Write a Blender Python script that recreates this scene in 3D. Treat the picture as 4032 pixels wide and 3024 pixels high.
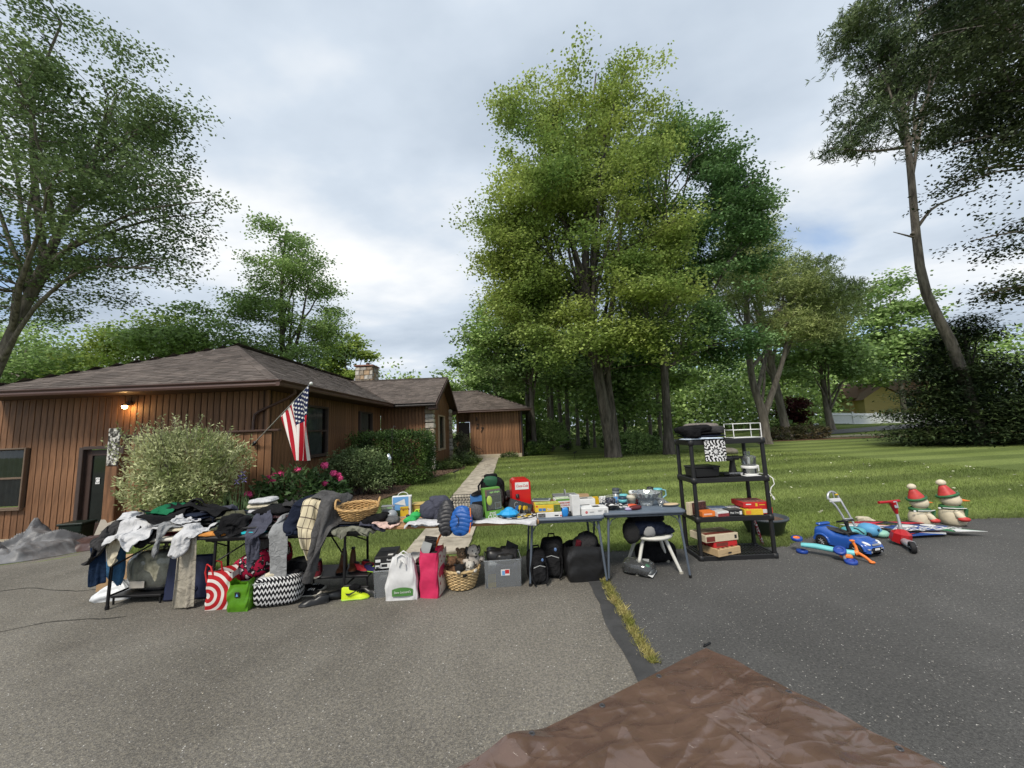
import bpy, bmesh, math, random
import numpy as np
from mathutils import Vector, Matrix

for _o in list(bpy.data.objects): bpy.data.objects.remove(_o)
SC = bpy.context.scene
COL = SC.collection
R = math.radians
PI = math.pi
random.seed(7); RNG = np.random.default_rng(7)

# ------------------------------------------------------------------ camera
cam = bpy.data.cameras.new('camera'); camo = bpy.data.objects.new('camera', cam); COL.objects.link(camo)
cam.sensor_width = 36; cam.lens = 13.5; cam.clip_start = 0.05; cam.clip_end = 2000
camo.matrix_world = Matrix.Translation((0, 0, 1.68)) @ Matrix.Rotation(R(90 + 6.8), 4, 'X') @ Matrix.Rotation(R(-2.3), 4, 'Z')
SC.camera = camo

# ------------------------------------------------------------------ sky: Nishita seen through a broken overcast
SUN_EL, SUN_AZ = 50, 206          # azimuth clockwise from +Y (behind the photographer, to the left)
w = bpy.data.worlds.new('World'); SC.world = w; w.use_nodes = True
nt = w.node_tree; nt.nodes.clear()
def wn(t, **k):
    n = nt.nodes.new(t)
    for a, b in k.items(): setattr(n, a, b)
    return n
def wl(a, b): nt.links.new(a, b)
out = wn('ShaderNodeOutputWorld'); bg = wn('ShaderNodeBackground'); bg.inputs[1].default_value = 0.088
sky = wn('ShaderNodeTexSky', sky_type='NISHITA', sun_disc=False, sun_elevation=R(SUN_EL), sun_rotation=R(SUN_AZ), air_density=1.0, dust_density=1.5, ozone_density=1.4)
tc = wn('ShaderNodeTexCoord'); sep = wn('ShaderNodeSeparateXYZ'); wl(tc.outputs['Generated'], sep.inputs[0])
mz = wn('ShaderNodeMath', operation='MAXIMUM'); wl(sep.outputs[2], mz.inputs[0]); mz.inputs[1].default_value = 0.0
az = wn('ShaderNodeMath', operation='ADD'); wl(mz.outputs[0], az.inputs[0]); az.inputs[1].default_value = 0.16
dx = wn('ShaderNodeMath', operation='DIVIDE'); wl(sep.outputs[0], dx.inputs[0]); wl(az.outputs[0], dx.inputs[1])
dy = wn('ShaderNodeMath', operation='DIVIDE'); wl(sep.outputs[1], dy.inputs[0]); wl(az.outputs[0], dy.inputs[1])
cmb = wn('ShaderNodeCombineXYZ'); wl(dx.outputs[0], cmb.inputs[0]); wl(dy.outputs[0], cmb.inputs[1])
mp = wn('ShaderNodeMapping'); wl(cmb.outputs[0], mp.inputs[0]); mp.inputs['Location'].default_value = (3.1, 1.7, 0); mp.inputs['Scale'].default_value = (0.75, 1.0, 1)
mp.inputs['Rotation'].default_value = (0, 0, R(25))
n1 = wn('ShaderNodeTexNoise'); wl(mp.outputs[0], n1.inputs['Vector']); n1.inputs['Scale'].default_value = 0.75; n1.inputs['Detail'].default_value = 7; n1.inputs['Roughness'].default_value = 0.52; n1.inputs['Distortion'].default_value = 0.35
n2 = wn('ShaderNodeTexNoise'); wl(mp.outputs[0], n2.inputs['Vector']); n2.inputs['Scale'].default_value = 1.25; n2.inputs['Detail'].default_value = 6; n2.inputs['Roughness'].default_value = 0.5
cov = wn('ShaderNodeMapRange', interpolation_type='SMOOTHSTEP'); wl(n1.outputs[0], cov.inputs[0])
cov.inputs[1].default_value = 0.31; cov.inputs[2].default_value = 0.46; cov.inputs[3].default_value = 0.0; cov.inputs[4].default_value = 1.0
shd = wn('ShaderNodeValToRGB'); wl(n2.outputs[0], shd.inputs[0])
cr = shd.color_ramp; cr.elements[0].position = 0.30; cr.elements[0].color = (5.7, 5.72, 5.7, 1); cr.elements[1].position = 0.70; cr.elements[1].color = (2.2, 2.65, 3.25, 1)
e = cr.elements.new(0.48); e.color = (3.55, 4.0, 4.55, 1)
mix = wn('ShaderNodeMix', data_type='RGBA'); wl(cov.outputs[0], mix.inputs[0]); wl(sky.outputs[0], mix.inputs[6]); wl(shd.outputs[0], mix.inputs[7])
wl(mix.outputs[2], bg.inputs[0]); wl(bg.outputs[0], out.inputs[0])

# ------------------------------------------------------------------ sun behind thin cloud
sun = bpy.data.lights.new('sun', 'SUN'); suno = bpy.data.objects.new('sun', sun); COL.objects.link(suno)
sun.energy = 1.6; sun.angle = R(14); sun.color = (1.0, 0.93, 0.82)
_d = Vector((math.sin(R(SUN_AZ)) * math.cos(R(SUN_EL)), math.cos(R(SUN_AZ)) * math.cos(R(SUN_EL)), math.sin(R(SUN_EL))))
suno.rotation_euler = _d.to_track_quat('Z', 'Y').to_euler()

vs = SC.view_settings; vs.view_transform = 'Standard'; vs.look = 'None'; vs.exposure = 1.12; vs.gamma = 1.0; vs.use_curve_mapping = False
SC.cycles.max_bounces = 6; SC.cycles.transparent_max_bounces = 12; SC.cycles.use_denoising = True
SC.cycles.caustics_reflective = False; SC.cycles.caustics_refractive = False

# ================================================================== helpers
def lin(c):
    c = c / 255.0
    return c / 12.92 if c <= 0.04045 else ((c + 0.055) / 1.055) ** 2.4
def S(r, g, b): return (lin(r), lin(g), lin(b))

_mats = {}
def mat(name, col=(0.5, 0.5, 0.5), rough=0.6, var=0.12, scale=8.0, bump=0.0, bscale=60.0, metal=0.0, spec=0.4, col2=None, isl=0.0,
        detail=4.0, coat=0.0, trans=0.0, wr=0.0, wscale=11.0, obj=0.0, sheen=0.0, emit=None, sub=0.0, aniso=None, thr=None):
    """procedural Principled: base colour mottled by noise, optional per-island tone, optional noise bump"""
    if name in _mats: return _mats[name]
    m = bpy.data.materials.new(name); m.use_nodes = True; t = m.node_tree; b = t.nodes['Principled BSDF']; L = t.links.new
    tc = t.nodes.new('ShaderNodeTexCoord'); src = tc.outputs['Object']
    if aniso:
        mp = t.nodes.new('ShaderNodeMapping'); L(src, mp.inputs[0]); mp.inputs['Scale'].default_value = aniso; src = mp.outputs[0]
    nz = t.nodes.new('ShaderNodeTexNoise'); L(src, nz.inputs['Vector']); nz.inputs['Scale'].default_value = scale; nz.inputs['Detail'].default_value = detail; nz.inputs['Roughness'].default_value = 0.6
    rp = t.nodes.new('ShaderNodeValToRGB'); L(nz.outputs[0], rp.inputs[0])
    a = tuple(max(0, x * (1 - var)) for x in col); c = tuple(min(1, x * (1 + var)) for x in (col if col2 is None else col2))
    if col2 is not None: a = tuple(x * (1 - var) for x in col)
    lo, hi = thr or (0.3, 0.7)
    rp.color_ramp.elements[0].position = lo; rp.color_ramp.elements[1].position = hi
    rp.color_ramp.elements[0].color = (*a, 1); rp.color_ramp.elements[1].color = (*c, 1)
    o = rp.outputs[0]
    if isl:
        g = t.nodes.new('ShaderNodeNewGeometry'); hs = t.nodes.new('ShaderNodeHueSaturation'); L(o, hs.inputs['Color'])
        mr = t.nodes.new('ShaderNodeMapRange'); L(g.outputs['Random Per Island'], mr.inputs[0]); mr.inputs[3].default_value = 1 - isl; mr.inputs[4].default_value = 1 + isl
        L(mr.outputs[0], hs.inputs['Value']); o = hs.outputs[0]
    if obj:
        g = t.nodes.new('ShaderNodeObjectInfo'); hs = t.nodes.new('ShaderNodeHueSaturation'); L(o, hs.inputs['Color'])
        mr = t.nodes.new('ShaderNodeMapRange'); L(g.outputs['Random'], mr.inputs[0]); mr.inputs[3].default_value = 1 - obj; mr.inputs[4].default_value = 1 + obj
        L(mr.outputs[0], hs.inputs['Value']); o = hs.outputs[0]
    L(o, b.inputs['Base Color'])
    b.inputs['Roughness'].default_value = rough; b.inputs['Metallic'].default_value = metal; b.inputs['Specular IOR Level'].default_value = spec
    if coat: b.inputs['Coat Weight'].default_value = coat; b.inputs['Coat Roughness'].default_value = 0.15
    if trans: b.inputs['Transmission Weight'].default_value = trans
    if sheen: b.inputs['Sheen Weight'].default_value = sheen; b.inputs['Sheen Roughness'].default_value = 0.6
    if emit: b.inputs['Emission Color'].default_value = (*emit[0], 1); b.inputs['Emission Strength'].default_value = emit[1]
    if bump:
        n3 = t.nodes.new('ShaderNodeTexNoise'); L(src, n3.inputs['Vector']); n3.inputs['Scale'].default_value = bscale; n3.inputs['Detail'].default_value = 3
        bp = t.nodes.new('ShaderNodeBump'); L(n3.outputs[0], bp.inputs['Height']); bp.inputs['Strength'].default_value = bump; bp.inputs['Distance'].default_value = 0.01
        if wr:      # soft wrinkles under the weave
            n4 = t.nodes.new('ShaderNodeTexNoise'); L(src, n4.inputs['Vector']); n4.inputs['Scale'].default_value = wscale; n4.inputs['Detail'].default_value = 3; n4.inputs['Distortion'].default_value = 1.6
            b2 = t.nodes.new('ShaderNodeBump'); L(n4.outputs[0], b2.inputs['Height']); b2.inputs['Strength'].default_value = wr; b2.inputs['Distance'].default_value = 0.05; L(b2.outputs[0], bp.inputs['Normal'])
        L(bp.outputs[0], b.inputs['Normal'])
    _mats[name] = m; return m

def cloth(name, col=None, var=0.22, **k):
    k.setdefault('rough', 0.9); k.setdefault('spec', 0.10); k.setdefault('bump', 0.25); k.setdefault('bscale', 90); k.setdefault('scale', 9); k.setdefault('wr', 0.55)
    return mat('cloth_' + name, col, var=var, **k)
def plastic(name, col=None, rough=0.35, **k):
    k.setdefault('var', 0.06); k.setdefault('spec', 0.45)
    return mat('plastic_' + name, col, rough=rough, **k)
def card(name, col=None, **k):
    k.setdefault('var', 0.08); k.setdefault('scale', 14)
    return mat('card_' + name, col, rough=k.pop('rough', 0.5), **k)

def mow_stripes(t, co, src):
    """mower stripes: light and dark of grass leaning either way, put into the colour"""
    L = t.links.new; mp = t.nodes.new('ShaderNodeMapping'); L(co, mp.inputs[0]); mp.inputs['Rotation'].default_value = (0, 0, R(-9)); wv = t.nodes.new('ShaderNodeTexWave'); wv.bands_direction = 'Y'; L(mp.outputs[0], wv.inputs['Vector'])
    wv.inputs['Scale'].default_value = .14; wv.inputs['Distortion'].default_value = 3.0; wv.inputs['Detail'].default_value = 2; wv.inputs['Detail Scale'].default_value = .6
    r = t.nodes.new('ShaderNodeValToRGB'); L(wv.outputs[0], r.inputs[0]); r.color_ramp.elements[0].position = .3; r.color_ramp.elements[1].position = .7; r.color_ramp.elements[0].color = (.78, .80, .76, 1); r.color_ramp.elements[1].color = (1.16, 1.15, 1.10, 1)  # sheen of leaning blades painted as darker and lighter bands; blades themselves lean at random
    x = t.nodes.new('ShaderNodeMix'); x.data_type = 'RGBA'; x.blend_type = 'MULTIPLY'; x.inputs[0].default_value = 1; L(src, x.inputs[6]); L(r.outputs[0], x.inputs[7]); return x.outputs[2]
def leafmat(name, col, col2, scale=0.5, isl=0.35, tl=0.35, rough=0.55, stripe=False):
    """leaf: diffuse+gloss mixed with translucency, clumpy tone from noise, tone per leaf"""
    if name in _mats: return _mats[name]
    m = bpy.data.materials.new(name); m.use_nodes = True; t = m.node_tree; L = t.links.new; b = t.nodes['Principled BSDF']; o = t.nodes['Material Output']
    tc = t.nodes.new('ShaderNodeTexCoord'); nz = t.nodes.new('ShaderNodeTexNoise'); L(tc.outputs['Object'], nz.inputs['Vector']); nz.inputs['Scale'].default_value = scale; nz.inputs['Detail'].default_value = 3
    rp = t.nodes.new('ShaderNodeValToRGB'); L(nz.outputs[0], rp.inputs[0]); rp.color_ramp.elements[0].position = 0.36; rp.color_ramp.elements[1].position = 0.64
    rp.color_ramp.elements[0].color = (*col, 1); rp.color_ramp.elements[1].color = (*col2, 1)
    g = t.nodes.new('ShaderNodeNewGeometry'); hs = t.nodes.new('ShaderNodeHueSaturation'); src = rp.outputs[0]
    if stripe: src = mow_stripes(t, tc.outputs['Object'], src)
    L(src, hs.inputs['Color'])
    mr = t.nodes.new('ShaderNodeMapRange'); L(g.outputs['Random Per Island'], mr.inputs[0]); mr.inputs[3].default_value = 1 - isl; mr.inputs[4].default_value = 1 + isl
    L(mr.outputs[0], hs.inputs['Value'])
    L(hs.outputs[0], b.inputs['Base Color']); b.inputs['Roughness'].default_value = rough; b.inputs['Specular IOR Level'].default_value = 0.25
    tr = t.nodes.new('ShaderNodeBsdfTranslucent'); L(hs.outputs[0], tr.inputs['Color'])
    mx = t.nodes.new('ShaderNodeMixShader'); mx.inputs[0].default_value = tl; L(b.outputs[0], mx.inputs[1]); L(tr.outputs[0], mx.inputs[2]); L(mx.outputs[0], o.inputs['Surface'])
    _mats[name] = m; return m

def glassmat(name, tint=(0.9, 0.93, 0.95), rough=0.02, refl=1.0, haze=0.0):
    """thin clear sheet: see-through with Fresnel reflection, optionally slightly milky"""
    if name in _mats: return _mats[name]
    m = bpy.data.materials.new(name); m.use_nodes = True; t = m.node_tree; L = t.links.new; o = t.nodes['Material Output']; t.nodes.remove(t.nodes['Principled BSDF'])
    tr = t.nodes.new('ShaderNodeBsdfTransparent'); tr.inputs[0].default_value = (*tint, 1)
    gl = t.nodes.new('ShaderNodeBsdfGlossy'); gl.inputs['Roughness'].default_value = rough
    fr = t.nodes.new('ShaderNodeFresnel'); fr.inputs[0].default_value = 1.5
    ml = t.nodes.new('ShaderNodeMath'); ml.operation = 'MULTIPLY'; L(fr.outputs[0], ml.inputs[0]); ml.inputs[1].default_value = refl
    mx = t.nodes.new('ShaderNodeMixShader'); L(ml.outputs[0], mx.inputs[0]); L(tr.outputs[0], mx.inputs[1]); L(gl.outputs[0], mx.inputs[2])
    res = mx.outputs[0]
    if haze:
        df = t.nodes.new('ShaderNodeBsdfDiffuse'); df.inputs[0].default_value = (0.75, 0.78, 0.8, 1)
        m2 = t.nodes.new('ShaderNodeMixShader'); m2.inputs[0].default_value = haze; L(res, m2.inputs[1]); L(df.outputs[0], m2.inputs[2]); res = m2.outputs[0]
    L(res, o.inputs['Surface']); _mats[name] = m; return m

def rotm(rx=0, ry=0, rz=0): return Matrix.Rotation(R(rz), 3, 'Z') @ Matrix.Rotation(R(ry), 3, 'Y') @ Matrix.Rotation(R(rx), 3, 'X')

class MB:
    """collects shapes into one mesh"""
    def __init__(s): s.v = []; s.f = []; s.m = []; s.sm = []; s.cur = 0
    def mat(s, i): s.cur = i; return s
    def add(s, verts, faces, smooth=False):
        o = len(s.v); s.v.extend(tuple(v) for v in verts); s.f.extend(tuple(i + o for i in f) for f in faces)
        s.m.extend([s.cur] * len(faces)); s.sm.extend([smooth] * len(faces)); return s
    def box(s, c, d, rot=None, b=0.0, taper=1.0):
        """box with chamfered edges; c centre, d sizes; taper scales the bottom"""
        hx, hy, hz = d[0] / 2, d[1] / 2, d[2] / 2; b = min(b, hx * .9, hy * .9, hz * .9); V = []; F = []
        c = Vector(c)
        def put(p):
            p = Vector(p)
            if taper != 1.0:
                k = 1 + (taper - 1) * (0.5 - p.z / d[2]); p = Vector((p.x * k, p.y * k, p.z))
            if rot is not None: p = rot @ p
            return p + c
        if b <= 0:
            V = [put((sx * hx, sy * hy, sz * hz)) for sz in (-1, 1) for sy in (-1, 1) for sx in (-1, 1)]
            F = [(0, 2, 3, 1), (4, 5, 7, 6), (0, 1, 5, 4), (2, 6, 7, 3), (0, 4, 6, 2), (1, 3, 7, 5)]
            return s.add(V, F)
        idx = {}
        for sx in (-1, 1):
            for sy in (-1, 1):
                for sz in (-1, 1):
                    for ax in range(3):
                        p = [sx * (hx - b), sy * (hy - b), sz * (hz - b)]; p[ax] = (sx, sy, sz)[ax] * (hx, hy, hz)[ax]
                        idx[(sx, sy, sz, ax)] = len(V); V.append(put(p))
        def q(*k): F.append(tuple(idx[i] for i in k))
        for a in (-1, 1):
            r = lambda L: L if a > 0 else L[::-1]
            q(*r([(a, -1, -1, 0), (a, 1, -1, 0), (a, 1, 1, 0), (a, -1, 1, 0)]))
            q(*r([(-1, a, -1, 1), (-1, a, 1, 1), (1, a, 1, 1), (1, a, -1, 1)]))
            q(*r([(-1, -1, a, 2), (1, -1, a, 2), (1, 1, a, 2), (-1, 1, a, 2)]))
            for c2 in (-1, 1):
                g = a * c2
                r = lambda L: L if g > 0 else L[::-1]
                q(*r([(a, c2, -1, 0), (a, c2, -1, 1), (a, c2, 1, 1), (a, c2, 1, 0)]))
                q(*r([(a, -1, c2, 2), (a, -1, c2, 0), (a, 1, c2, 0), (a, 1, c2, 2)]))
                q(*r([(-1, a, c2, 1), (-1, a, c2, 2), (1, a, c2, 2), (1, a, c2, 1)]))
                for c3 in (-1, 1):
                    L3 = [(a, c2, c3, 0), (a, c2, c3, 1), (a, c2, c3, 2)]
                    q(*(L3 if a * c2 * c3 > 0 else L3[::-1]))
        return s.add(V, F)
    def cyl(s, p0, p1, r0, r1=None, n=12, cap=True, smooth=True):
        return s.tube([p0, p1], [r0, r0 if r1 is None else r1], n, cap, smooth)
    def tube(s, path, r, n=8, cap=True, smooth=True, flat=1.0):
        P = [Vector(p) for p in path]; k = len(P)
        if not hasattr(r, '__len__'): r = [r] * k
        V = []; F = []; up = None
        for i in range(k):
            t = (P[min(i + 1, k - 1)] - P[max(i - 1, 0)])
            if t.length < 1e-9: t = Vector((0, 0, 1))
            t.normalize()
            if up is None:
                up = Vector((0, 0, 1)) if abs(t.z) < 0.9 else Vector((1, 0, 0))
            a = t.cross(up)
            if a.length < 1e-6: a = t.cross(Vector((1, 0.3, 0)))
            a.normalize(); bb = t.cross(a).normalized(); up = -bb if bb.dot(up) < 0 else bb
            bb = up if abs(up.dot(t)) < .5 else bb
            for j in range(n):
                an = 2 * PI * j / n; V.append(P[i] + (a * math.cos(an) + bb * (math.sin(an) * flat)) * r[i])
        for i in range(k - 1):
            for j in range(n):
                j2 = (j + 1) % n; F.append((i * n + j, i * n + j2, (i + 1) * n + j2, (i + 1) * n + j))
        s.add(V, F, smooth)
        if cap: s.add(V[:n], [tuple(range(n))[::-1]]); s.add(V[-n:], [tuple(range(n))])
        return s
    def lathe(s, prof, n=24, c=(0, 0, 0), rot=None, sx=1.0, sy=1.0, smooth=True, wob=None):
        V = []; F = []; c = Vector(c); k = len(prof)
        for i, (r, z) in enumerate(prof):
            for j in range(n):
                a = 2 * PI * j / n; rr = r * (wob(a, i / (k - 1)) if wob else 1)
                p = Vector((rr * sx * math.cos(a), rr * sy * math.sin(a), z)); V.append((rot @ p if rot is not None else p) + c)
        for i in range(k - 1):
            for j in range(n):
                j2 = (j + 1) % n; F.append((i * n + j, i * n + j2, (i + 1) * n + j2, (i + 1) * n + j))
        return s.add(V, F, smooth)
    def ball(s, c, r, n=16, rot=None, noise=0.0, seed=0, sq=1.0):
        """ellipsoid; sq<1 squarer; noise roughens"""
        if not hasattr(r, '__len__'): r = (r, r, r)
        V = []; F = []; m = max(6, n // 2 + 2); rs = random.Random(seed); ph = [rs.uniform(0, 6.28) for _ in range(9)]
        c = Vector(c)
        for i in range(m):
            th = PI * i / (m - 1)
            for j in range(n):
                a = 2 * PI * j / n
                d = [math.sin(th) * math.cos(a), math.sin(th) * math.sin(a), -math.cos(th)]
                if sq != 1.0: d = [math.copysign(abs(x) ** sq, x) for x in d]
                k = 1.0
                if noise: k += noise * (math.sin(3 * d[0] + ph[0] + 2 * d[2]) * .5 + math.sin(5 * d[1] + ph[1] + 3 * d[0]) * .3 + math.sin(9 * d[2] + ph[2] + 6 * d[1]) * .2 + math.sin(13 * d[0] + ph[3] + 9 * d[1]) * .12)
                p = Vector((d[0] * r[0] * k, d[1] * r[1] * k, d[2] * r[2] * k)); V.append((rot @ p if rot is not None else p) + c)
        for i in range(m - 1):
            for j in range(n):
                j2 = (j + 1) % n; F.append((i * n + j, i * n + j2, (i + 1) * n + j2, (i + 1) * n + j))
        return s.add(V, F, True)
    def grid(s, fn, nu, nv, closeu=False, smooth=True):
        V = []; F = []; mu = nu if closeu else nu + 1
        for j in range(nv + 1):
            for i in range(mu): V.append(fn(i / nu, j / nv))
        for j in range(nv):
            for i in range(nu):
                i2 = (i + 1) % mu; F.append((j * mu + i, j * mu + i2, (j + 1) * mu + i2, (j + 1) * mu + i))
        return s.add(V, F, smooth)
    def prism(s, poly, z0, z1, T=None):
        """extrude a 2-D polygon between z0 and z1; T maps (x,y,z) to a point"""
        n = len(poly); T = T or (lambda x, y, z: (x, y, z))
        V = [T(x, y, z0) for x, y in poly] + [T(x, y, z1) for x, y in poly]
        F = [tuple(range(n))[::-1], tuple(range(n, 2 * n))] + [(i, (i + 1) % n, n + (i + 1) % n, n + i) for i in range(n)]
        return s.add(V, F)
    def build(s, name, mats, parent=None, loc=None, rot=None, kind=None, auto=None):
        me = bpy.data.meshes.new(name); me.from_pydata(s.v, [], s.f)
        for m in (mats if isinstance(mats, (list, tuple)) else [mats]): me.materials.append(m)
        me.polygons.foreach_set('material_index', s.m); me.polygons.foreach_set('use_smooth', s.sm); me.update()
        return link(name, me, parent, loc, rot, kind)

def link(name, me, parent=None, loc=None, rot=None, kind=None):
    o = bpy.data.objects.new(name, me); COL.objects.link(o)
    if parent is not None: o.parent = parent
    if loc is not None: o.location = loc
    if rot is not None: o.rotation_euler = tuple(R(a) for a in rot) if hasattr(rot, '__len__') else (0, 0, R(rot))
    if kind: o['kind'] = kind
    return o
def tag(o, label, cat, group=None):
    o['label'] = label; o['category'] = cat
    if group: o['group'] = group
    return o
def thing(name, label, cat, loc=(0, 0, 0), rz=0, group=None):
    o = bpy.data.objects.new(name, None); COL.objects.link(o); o.location = loc; o.rotation_euler = (0, 0, R(rz)); o.empty_display_size = .1
    return tag(o, label, cat, group)
def fastmesh(name, V, F, mats, mi=None, smooth=False):
    """numpy verts (n,3), faces (m,k) of one size"""
    me = bpy.data.meshes.new(name); n = len(V); m, k = F.shape
    me.vertices.add(n); me.vertices.foreach_set('co', np.ascontiguousarray(V, dtype=np.float32).ravel())
    me.loops.add(m * k); me.loops.foreach_set('vertex_index', F.astype(np.int32).ravel())
    me.polygons.add(m); me.polygons.foreach_set('loop_start', np.arange(0, m * k, k, dtype=np.int32)); me.polygons.foreach_set('loop_total', np.full(m, k, dtype=np.int32))
    for q in (mats if isinstance(mats, (list, tuple)) else [mats]): me.materials.append(q)
    if mi is not None: me.polygons.foreach_set('material_index', np.asarray(mi, dtype=np.int32))
    me.polygons.foreach_set('use_smooth', np.full(m, smooth)); me.update(calc_edges=True); return me
def copy_tree(o, parent=None):
    c = o.copy(); COL.objects.link(c); c.parent = parent
    for ch in o.children: copy_tree(ch, c)
    return c
_txt = {}
def text(s, size, loc, rot, m, parent, name='lettering', shear=0.0, ext=0.0006, align='CENTER', sx=1.0, bold=0.0):
    """flat printed words as a thin mesh; rot in degrees (90,0,0 = facing -Y)"""
    cu = bpy.data.curves.new('t', 'FONT'); cu.body = s; cu.size = size; cu.extrude = ext; cu.align_x = align; cu.align_y = 'CENTER'; cu.shear = shear; cu.offset = bold; cu.resolution_u = 3
    o = bpy.data.objects.new('t', cu); me = bpy.data.meshes.new_from_object(o); bpy.data.objects.remove(o); bpy.data.curves.remove(cu)
    me.name = name; me.materials.clear(); me.materials.append(m)
    ob = link(name, me, parent, loc, rot); ob.scale = (sx, 1, 1); return ob

def vnoise(P, seed=0, oct=3, lac=2.0, gain=0.5):
    """vectorised value noise on (n,d) points, about -1..1"""
    P = np.asarray(P, dtype=np.float64); d = P.shape[1]; out = np.zeros(len(P)); amp = 1.0; tot = 0
    for o in range(oct):
        Q = P * (lac ** o) + 17.3 * o + seed * 7.7; I = np.floor(Q).astype(np.int64); Fr = Q - I; U = Fr * Fr * (3 - 2 * Fr); acc = np.zeros(len(P))
        for c in range(2 ** d):
            h = np.full(len(P), (seed * 374761393 + o * 668265263) & 0x7fffffff, dtype=np.int64); wgt = np.ones(len(P))
            for k in range(d):
                bit = (c >> k) & 1; h = (h ^ ((I[:, k] + bit) * (73856093, 19349663, 83492791)[k])) & 0x7fffffff; h = (h * 1274126177 + 12345) & 0x7fffffff
                wgt = wgt * (U[:, k] if bit else 1 - U[:, k])
            h = (h ^ (h >> 13)) & 0x7fffffff; h = (h * 1103515245 + 12345) & 0x7fffffff
            acc += wgt * ((h >> 8) % 65536 / 32767.5 - 1)
        out += amp * acc; tot += amp; amp *= gain
    return out / tot
# ================================================================== ground
def sst(a, b, x): t = np.clip((x - a) / (b - a), 0, 1); return t * t * (3 - 2 * t)
def terrain(x, y):
    """flat yard; the drive dips towards the basement door on the left; a slight rise beyond the street"""
    x = np.asarray(x, float); y = np.asarray(y, float)
    dip = -0.47 * sst(-5.6, -9.6, x) * sst(4.6, 8.6, y) * (1 - sst(14, 22, y))
    rise = 1.0 * sst(30, 42, y) * sst(16, 30, x)
    return dip + rise
def tz(x, y): return float(terrain(x, y))
_bx = np.array([-60, -9.2, -8.6, -5.2, -4.6, -2.1, 0.8, 2.2, 3.5, 4.2, 5.6, 7.3, 9.5, 14, 60.])
_by = np.array([9.35, 9.35, 8.2, 5.45, 5.33, 5.18, 5.45, 5.40, 5.34, 5.74, 6.15, 6.30, 6.15, 5.6, 3.0])
def yb(x): return np.interp(x, _bx, _by)          # far edge of the asphalt
WK = lambda y: (-1.61 - 0.018 * (y - 5.9), -0.73 - 0.0155 * (y - 6.2))   # left and right edge of the front walk

def ashalt_like(name, base, base2, light, amount, grit):
    if name in _mats: return _mats[name]
    m = bpy.data.materials.new(name); m.use_nodes = True; t = m.node_tree; L = t.links.new; b = t.nodes['Principled BSDF']
    tc = t.nodes.new('ShaderNodeTexCoord')
    def noise(s, d=3, r=.6, dist=0):
        n = t.nodes.new('ShaderNodeTexNoise'); L(tc.outputs['Object'], n.inputs['Vector']); n.inputs['Scale'].default_value = s; n.inputs['Detail'].default_value = d; n.inputs['Roughness'].default_value = r; n.inputs['Distortion'].default_value = dist; return n.outputs[0]
    def ramp(o, p0, c0, p1, c1):
        r = t.nodes.new('ShaderNodeValToRGB'); L(o, r.inputs[0]); r.color_ramp.elements[0].position = p0; r.color_ramp.elements[1].position = p1
        r.color_ramp.elements[0].color = (*c0, 1); r.color_ramp.elements[1].color = (*c1, 1); return r.outputs[0]
    def mixc(f, a, c, mode='MIX'):
        x = t.nodes.new('ShaderNodeMix'); x.data_type = 'RGBA'; x.blend_type = mode
        if isinstance(f, float): x.inputs[0].default_value = f
        else: L(f, x.inputs[0])
        L(a, x.inputs[6]); L(c, x.inputs[7]); return x.outputs[2]
    big = ramp(noise(0.55, 5, .6, .6), .34, base, .66, base2); big = mixc(.8, big, ramp(noise(.45, 6, .62, .3), .36, (.80, .80, .80), .56, (1.06, 1.06, 1.06)), 'MULTIPLY')
    # aggregate: small stones of differing tone
    vo = t.nodes.new('ShaderNodeTexVoronoi'); L(tc.outputs['Object'], vo.inputs['Vector']); vo.inputs['Scale'].default_value = grit
    sp = t.nodes.new('ShaderNodeSeparateColor'); L(vo.outputs['Color'], sp.inputs[0])
    st = ramp(sp.outputs[0], .25, (.52, .52, .54), .96, light)
    c = mixc(amount, big, st, 'OVERLAY')
    c = mixc(.75, c, ramp(noise(52, 2, .7), .32, (.62, .62, .62), .68, (1.38, 1.38, 1.36)), 'MULTIPLY')
    rare = ramp(sp.outputs[1], .986, (0, 0, 0), 1.0, (1, 1, 1)); chip = ramp(sp.outputs[2], 0, (.30, .27, .23), 1, (.62, .6, .56))
    c = mixc(rare, c, chip)
    fin = ramp(noise(150, 2), .3, (.72, .72, .72), .7, (1.25, 1.25, 1.25)); c = mixc(0.8, c, fin, 'MULTIPLY')
    L(c, b.inputs['Base Color']); b.inputs['Roughness'].default_value = 0.92; b.inputs['Specular IOR Level'].default_value = 0.2
    bp = t.nodes.new('ShaderNodeBump'); L(vo.outputs['Distance'], bp.inputs['Height']); bp.inputs['Strength'].default_value = 0.55; bp.inputs['Distance'].default_value = 0.006; L(bp.outputs[0], b.inputs['Normal'])
    _mats[name] = m; return m

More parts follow.
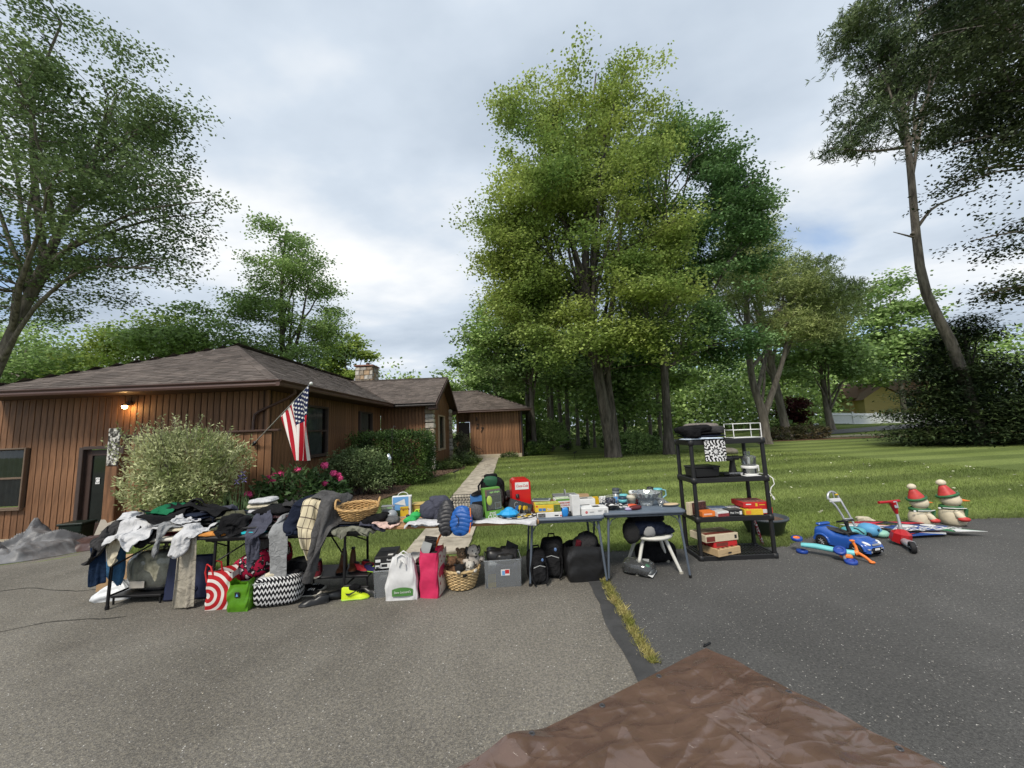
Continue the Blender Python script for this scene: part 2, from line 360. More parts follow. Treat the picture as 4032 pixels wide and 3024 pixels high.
M_OLD = ashalt_like('old_asphalt', (.098, .091, .079), (.150, .141, .124), (.95, .92, .85), 0.75, 150)
M_NEW = ashalt_like('new_asphalt', (.070, .069, .066), (.092, .090, .086), (.72, .72, .72), 0.6, 170)
M_PATCH = mat('seal_patch', (.045, .045, .045), .85, .35, 5, .4, 160)
def lawnmat():
    m = bpy.data.materials.new('lawn'); m.use_nodes = True; t = m.node_tree; L = t.links.new; b = t.nodes['Principled BSDF']; tc = t.nodes.new('ShaderNodeTexCoord')
    def noise(s, d=3, sc=None):
        n = t.nodes.new('ShaderNodeTexNoise'); v = tc.outputs['Object']
        if sc: mp = t.nodes.new('ShaderNodeMapping'); L(v, mp.inputs[0]); mp.inputs['Scale'].default_value = sc; mp.inputs['Rotation'].default_value = (0, 0, R(14)); v = mp.outputs[0]
        L(v, n.inputs['Vector']); n.inputs['Scale'].default_value = s; n.inputs['Detail'].default_value = d; return n.outputs[0]
    r = t.nodes.new('ShaderNodeValToRGB'); L(noise(.35, 4), r.inputs[0]); r.color_ramp.elements[0].position = .3; r.color_ramp.elements[1].position = .7
    r.color_ramp.elements[0].color = (.130, .176, .048, 1); r.color_ramp.elements[1].color = (.190, .240, .080, 1)
    f = t.nodes.new('ShaderNodeValToRGB'); L(noise(38, 3), f.inputs[0]); f.color_ramp.elements[0].position = .3; f.color_ramp.elements[1].position = .72
    f.color_ramp.elements[0].color = (.42, .45, .40, 1); f.color_ramp.elements[1].color = (1.45, 1.4, 1.35, 1)
    y = t.nodes.new('ShaderNodeMix'); y.data_type = 'RGBA'; y.blend_type = 'MULTIPLY'; y.inputs[0].default_value = .85; L(mow_stripes(t, tc.outputs['Object'], r.outputs[0]), y.inputs[6]); L(f.outputs[0], y.inputs[7])
    L(y.outputs[2], b.inputs['Base Color']); b.inputs['Roughness'].default_value = .9; b.inputs['Specular IOR Level'].default_value = .15
    bp = t.nodes.new('ShaderNodeBump'); L(noise(55, 3), bp.inputs['Height']); bp.inputs['Strength'].default_value = .6; bp.inputs['Distance'].default_value = .03; L(bp.outputs[0], b.inputs['Normal']); return m
M_LAWN = lawnmat()

def sheet(name, xs, ys, m, dz=0.0, zf=terrain):
    X, Y = np.meshgrid(xs, ys); V = np.stack([X, Y, zf(X, Y) + dz], -1).reshape(-1, 3); nx, ny = len(xs), len(ys)
    i, j = np.meshgrid(np.arange(nx - 1), np.arange(ny - 1)); a = (j * nx + i).ravel(); F = np.stack([a, a + 1, a + 1 + nx, a + nx], -1)
    o = link(name, fastmesh(name, V, F, m, smooth=True)); o['kind'] = 'structure'; return o
gx = np.concatenate([[-400, -200, -120, -80, -60], np.arange(-50, 51, 1.0), [60, 80, 120, 200, 400]]); gyv = np.concatenate([[-60, -30, -15], np.arange(-8, 80, 1.0), [90, 110, 150, 250, 500]])
sheet('lawn_ground', gx, gyv, M_LAWN, -0.012)

def strip(name, xs, y0f, y1f, m, dz, ny=24):
    """sheet between two curves y0f(x) and y1f(x)"""
    xs = np.asarray(xs); v = np.linspace(0, 1, ny + 1); X = np.repeat(xs[None], ny + 1, 0); Y = y0f(xs)[None] * (1 - v[:, None]) + y1f(xs)[None] * v[:, None]
    V = np.stack([X, Y, terrain(X, Y) + dz], -1).reshape(-1, 3); nx = len(xs); i, j = np.meshgrid(np.arange(nx - 1), np.arange(ny)); a = (j * nx + i).ravel()
    o = link(name, fastmesh(name, V, np.stack([a, a + 1, a + 1 + nx, a + nx], -1), m, smooth=True)); o['kind'] = 'structure'; return o
_j = lambda x, s, a: a * vnoise(np.stack([np.asarray(x) * 3.0, np.zeros(np.shape(x))], -1), s, 3)
strip('old_driveway', np.concatenate([[-30, -20], np.arange(-15, 0.8, .12), [.80]]), lambda x: x * 0 - 7, lambda x: yb(x) + _j(x, 1, .05), M_OLD, 0.0)
strip('new_driveway', np.concatenate([np.arange(.90, 14, .12), [20, 30]]), lambda x: x * 0 - 7, lambda x: yb(x) + _j(x, 2, .05), M_NEW, 0.0)
# sealed joint between the two pavings, and the weeds growing in it
v = np.linspace(0, 1, 40); yy = -2 + v * 7.4
ml = np.stack([.735 + .05 * vnoise(np.stack([yy * 3, yy * 0], -1), 4, 4) + .012 * (yy - 3), yy, yy * 0 + .004], -1); mr = np.stack([.905 + yy * 0, yy, yy * 0 + .004], -1)
V = np.concatenate([ml, mr]); a = np.arange(39); o = link('joint_patch', fastmesh('joint_patch', V, np.stack([a, a + 40, a + 41, a + 1], -1), M_PATCH)); o['kind'] = 'structure'

for ck in ([(-7.6, 5.0), (-6.6, 4.75), (-6.0, 4.95), (-5.2, 4.72), (-4.9, 4.80)], [(-6.4, 3.5), (-5.6, 3.75), (-5.1, 3.7), (-4.6, 3.95), (-3.9, 4.02)], [(-6.8, 4.1), (-6.2, 4.2), (-5.5, 4.08)]):
    cs = np.linspace(0, len(ck) - 1, 40); cxx = np.interp(cs, range(len(ck)), [p[0] for p in ck]); cyy = np.interp(cs, range(len(ck)), [p[1] for p in ck]) + .04 * vnoise(np.stack([cs * 3, cs * 0], -1), 31); cw = .004 + .004 * RNG.random(40)
    V = np.concatenate([np.stack([cxx, cyy - cw, terrain(cxx, cyy) + .003], -1), np.stack([cxx, cyy + cw, terrain(cxx, cyy) + .003], -1)]); a = np.arange(39); o = link('asphalt_crack', fastmesh('asphalt_crack', V, np.stack([a, a + 1, a + 41, a + 40], -1), mat('crack_dark', (.02, .019, .017), .95))); o['kind'] = 'structure'
# front walk: separate concrete slabs with open joints
M_WALK = mat('walk_concrete', (.30, .262, .205), .9, .30, 3.5, .5, 70, col2=(.40, .355, .285), detail=8)
M_WJ = mat('walk_joint', (.13, .12, .09), .95, .3, 20)
wb = MB(); l0, r0 = WK(5.6); l1, r1 = WK(24.3); wb.add([(l0 + .03, 5.6, -.004), (r0 - .03, 5.6, -.004), (r1 - .03, 24.3, -.004), (l1 + .03, 24.3, -.004)], [(0, 1, 2, 3)])
walk = wb.build('front_walk', M_WJ, kind='structure'); y = 5.62; rs = random.Random(3)
while y < 24:
    d = rs.uniform(.62, .98); (la, ra), (lb, rb) = WK(y), WK(y + d - .025); s = MB(); j = lambda: rs.uniform(-.015, .015); h = .022 + rs.uniform(-.006, .006)
    k = 0 if rs.random() < .55 else 1; cuts = [0, 1] if k == 0 else [0, rs.uniform(.35, .65), 1]
    for q in range(len(cuts) - 1):
        s = MB(); u0, u1 = cuts[q] + (.012 if q else 0), cuts[q + 1]
        pts = [(la + (ra - la) * u0 + j(), y + j()), (la + (ra - la) * u1 + j(), y + j()), (lb + (rb - lb) * u1 + j(), y + d - .025 + j()), (lb + (rb - lb) * u0 + j(), y + d - .025 + j())]
        s.prism(pts, -.02, h + rs.uniform(-.004, .004)); s.build('slab', M_WALK, walk)
    y += d

# mulch bed along the house: ground sheet plus loose bark chips
M_MULCH = mat('mulch', (.052, .032, .020), .95, .6, 30, .9, 60, col2=(.12, .075, .05))
bed = np.array([(-4.6, 8.0), (-4.9, 7.4), (-6.0, 7.0), (-8.4, 8.0), (-8.6, 8.62), (-5.5, 8.62), (-5.98, 9.4), (-5.98, 17.3), (-3.75, 17.3), (-3.75, 22.4), (-2.5, 22.0), (-2.35, 17.8), (-2.9, 15.6), (-3.5, 13.2), (-3.3, 11.4), (-3.7, 9.6)])
bm = MB(); cxy = bed.mean(0); bm.add([(x, y, tz(x, y) + .012) for x, y in bed], [tuple(range(len(bed)))]); bedo = bm.build('mulch_bed', M_MULCH, kind='structure')
def inpoly(P, poly):
    x, y = P[:, 0], P[:, 1]; ins = np.zeros(len(P), bool); n = len(poly)
    for i in range(n):
        x0, y0 = poly[i]; x1, y1 = poly[(i + 1) % n]; c = ((y0 > y) != (y1 > y)) & (x < (x1 - x0) * (y - y0) / (y1 - y0 + 1e-12) + x0); ins ^= c
    return ins
def shards(P, L, W, tilt, rng, lift=0.0):
    """one small quad per point"""
    n = len(P); a = rng.uniform(0, 2 * PI, n); t = rng.normal(0, tilt, n); u = np.stack([np.cos(a) * np.cos(t), np.sin(a) * np.cos(t), np.sin(t)], -1) * L[:, None] / 2
    b = np.stack([-np.sin(a), np.cos(a), rng.normal(0, tilt, n)], -1) * W[:, None] / 2; P = P + np.array([0, 0, lift])
    V = np.stack([P - u - b, P + u - b, P + u + b, P - u + b], 1).reshape(-1, 3); return V, np.arange(4 * n).reshape(-1, 4)
Q = RNG.uniform((-8.8, 6.8), (-2.2, 22.2), (60000, 2)); Q = Q[inpoly(Q, bed)]; Q = Q[RNG.random(len(Q)) < np.clip(70 / Q[:, 1] ** 2, 0, 1)]
P3 = np.column_stack([Q, terrain(Q[:, 0], Q[:, 1]) + .018]); V, F = shards(P3, RNG.uniform(.03, .09, len(P3)), RNG.uniform(.01, .03, len(P3)), .3, RNG)
o = link('bark_chips', fastmesh('bark_chips', V, F, mat('bark_chip', (.09, .055, .035), .9, .4, 30, isl=.6)), bedo); o['kind'] = 'stuff'

# pale petals, grit and leaf litter blown over the asphalt
n = 320; P = np.column_stack([RNG.uniform(-9, 9, n), RNG.uniform(1.2, 6, n) ** 1.0]); P = P[P[:, 1] < yb(P[:, 0]) - .05]; P3 = np.column_stack([P, terrain(P[:, 0], P[:, 1]) + .006])
V, F = shards(P3, RNG.uniform(.005, .013, len(P3)), RNG.uniform(.003, .008, len(P3)), .25, RNG)
o = link('fallen_petals', fastmesh('fallen_petals', V, F, mat('petal', (.30, .27, .21), .8, .3, 20, isl=.5))); o['kind'] = 'stuff'; tag(o, 'pale petals and grit scattered over the asphalt', 'litter')

n = 260; P = np.column_stack([RNG.uniform(-2, 14, n), RNG.uniform(5.8, 20, n)]); V, F = shards(np.column_stack([P, P[:, 0] * 0 + .035]), RNG.uniform(.03, .06, n), RNG.uniform(.02, .04, n), .4, RNG)
o = link('lawn_petals', fastmesh('lawn_petals', V, F, mat('lawn_petal', (.42, .42, .30), .8, .3, 20, isl=.5))); o['kind'] = 'stuff'; tag(o, 'pale fallen leaves dotted over the mown lawn', 'litter')
# grass blades
def blades(name, P, h, wd, m, lean, parent=None, label=None, cat=None):
    n = len(P); a = RNG.uniform(0, 2 * PI, n); d = np.stack([np.cos(a), np.sin(a), np.zeros(n)], -1) * wd[:, None] / 2
    tip = P + np.stack([RNG.normal(0, lean, n), RNG.normal(0, lean, n), np.ones(n)], -1) * h[:, None]
    V = np.stack([P - d, P + d, tip], 1).reshape(-1, 3); o = link(name, fastmesh(name, V, np.arange(3 * n).reshape(-1, 3), m), parent); o['kind'] = 'stuff'
    if label: tag(o, label, cat)
    return o
M_BLADE = leafmat('grass_blade', (.165, .220, .058), (.255, .305, .105), .5, .5, .4, stripe=True)
n = 520000; yv = 5.0 + 19 * RNG.random(n) ** 2.3; xv = RNG.uniform(-1.5, 1.5, n) * yv
k = (yv > yb(xv) - .04 + .05 * vnoise(np.stack([xv * 6, yv * 6], -1), 9)) & ~inpoly(np.stack([xv, yv], -1), bed) & (xv < 14)
l_, r_ = WK(yv); k &= ~((xv > l_ + .02) & (xv < r_ - .02)) & ~((xv < -5.5) & (yv > 8.5)) & ~((xv < -9)) 
xv, yv = xv[k], yv[k]; sc = (yv / 6.0) ** .85; fr = np.where(yv < yb(xv) + .12, 1.5, 1.0)
blades('lawn_grass', np.column_stack([xv, yv, terrain(xv, yv) - .012]), RNG.uniform(.025, .055, len(xv)) * sc ** .5 * fr, RNG.uniform(.004, .008, len(xv)) * sc, M_BLADE, .45, label='short mown lawn grass behind the sale tables', cat='grass')
n = 4200; yv = RNG.uniform(2.93, 5.0, n); xv = .918 + .008 * np.sin(yv * 9) + RNG.normal(0, .024, n) * (1 + .5 * vnoise(np.stack([yv * 4, yv * 0], -1), 5)); k = np.abs(xv - .918) < .075; xv, yv = xv[k], yv[k]
M_WEED = leafmat('weed_blade', (.19, .20, .045), (.42, .36, .14), 7, .35, .3)
blades('joint_weeds', np.column_stack([xv, yv, xv * 0 + .002]), RNG.uniform(.012, .040, len(xv)), RNG.uniform(.005, .011, len(xv)), M_WEED, .8, label='strip of yellow green weeds in the joint between the two asphalts', cat='weeds')
# ================================================================== the house
M_SID = mat('cedar_siding', (.140, .066, .031), .6, .30, 2.2, .3, 40, col2=(.225, .112, .055), obj=.20, detail=6, aniso=(5, 5, .7))
M_SIDD = mat('siding_back', (.05, .024, .013), .8)
M_TRIM = mat('brown_trim', (.062, .034, .026), .45, .15, 3)
M_GUT = mat('gutter_metal', (.085, .045, .036), .4, .12, 2, spec=.5)
M_SHG = mat('asphalt_shingle', (.098, .079, .069), .9, .15, 1.2, .5, 220, col2=(.124, .102, .090), isl=.28)
M_FND = mat('foundation', (.42, .36, .27), .9, .2, 3, .3, 50)
M_SOF = mat('soffit', (.075, .042, .028), .7, .15, 3)
M_WFR = mat('window_frame', (.075, .052, .042), .5, .1, 4)
M_WTAN = mat('window_frame_tan', (.42, .33, .23), .5, .1, 4)
M_GLS = glassmat('window_glass', (.55, .60, .60), .02, 1.25)
M_CURT = mat('curtain', (.30, .29, .27), .9, .2, 4)
M_ROOM = mat('room_dark', (.012, .012, .013), .9)
M_STONE = mat('field_stone', (.36, .30, .23), .85, .35, 5, .6, 25, col2=(.50, .46, .40), isl=0)
house = thing('house', 'brown cedar ranch house with hipped shingle roof and plank siding', 'house', (-6, 12, 0))
HL = Vector((6, -12, 0))
def hp(v): return Vector(v) + HL
EZ = 3.00; SL = .48; PW = .157
_pl = {}
def plank(parent, w, h, loc, rz, d=.022, m=M_SID, gap=.016):
    k = (round(w, 3), round(h, 2))
    if k not in _pl:
        b = MB(); b.box((0, 0, h / 2), (w - gap, d, h), b=.005); o = b.build('plank', m, parent); _pl[k] = o.data
    else: o = link('plank', _pl[k], parent)
    o.location = loc; o.rotation_euler = (0, 0, R(rz)); return o
def wall(name, p0, p1, z0, ztop, pw=PW, openings=(), zb=None):
    """planked wall from p0 to p1 (outside on the right-hand side when walking p0->p1); ztop a number or function of s"""
    p0 = Vector((*p0, 0)); p1 = Vector((*p1, 0)); d = p1 - p0; L = d.length; d.normalize(); nrm = Vector((d.y, -d.x, 0)); rz = math.degrees(math.atan2(d.y, d.x))
    zt = ztop if callable(ztop) else (lambda s: ztop)
    holes = sorted(openings); b = MB()
    def panel(s0, s1, za, zb2, zc=None):
        if s1 - s0 < .01: return
        a, c = p0 + d * s0 - nrm * .03, p0 + d * s1 - nrm * .03; i = -nrm * .10
        zl, zr = (zb2, zb2) if zc is None else (zb2, zc)
        V = [a + Vector((0, 0, za)), c + Vector((0, 0, za)), c + Vector((0, 0, zr)), a + Vector((0, 0, zl))]; V += [v + i for v in V]
        b.add([hp(v) for v in V], [(0, 1, 2, 3), (5, 4, 7, 6), (0, 4, 5, 1), (1, 5, 6, 2), (2, 6, 7, 3), (3, 7, 4, 0)])
    s = 0
    for (a0, a1, q0, q1) in holes:
        panel(s, a0, z0, zt(s), zt(a0)); panel(a0, a1, z0, q0) if q0 > z0 + .02 else None; panel(a0, a1, q1, zt(a0), zt(a1)); s = a1
    if callable(ztop):
        for u in np.linspace(s, L, 9)[:-1]: panel(u, u + (L - s) / 8, z0, zt(u), zt(u + (L - s) / 8))
    else: panel(s, L, z0, zt(s), zt(L))
    wo = b.build(name, M_SIDD, house)
    n = int(L / pw + .999)
    for i in range(n):
        s0, s1 = i * pw, min(L, (i + 1) * pw)
        if s1 - s0 < .03: continue
        sm = (s0 + s1) / 2; t = zt(sm) - .004
        iv = [(z0 - .01, t)]
        for (a0, a1, q0, q1) in holes:
            if a0 < sm < a1:
                iv = [(z0 - .01, q0), (q1, t)]
        for (za, zb2) in iv:
            if zb2 - za > .06: plank(wo, s1 - s0, zb2 - za, hp(p0 + d * sm + nrm * (-.012 + random.uniform(-.002, .002)) + Vector((0, 0, za))), rz)
    return wo
def window(p, w, h, rz, fm=M_WFR, rails=1, curtain=True, mull=0, t=.06):
    """sash window; p = bottom centre on the wall plane, facing local -Y"""
    wo = thing('window', '', '', hp(p), rz); del wo['label'], wo['category']; wo.parent = house
    b = MB()
    for sx in (-1, 1): b.box((sx * (w / 2 - t / 2 + .02), -.02, h / 2), (t, .10, h + .04), b=.006)
    b.box((0, -.021, t / 2 - .02), (w - t * .9, .098, t), b=.006); b.box((0, -.021, h - t / 2 + .02), (w - t * .9, .098, t), b=.006); b.build('frame', fm, wo)
    for k in range(rails): MB().box((0, -.012, h * (k + 1) / (rails + 1)), (w - t, .05, .045), b=.004).build('meeting_rail', fm, wo)
    hh = (h - .08) / (rails + 1)
    for k in range(rails + 1):
        z = .04 + hh * k; MB().add([(-w / 2 + t - .02, .005 + .012 * k, z), (w / 2 - t + .02, .005 + .012 * k, z), (w / 2 - t + .02, .005 + .012 * k, z + hh), (-w / 2 + t - .02, .005 + .012 * k, z + hh)], [(0, 1, 2, 3)]).build('pane', M_GLS, wo)
    MB().box((0, -.05, -.035), (w + .08, .09, .03), b=.006).build('sill', fm, wo)
    if curtain:
        c = MB(); c.grid(lambda u, v: ((u - .5) * (w - .1), .10 + .02 * math.sin(u * 40) + .01 * math.sin(u * 17), .03 + v * (h - .06)), 40, 1); c.build('curtain', M_CURT, wo)
    r = MB(); r.box((0, .30, h / 2), (w - .02, .02, h - .02)); r.box((-w / 2 + .015, .20, h / 2), (.01, .2, h)); r.box((w / 2 - .015, .20, h / 2), (.01, .2, h)); r.build('recess', M_ROOM, wo)
    return wo

FZ = lambda: 0
# left wing, front wall facing the drive (window and basement-level door)
WL = wall('wall', (-13.0, 9.4), (-6.0, 9.4), -.42, EZ - .02, openings=[(.25, 1.19, .30, 1.70), (2.60, 3.55, -.42, 1.66)])
window((-12.28, 9.4, .30), .94, 1.40, 0, mat('window_frame_buff', (.15, .105, .072), .5), curtain=True, t=.038)
# east wall of the wing, two tall windows
WE = wall('wall', (-6.0, 9.4), (-6.0, 17.4), .18, EZ - .02, openings=[(1.55, 2.95, 1.15, 2.62), (5.55, 6.85, 1.15, 2.62)])
window((-6.0, 9.4 + 2.25, 1.15), 1.40, 1.47, 90, M_WFR); window((-6.0, 9.4 + 6.2, 1.15), 1.30, 1.47, 90, M_WFR)
# cross-gable wing
WG = wall('wall', (-6.0, 17.4), (-3.75, 17.4), .12, EZ + .1)
gz_ = lambda s: EZ + .12 + SL * (2.6 - abs(s - 2.6))
WGE = wall('wall', (-3.75, 17.4), (-3.75, 22.6), .12, gz_, pw=.2, openings=[(1.75, 3.35, .85, 2.55)])
window((-3.75, 17.4 + 2.55, .85), 1.60, 1.70, 90, M_WTAN, rails=0)
# right wing with the house number
W27 = wall('wall', (-2.75, 24.5), (.45, 24.5), .22, 2.94, pw=.185)
WR = wall('wall', (.45, 24.5), (.45, 31.0), .22, 2.94, pw=.185)
WD = wall('wall', (-3.75, 25.2), (-2.75, 25.2), .22, 2.94, pw=.185, openings=[(.12, .9, .22, 2.3)])
b = MB(); b.box(hp((-2.755, 24.82, 1.58)), (.03, .76, 2.72)); b.build('porch_return', M_SID, house)
b = MB(); b.box((0, 0, 1.02), (.72, .05, 2.04), b=.01); d2 = b.build('front_door', mat('dark_door', (.04, .028, .024), .4), house, hp((-3.24, 25.22, .23))); MB().ball((.27, -.05, 1.0), .03, 8).build('handle', mat('brass', (.4, .28, .1), .3, metal=1), d2)
# foundations
for c, d in (((-6.03, 13.4, -.02), (.14, 7.9, .36)), ((-4.87, 17.43, -.04), (2.1, .14, .28)), ((-3.78, 20.0, -.04), (.14, 5.1, .28)), ((-1.15, 24.53, -.02), (3.2, .14, .46)), ((.42, 27.8, -.02), (.14, 6.4, .46))):
    MB().box(hp(c), d, b=.01).build('foundation', M_FND, house)
MB().box(hp((-9.5, 9.45, -.49)), (7, .12, .16)).build('foundation', M_FND, house)
MB().box(hp((.47, 24.47, 1.6)), (.05, .05, 2.72), b=.005).build('corner_board', M_TRIM, house)
MB().box(hp((-5.98, 9.375, 1.3)), (.06, .06, 3.4), b=.005).build('corner_board', M_SID, house)

# roofs: sheathing slab, then every shingle as a raised tab, course by course
def roof(poly, e0, e1, course=.14, seed=1):
    """poly: 3-D corners of a planar roof face (counter-clockwise from outside), e0->e1 its eave"""
    e0 = Vector(e0); e1 = Vector(e1); P = [Vector(p) for p in poly]; ex = (e1 - e0).normalized(); nrm = (P[1] - P[0]).cross(P[2] - P[0]).normalized()
    if nrm.z < 0: nrm = -nrm
    up = nrm.cross(ex).normalized()
    if up.z < 0: up = -up
    b = MB(); n = len(P); b.add([hp(p) for p in P] + [hp(p - nrm * .09) for p in P], [tuple(range(n)), tuple(range(n, 2 * n))[::-1]] + [(i, n + i, n + (i + 1) % n, (i + 1) % n) for i in range(n)])
    ro = b.build('roof', M_SOF, house)
    q = [((p - e0).dot(ex), (p - e0).dot(up)) for p in P]; top = max(y for _, y in q); rs = random.Random(seed); V = []; F = []; m = 0; y = -.02
    while y < top - .02:
        yc = min(max(y + .05, .001), top - .005); xs = []
        for i in range(n):
            (x0, y0), (x1, y1) = q[i], q[(i + 1) % n]
            if (y0 - yc) * (y1 - yc) <= 0 and abs(y1 - y0) > 1e-6: xs.append(x0 + (x1 - x0) * (yc - y0) / (y1 - y0))
        if len(xs) < 2: break
        a, c = min(xs), max(xs); x = a - rs.uniform(0, .1)
        while x < c:
            wv = rs.uniform(.15, .34); x0, x1 = max(a, x), min(c, x + wv - .006)
            if x1 - x0 > .02:
                th = rs.uniform(.010, .020); dy = rs.uniform(-.008, .008)
                for (xx, yy, hh) in ((x0, y + dy, th), (x1, y + dy, th), (x1, y + course + .03, .003), (x0, y + course + .03, .003), (x0, y + dy, 0), (x1, y + dy, 0)):
                    p = e0 + ex * xx + up * yy + nrm * (hh + .002); V.append(hp(p))
                F.append((m, m + 1, m + 2, m + 3)); F.append((m + 4, m + 5, m + 1, m)); m += 6
            x += wv
        y += course
    o = link('shingles', fastmesh('shingles', np.array(V), np.array(F), M_SHG), ro); o['kind'] = 'stuff'; return ro
def cap(p0, p1, parent):
    p0 = Vector(p0); p1 = Vector(p1); d = p1 - p0; n = int(d.length / .16); d.normalize(); side = d.cross(Vector((0, 0, 1))).normalized(); up = side.cross(d)
    V = []; F = []
    for i in range(n):
        a = p0 + d * (i * .16); c = a + d * .2; k = len(V)
        for (p, h) in ((a, .034), (c, .026)):
            V += [hp(p - side * .15 + up * (h - .06)), hp(p + up * h), hp(p + side * .15 + up * (h - .06))]
        F += [(k, k + 1, k + 4, k + 3), (k + 1, k + 2, k + 5, k + 4)]
    o = link('ridge_cap', fastmesh('ridge_cap', np.array(V), np.array(F), M_SHG), parent); o['kind'] = 'stuff'
X0, X1, Y0, T = -12.62, -5.28, 8.6, 3.67
pk = (X1 - T, Y0 + T, EZ + SL * T); bk = (X1 - T, 26.0, EZ + SL * T)
r1_ = roof([(X0, Y0, EZ), (X1, Y0, EZ), pk], (X0, Y0, EZ), (X1, Y0, EZ), seed=1)
GP = 20.0; GH = 3.2; gxr = -3.38
r2_ = roof([(X1, Y0, EZ), (X1, 26.0, EZ), bk, pk], (X1, Y0, EZ), (X1, 26, EZ), seed=2)
roof([(X0, 26, EZ), (X0, Y0, EZ), pk, bk], (X0, 26, EZ), (X0, Y0, EZ), .3, seed=3)
# cross gable: front and rear face, running into the wing's slope
gt = EZ + SL * GH; xv_ = X1 - GH
r3_ = roof([(X1, GP - GH, EZ + .003), (gxr, GP - GH, EZ + .003), (gxr, GP, gt), (xv_, GP, gt)], (X1, GP - GH, EZ + .003), (gxr, GP - GH, EZ + .003), seed=4)
roof([(gxr, GP + GH, EZ + .003), (X1, GP + GH, EZ + .003), (xv_, GP, gt), (gxr, GP, gt)], (gxr, GP + GH, EZ + .003), (X1, GP + GH, EZ + .003), .3, seed=5)
A0, A1, B0, T2 = -9, 1.15, 23.92, 3.65; z27 = 2.97
p27 = (A1 - T2, B0 + T2, z27 + .44 * T2); q27 = (A0, B0 + T2, z27 + .44 * T2)
r4_ = roof([(A0, B0, z27), (A1, B0, z27), p27, q27], (A0, B0, z27), (A1, B0, z27), seed=6)
roof([(A1, B0, z27), (A1, B0 + 2 * T2, z27), p27], (A1, B0, z27), (A1, B0 + 2 * T2, z27), .3, seed=7)
cap((X1, Y0, EZ), pk, r1_); cap(pk, bk, r2_); cap((gxr, GP, gt), (xv_, GP, gt), r3_); cap((A1, B0, z27), p27, r4_); cap(p27, q27, r4_)
# soffits and gutters
def soffit(pts): MB().add([hp(p) for p in pts], [tuple(range(len(pts)))]).build('soffit', M_SOF, house)
soffit([(X0, Y0 + .05, EZ - .11), (X1 - .05, Y0 + .05, EZ - .11), (X1 - .05, 9.46, EZ - .11), (X0, 9.46, EZ - .11)]); soffit([(-6.05, 9.46, EZ - .113), (X1 - .05, 9.46, EZ - .113), (X1 - .05, 16.9, EZ - .113), (-6.05, 16.9, EZ - .113)])
soffit([(-6.05, 16.85, EZ - .118), (gxr, 16.85, EZ - .118), (gxr, 17.5, EZ - .118), (-6.05, 17.5, EZ - .118)]); soffit([(-3.8, 24.0, z27 - .1), (1.1, 24.0, z27 - .1), (1.1, 31.0, z27 - .1), (-3.8, 31.0, z27 - .1)])
def gutter(p0, p1, m=M_GUT):
    p0 = Vector(p0); p1 = Vector(p1); d = (p1 - p0).normalized(); o = Vector((d.y, -d.x, 0)); pr = [(-.01, .0), (-.01, -.13), (.07, -.13), (.085, -.09), (.075, -.05), (.115, -.01), (.115, .01), (.10, .01), (.07, -.035), (.0, -.035)]
    b = MB(); n = len(pr); V = [hp(p + o * x + Vector((0, 0, z))) for p in (p0, p1) for x, z in pr]
    b.add(V, [tuple(range(n)), tuple(range(n, 2 * n))[::-1]] + [(i, n + i, n + (i + 1) % n, (i + 1) % n) for i in range(n)]); b.build('gutter', m, house)
gutter((X0, Y0 - .01, EZ), (X1 + .09, Y0 - .01, EZ)); gutter((X1 + .01, Y0 - .1, EZ - .002), (X1 + .01, GP - GH - .02, EZ - .002)); gutter((X1 + .02, GP - GH - .01, EZ), (gxr, GP - GH - .01, EZ), mat('gutter_dark', (.03, .025, .024), .4)); gutter((-4.2, B0 - .01, z27), (A1, B0 - .01, z27), M_GUT)
# barge boards and box ends of the gable
for s in (-1, 1):
    a = Vector((gxr + .02, GP + s * (GH + .02), EZ - .05)); c = Vector((gxr + .02, GP, gt - .03)); b = MB(); w2 = Vector((0, 0, -.19)); x = Vector((.03, 0, 0))
    b.add([hp(p) for p in (a, c, c + w2, a + w2, a + x, c + x, c + w2 + x, a + w2 + x)], [(0, 3, 2, 1), (4, 5, 6, 7), (0, 1, 5, 4), (3, 7, 6, 2), (0, 4, 7, 3)]); b.build('barge_board', M_TRIM, house)
    MB().box(hp((-3.55, GP + s * (GH - .30), EZ - .20)), (.36, .56, .18), b=.01).build('eave_box', M_TRIM, house)
# downspout: drops from the corner gutter and slants back to the wall
b = MB(); pts = [(-5.30, 9.30, 2.88), (-5.31, 9.33, 2.78), (-5.5, 9.35, 2.66), (-6.12, 9.345, 2.40), (-6.28, 9.34, 2.30), (-6.31, 9.34, 2.12), (-6.31, 9.34, -.3)]
b.tube([hp(p) for p in pts], .048, 8, flat=.7); b.build('downspout', M_GUT, house)
b = MB(); b.tube([hp(p) for p in ((.52, 24.44, 2.86), (.53, 24.44, 2.7), (.53, 24.44, .05))], .045, 8); b.build('downspout', mat('gutter_dark'), house)
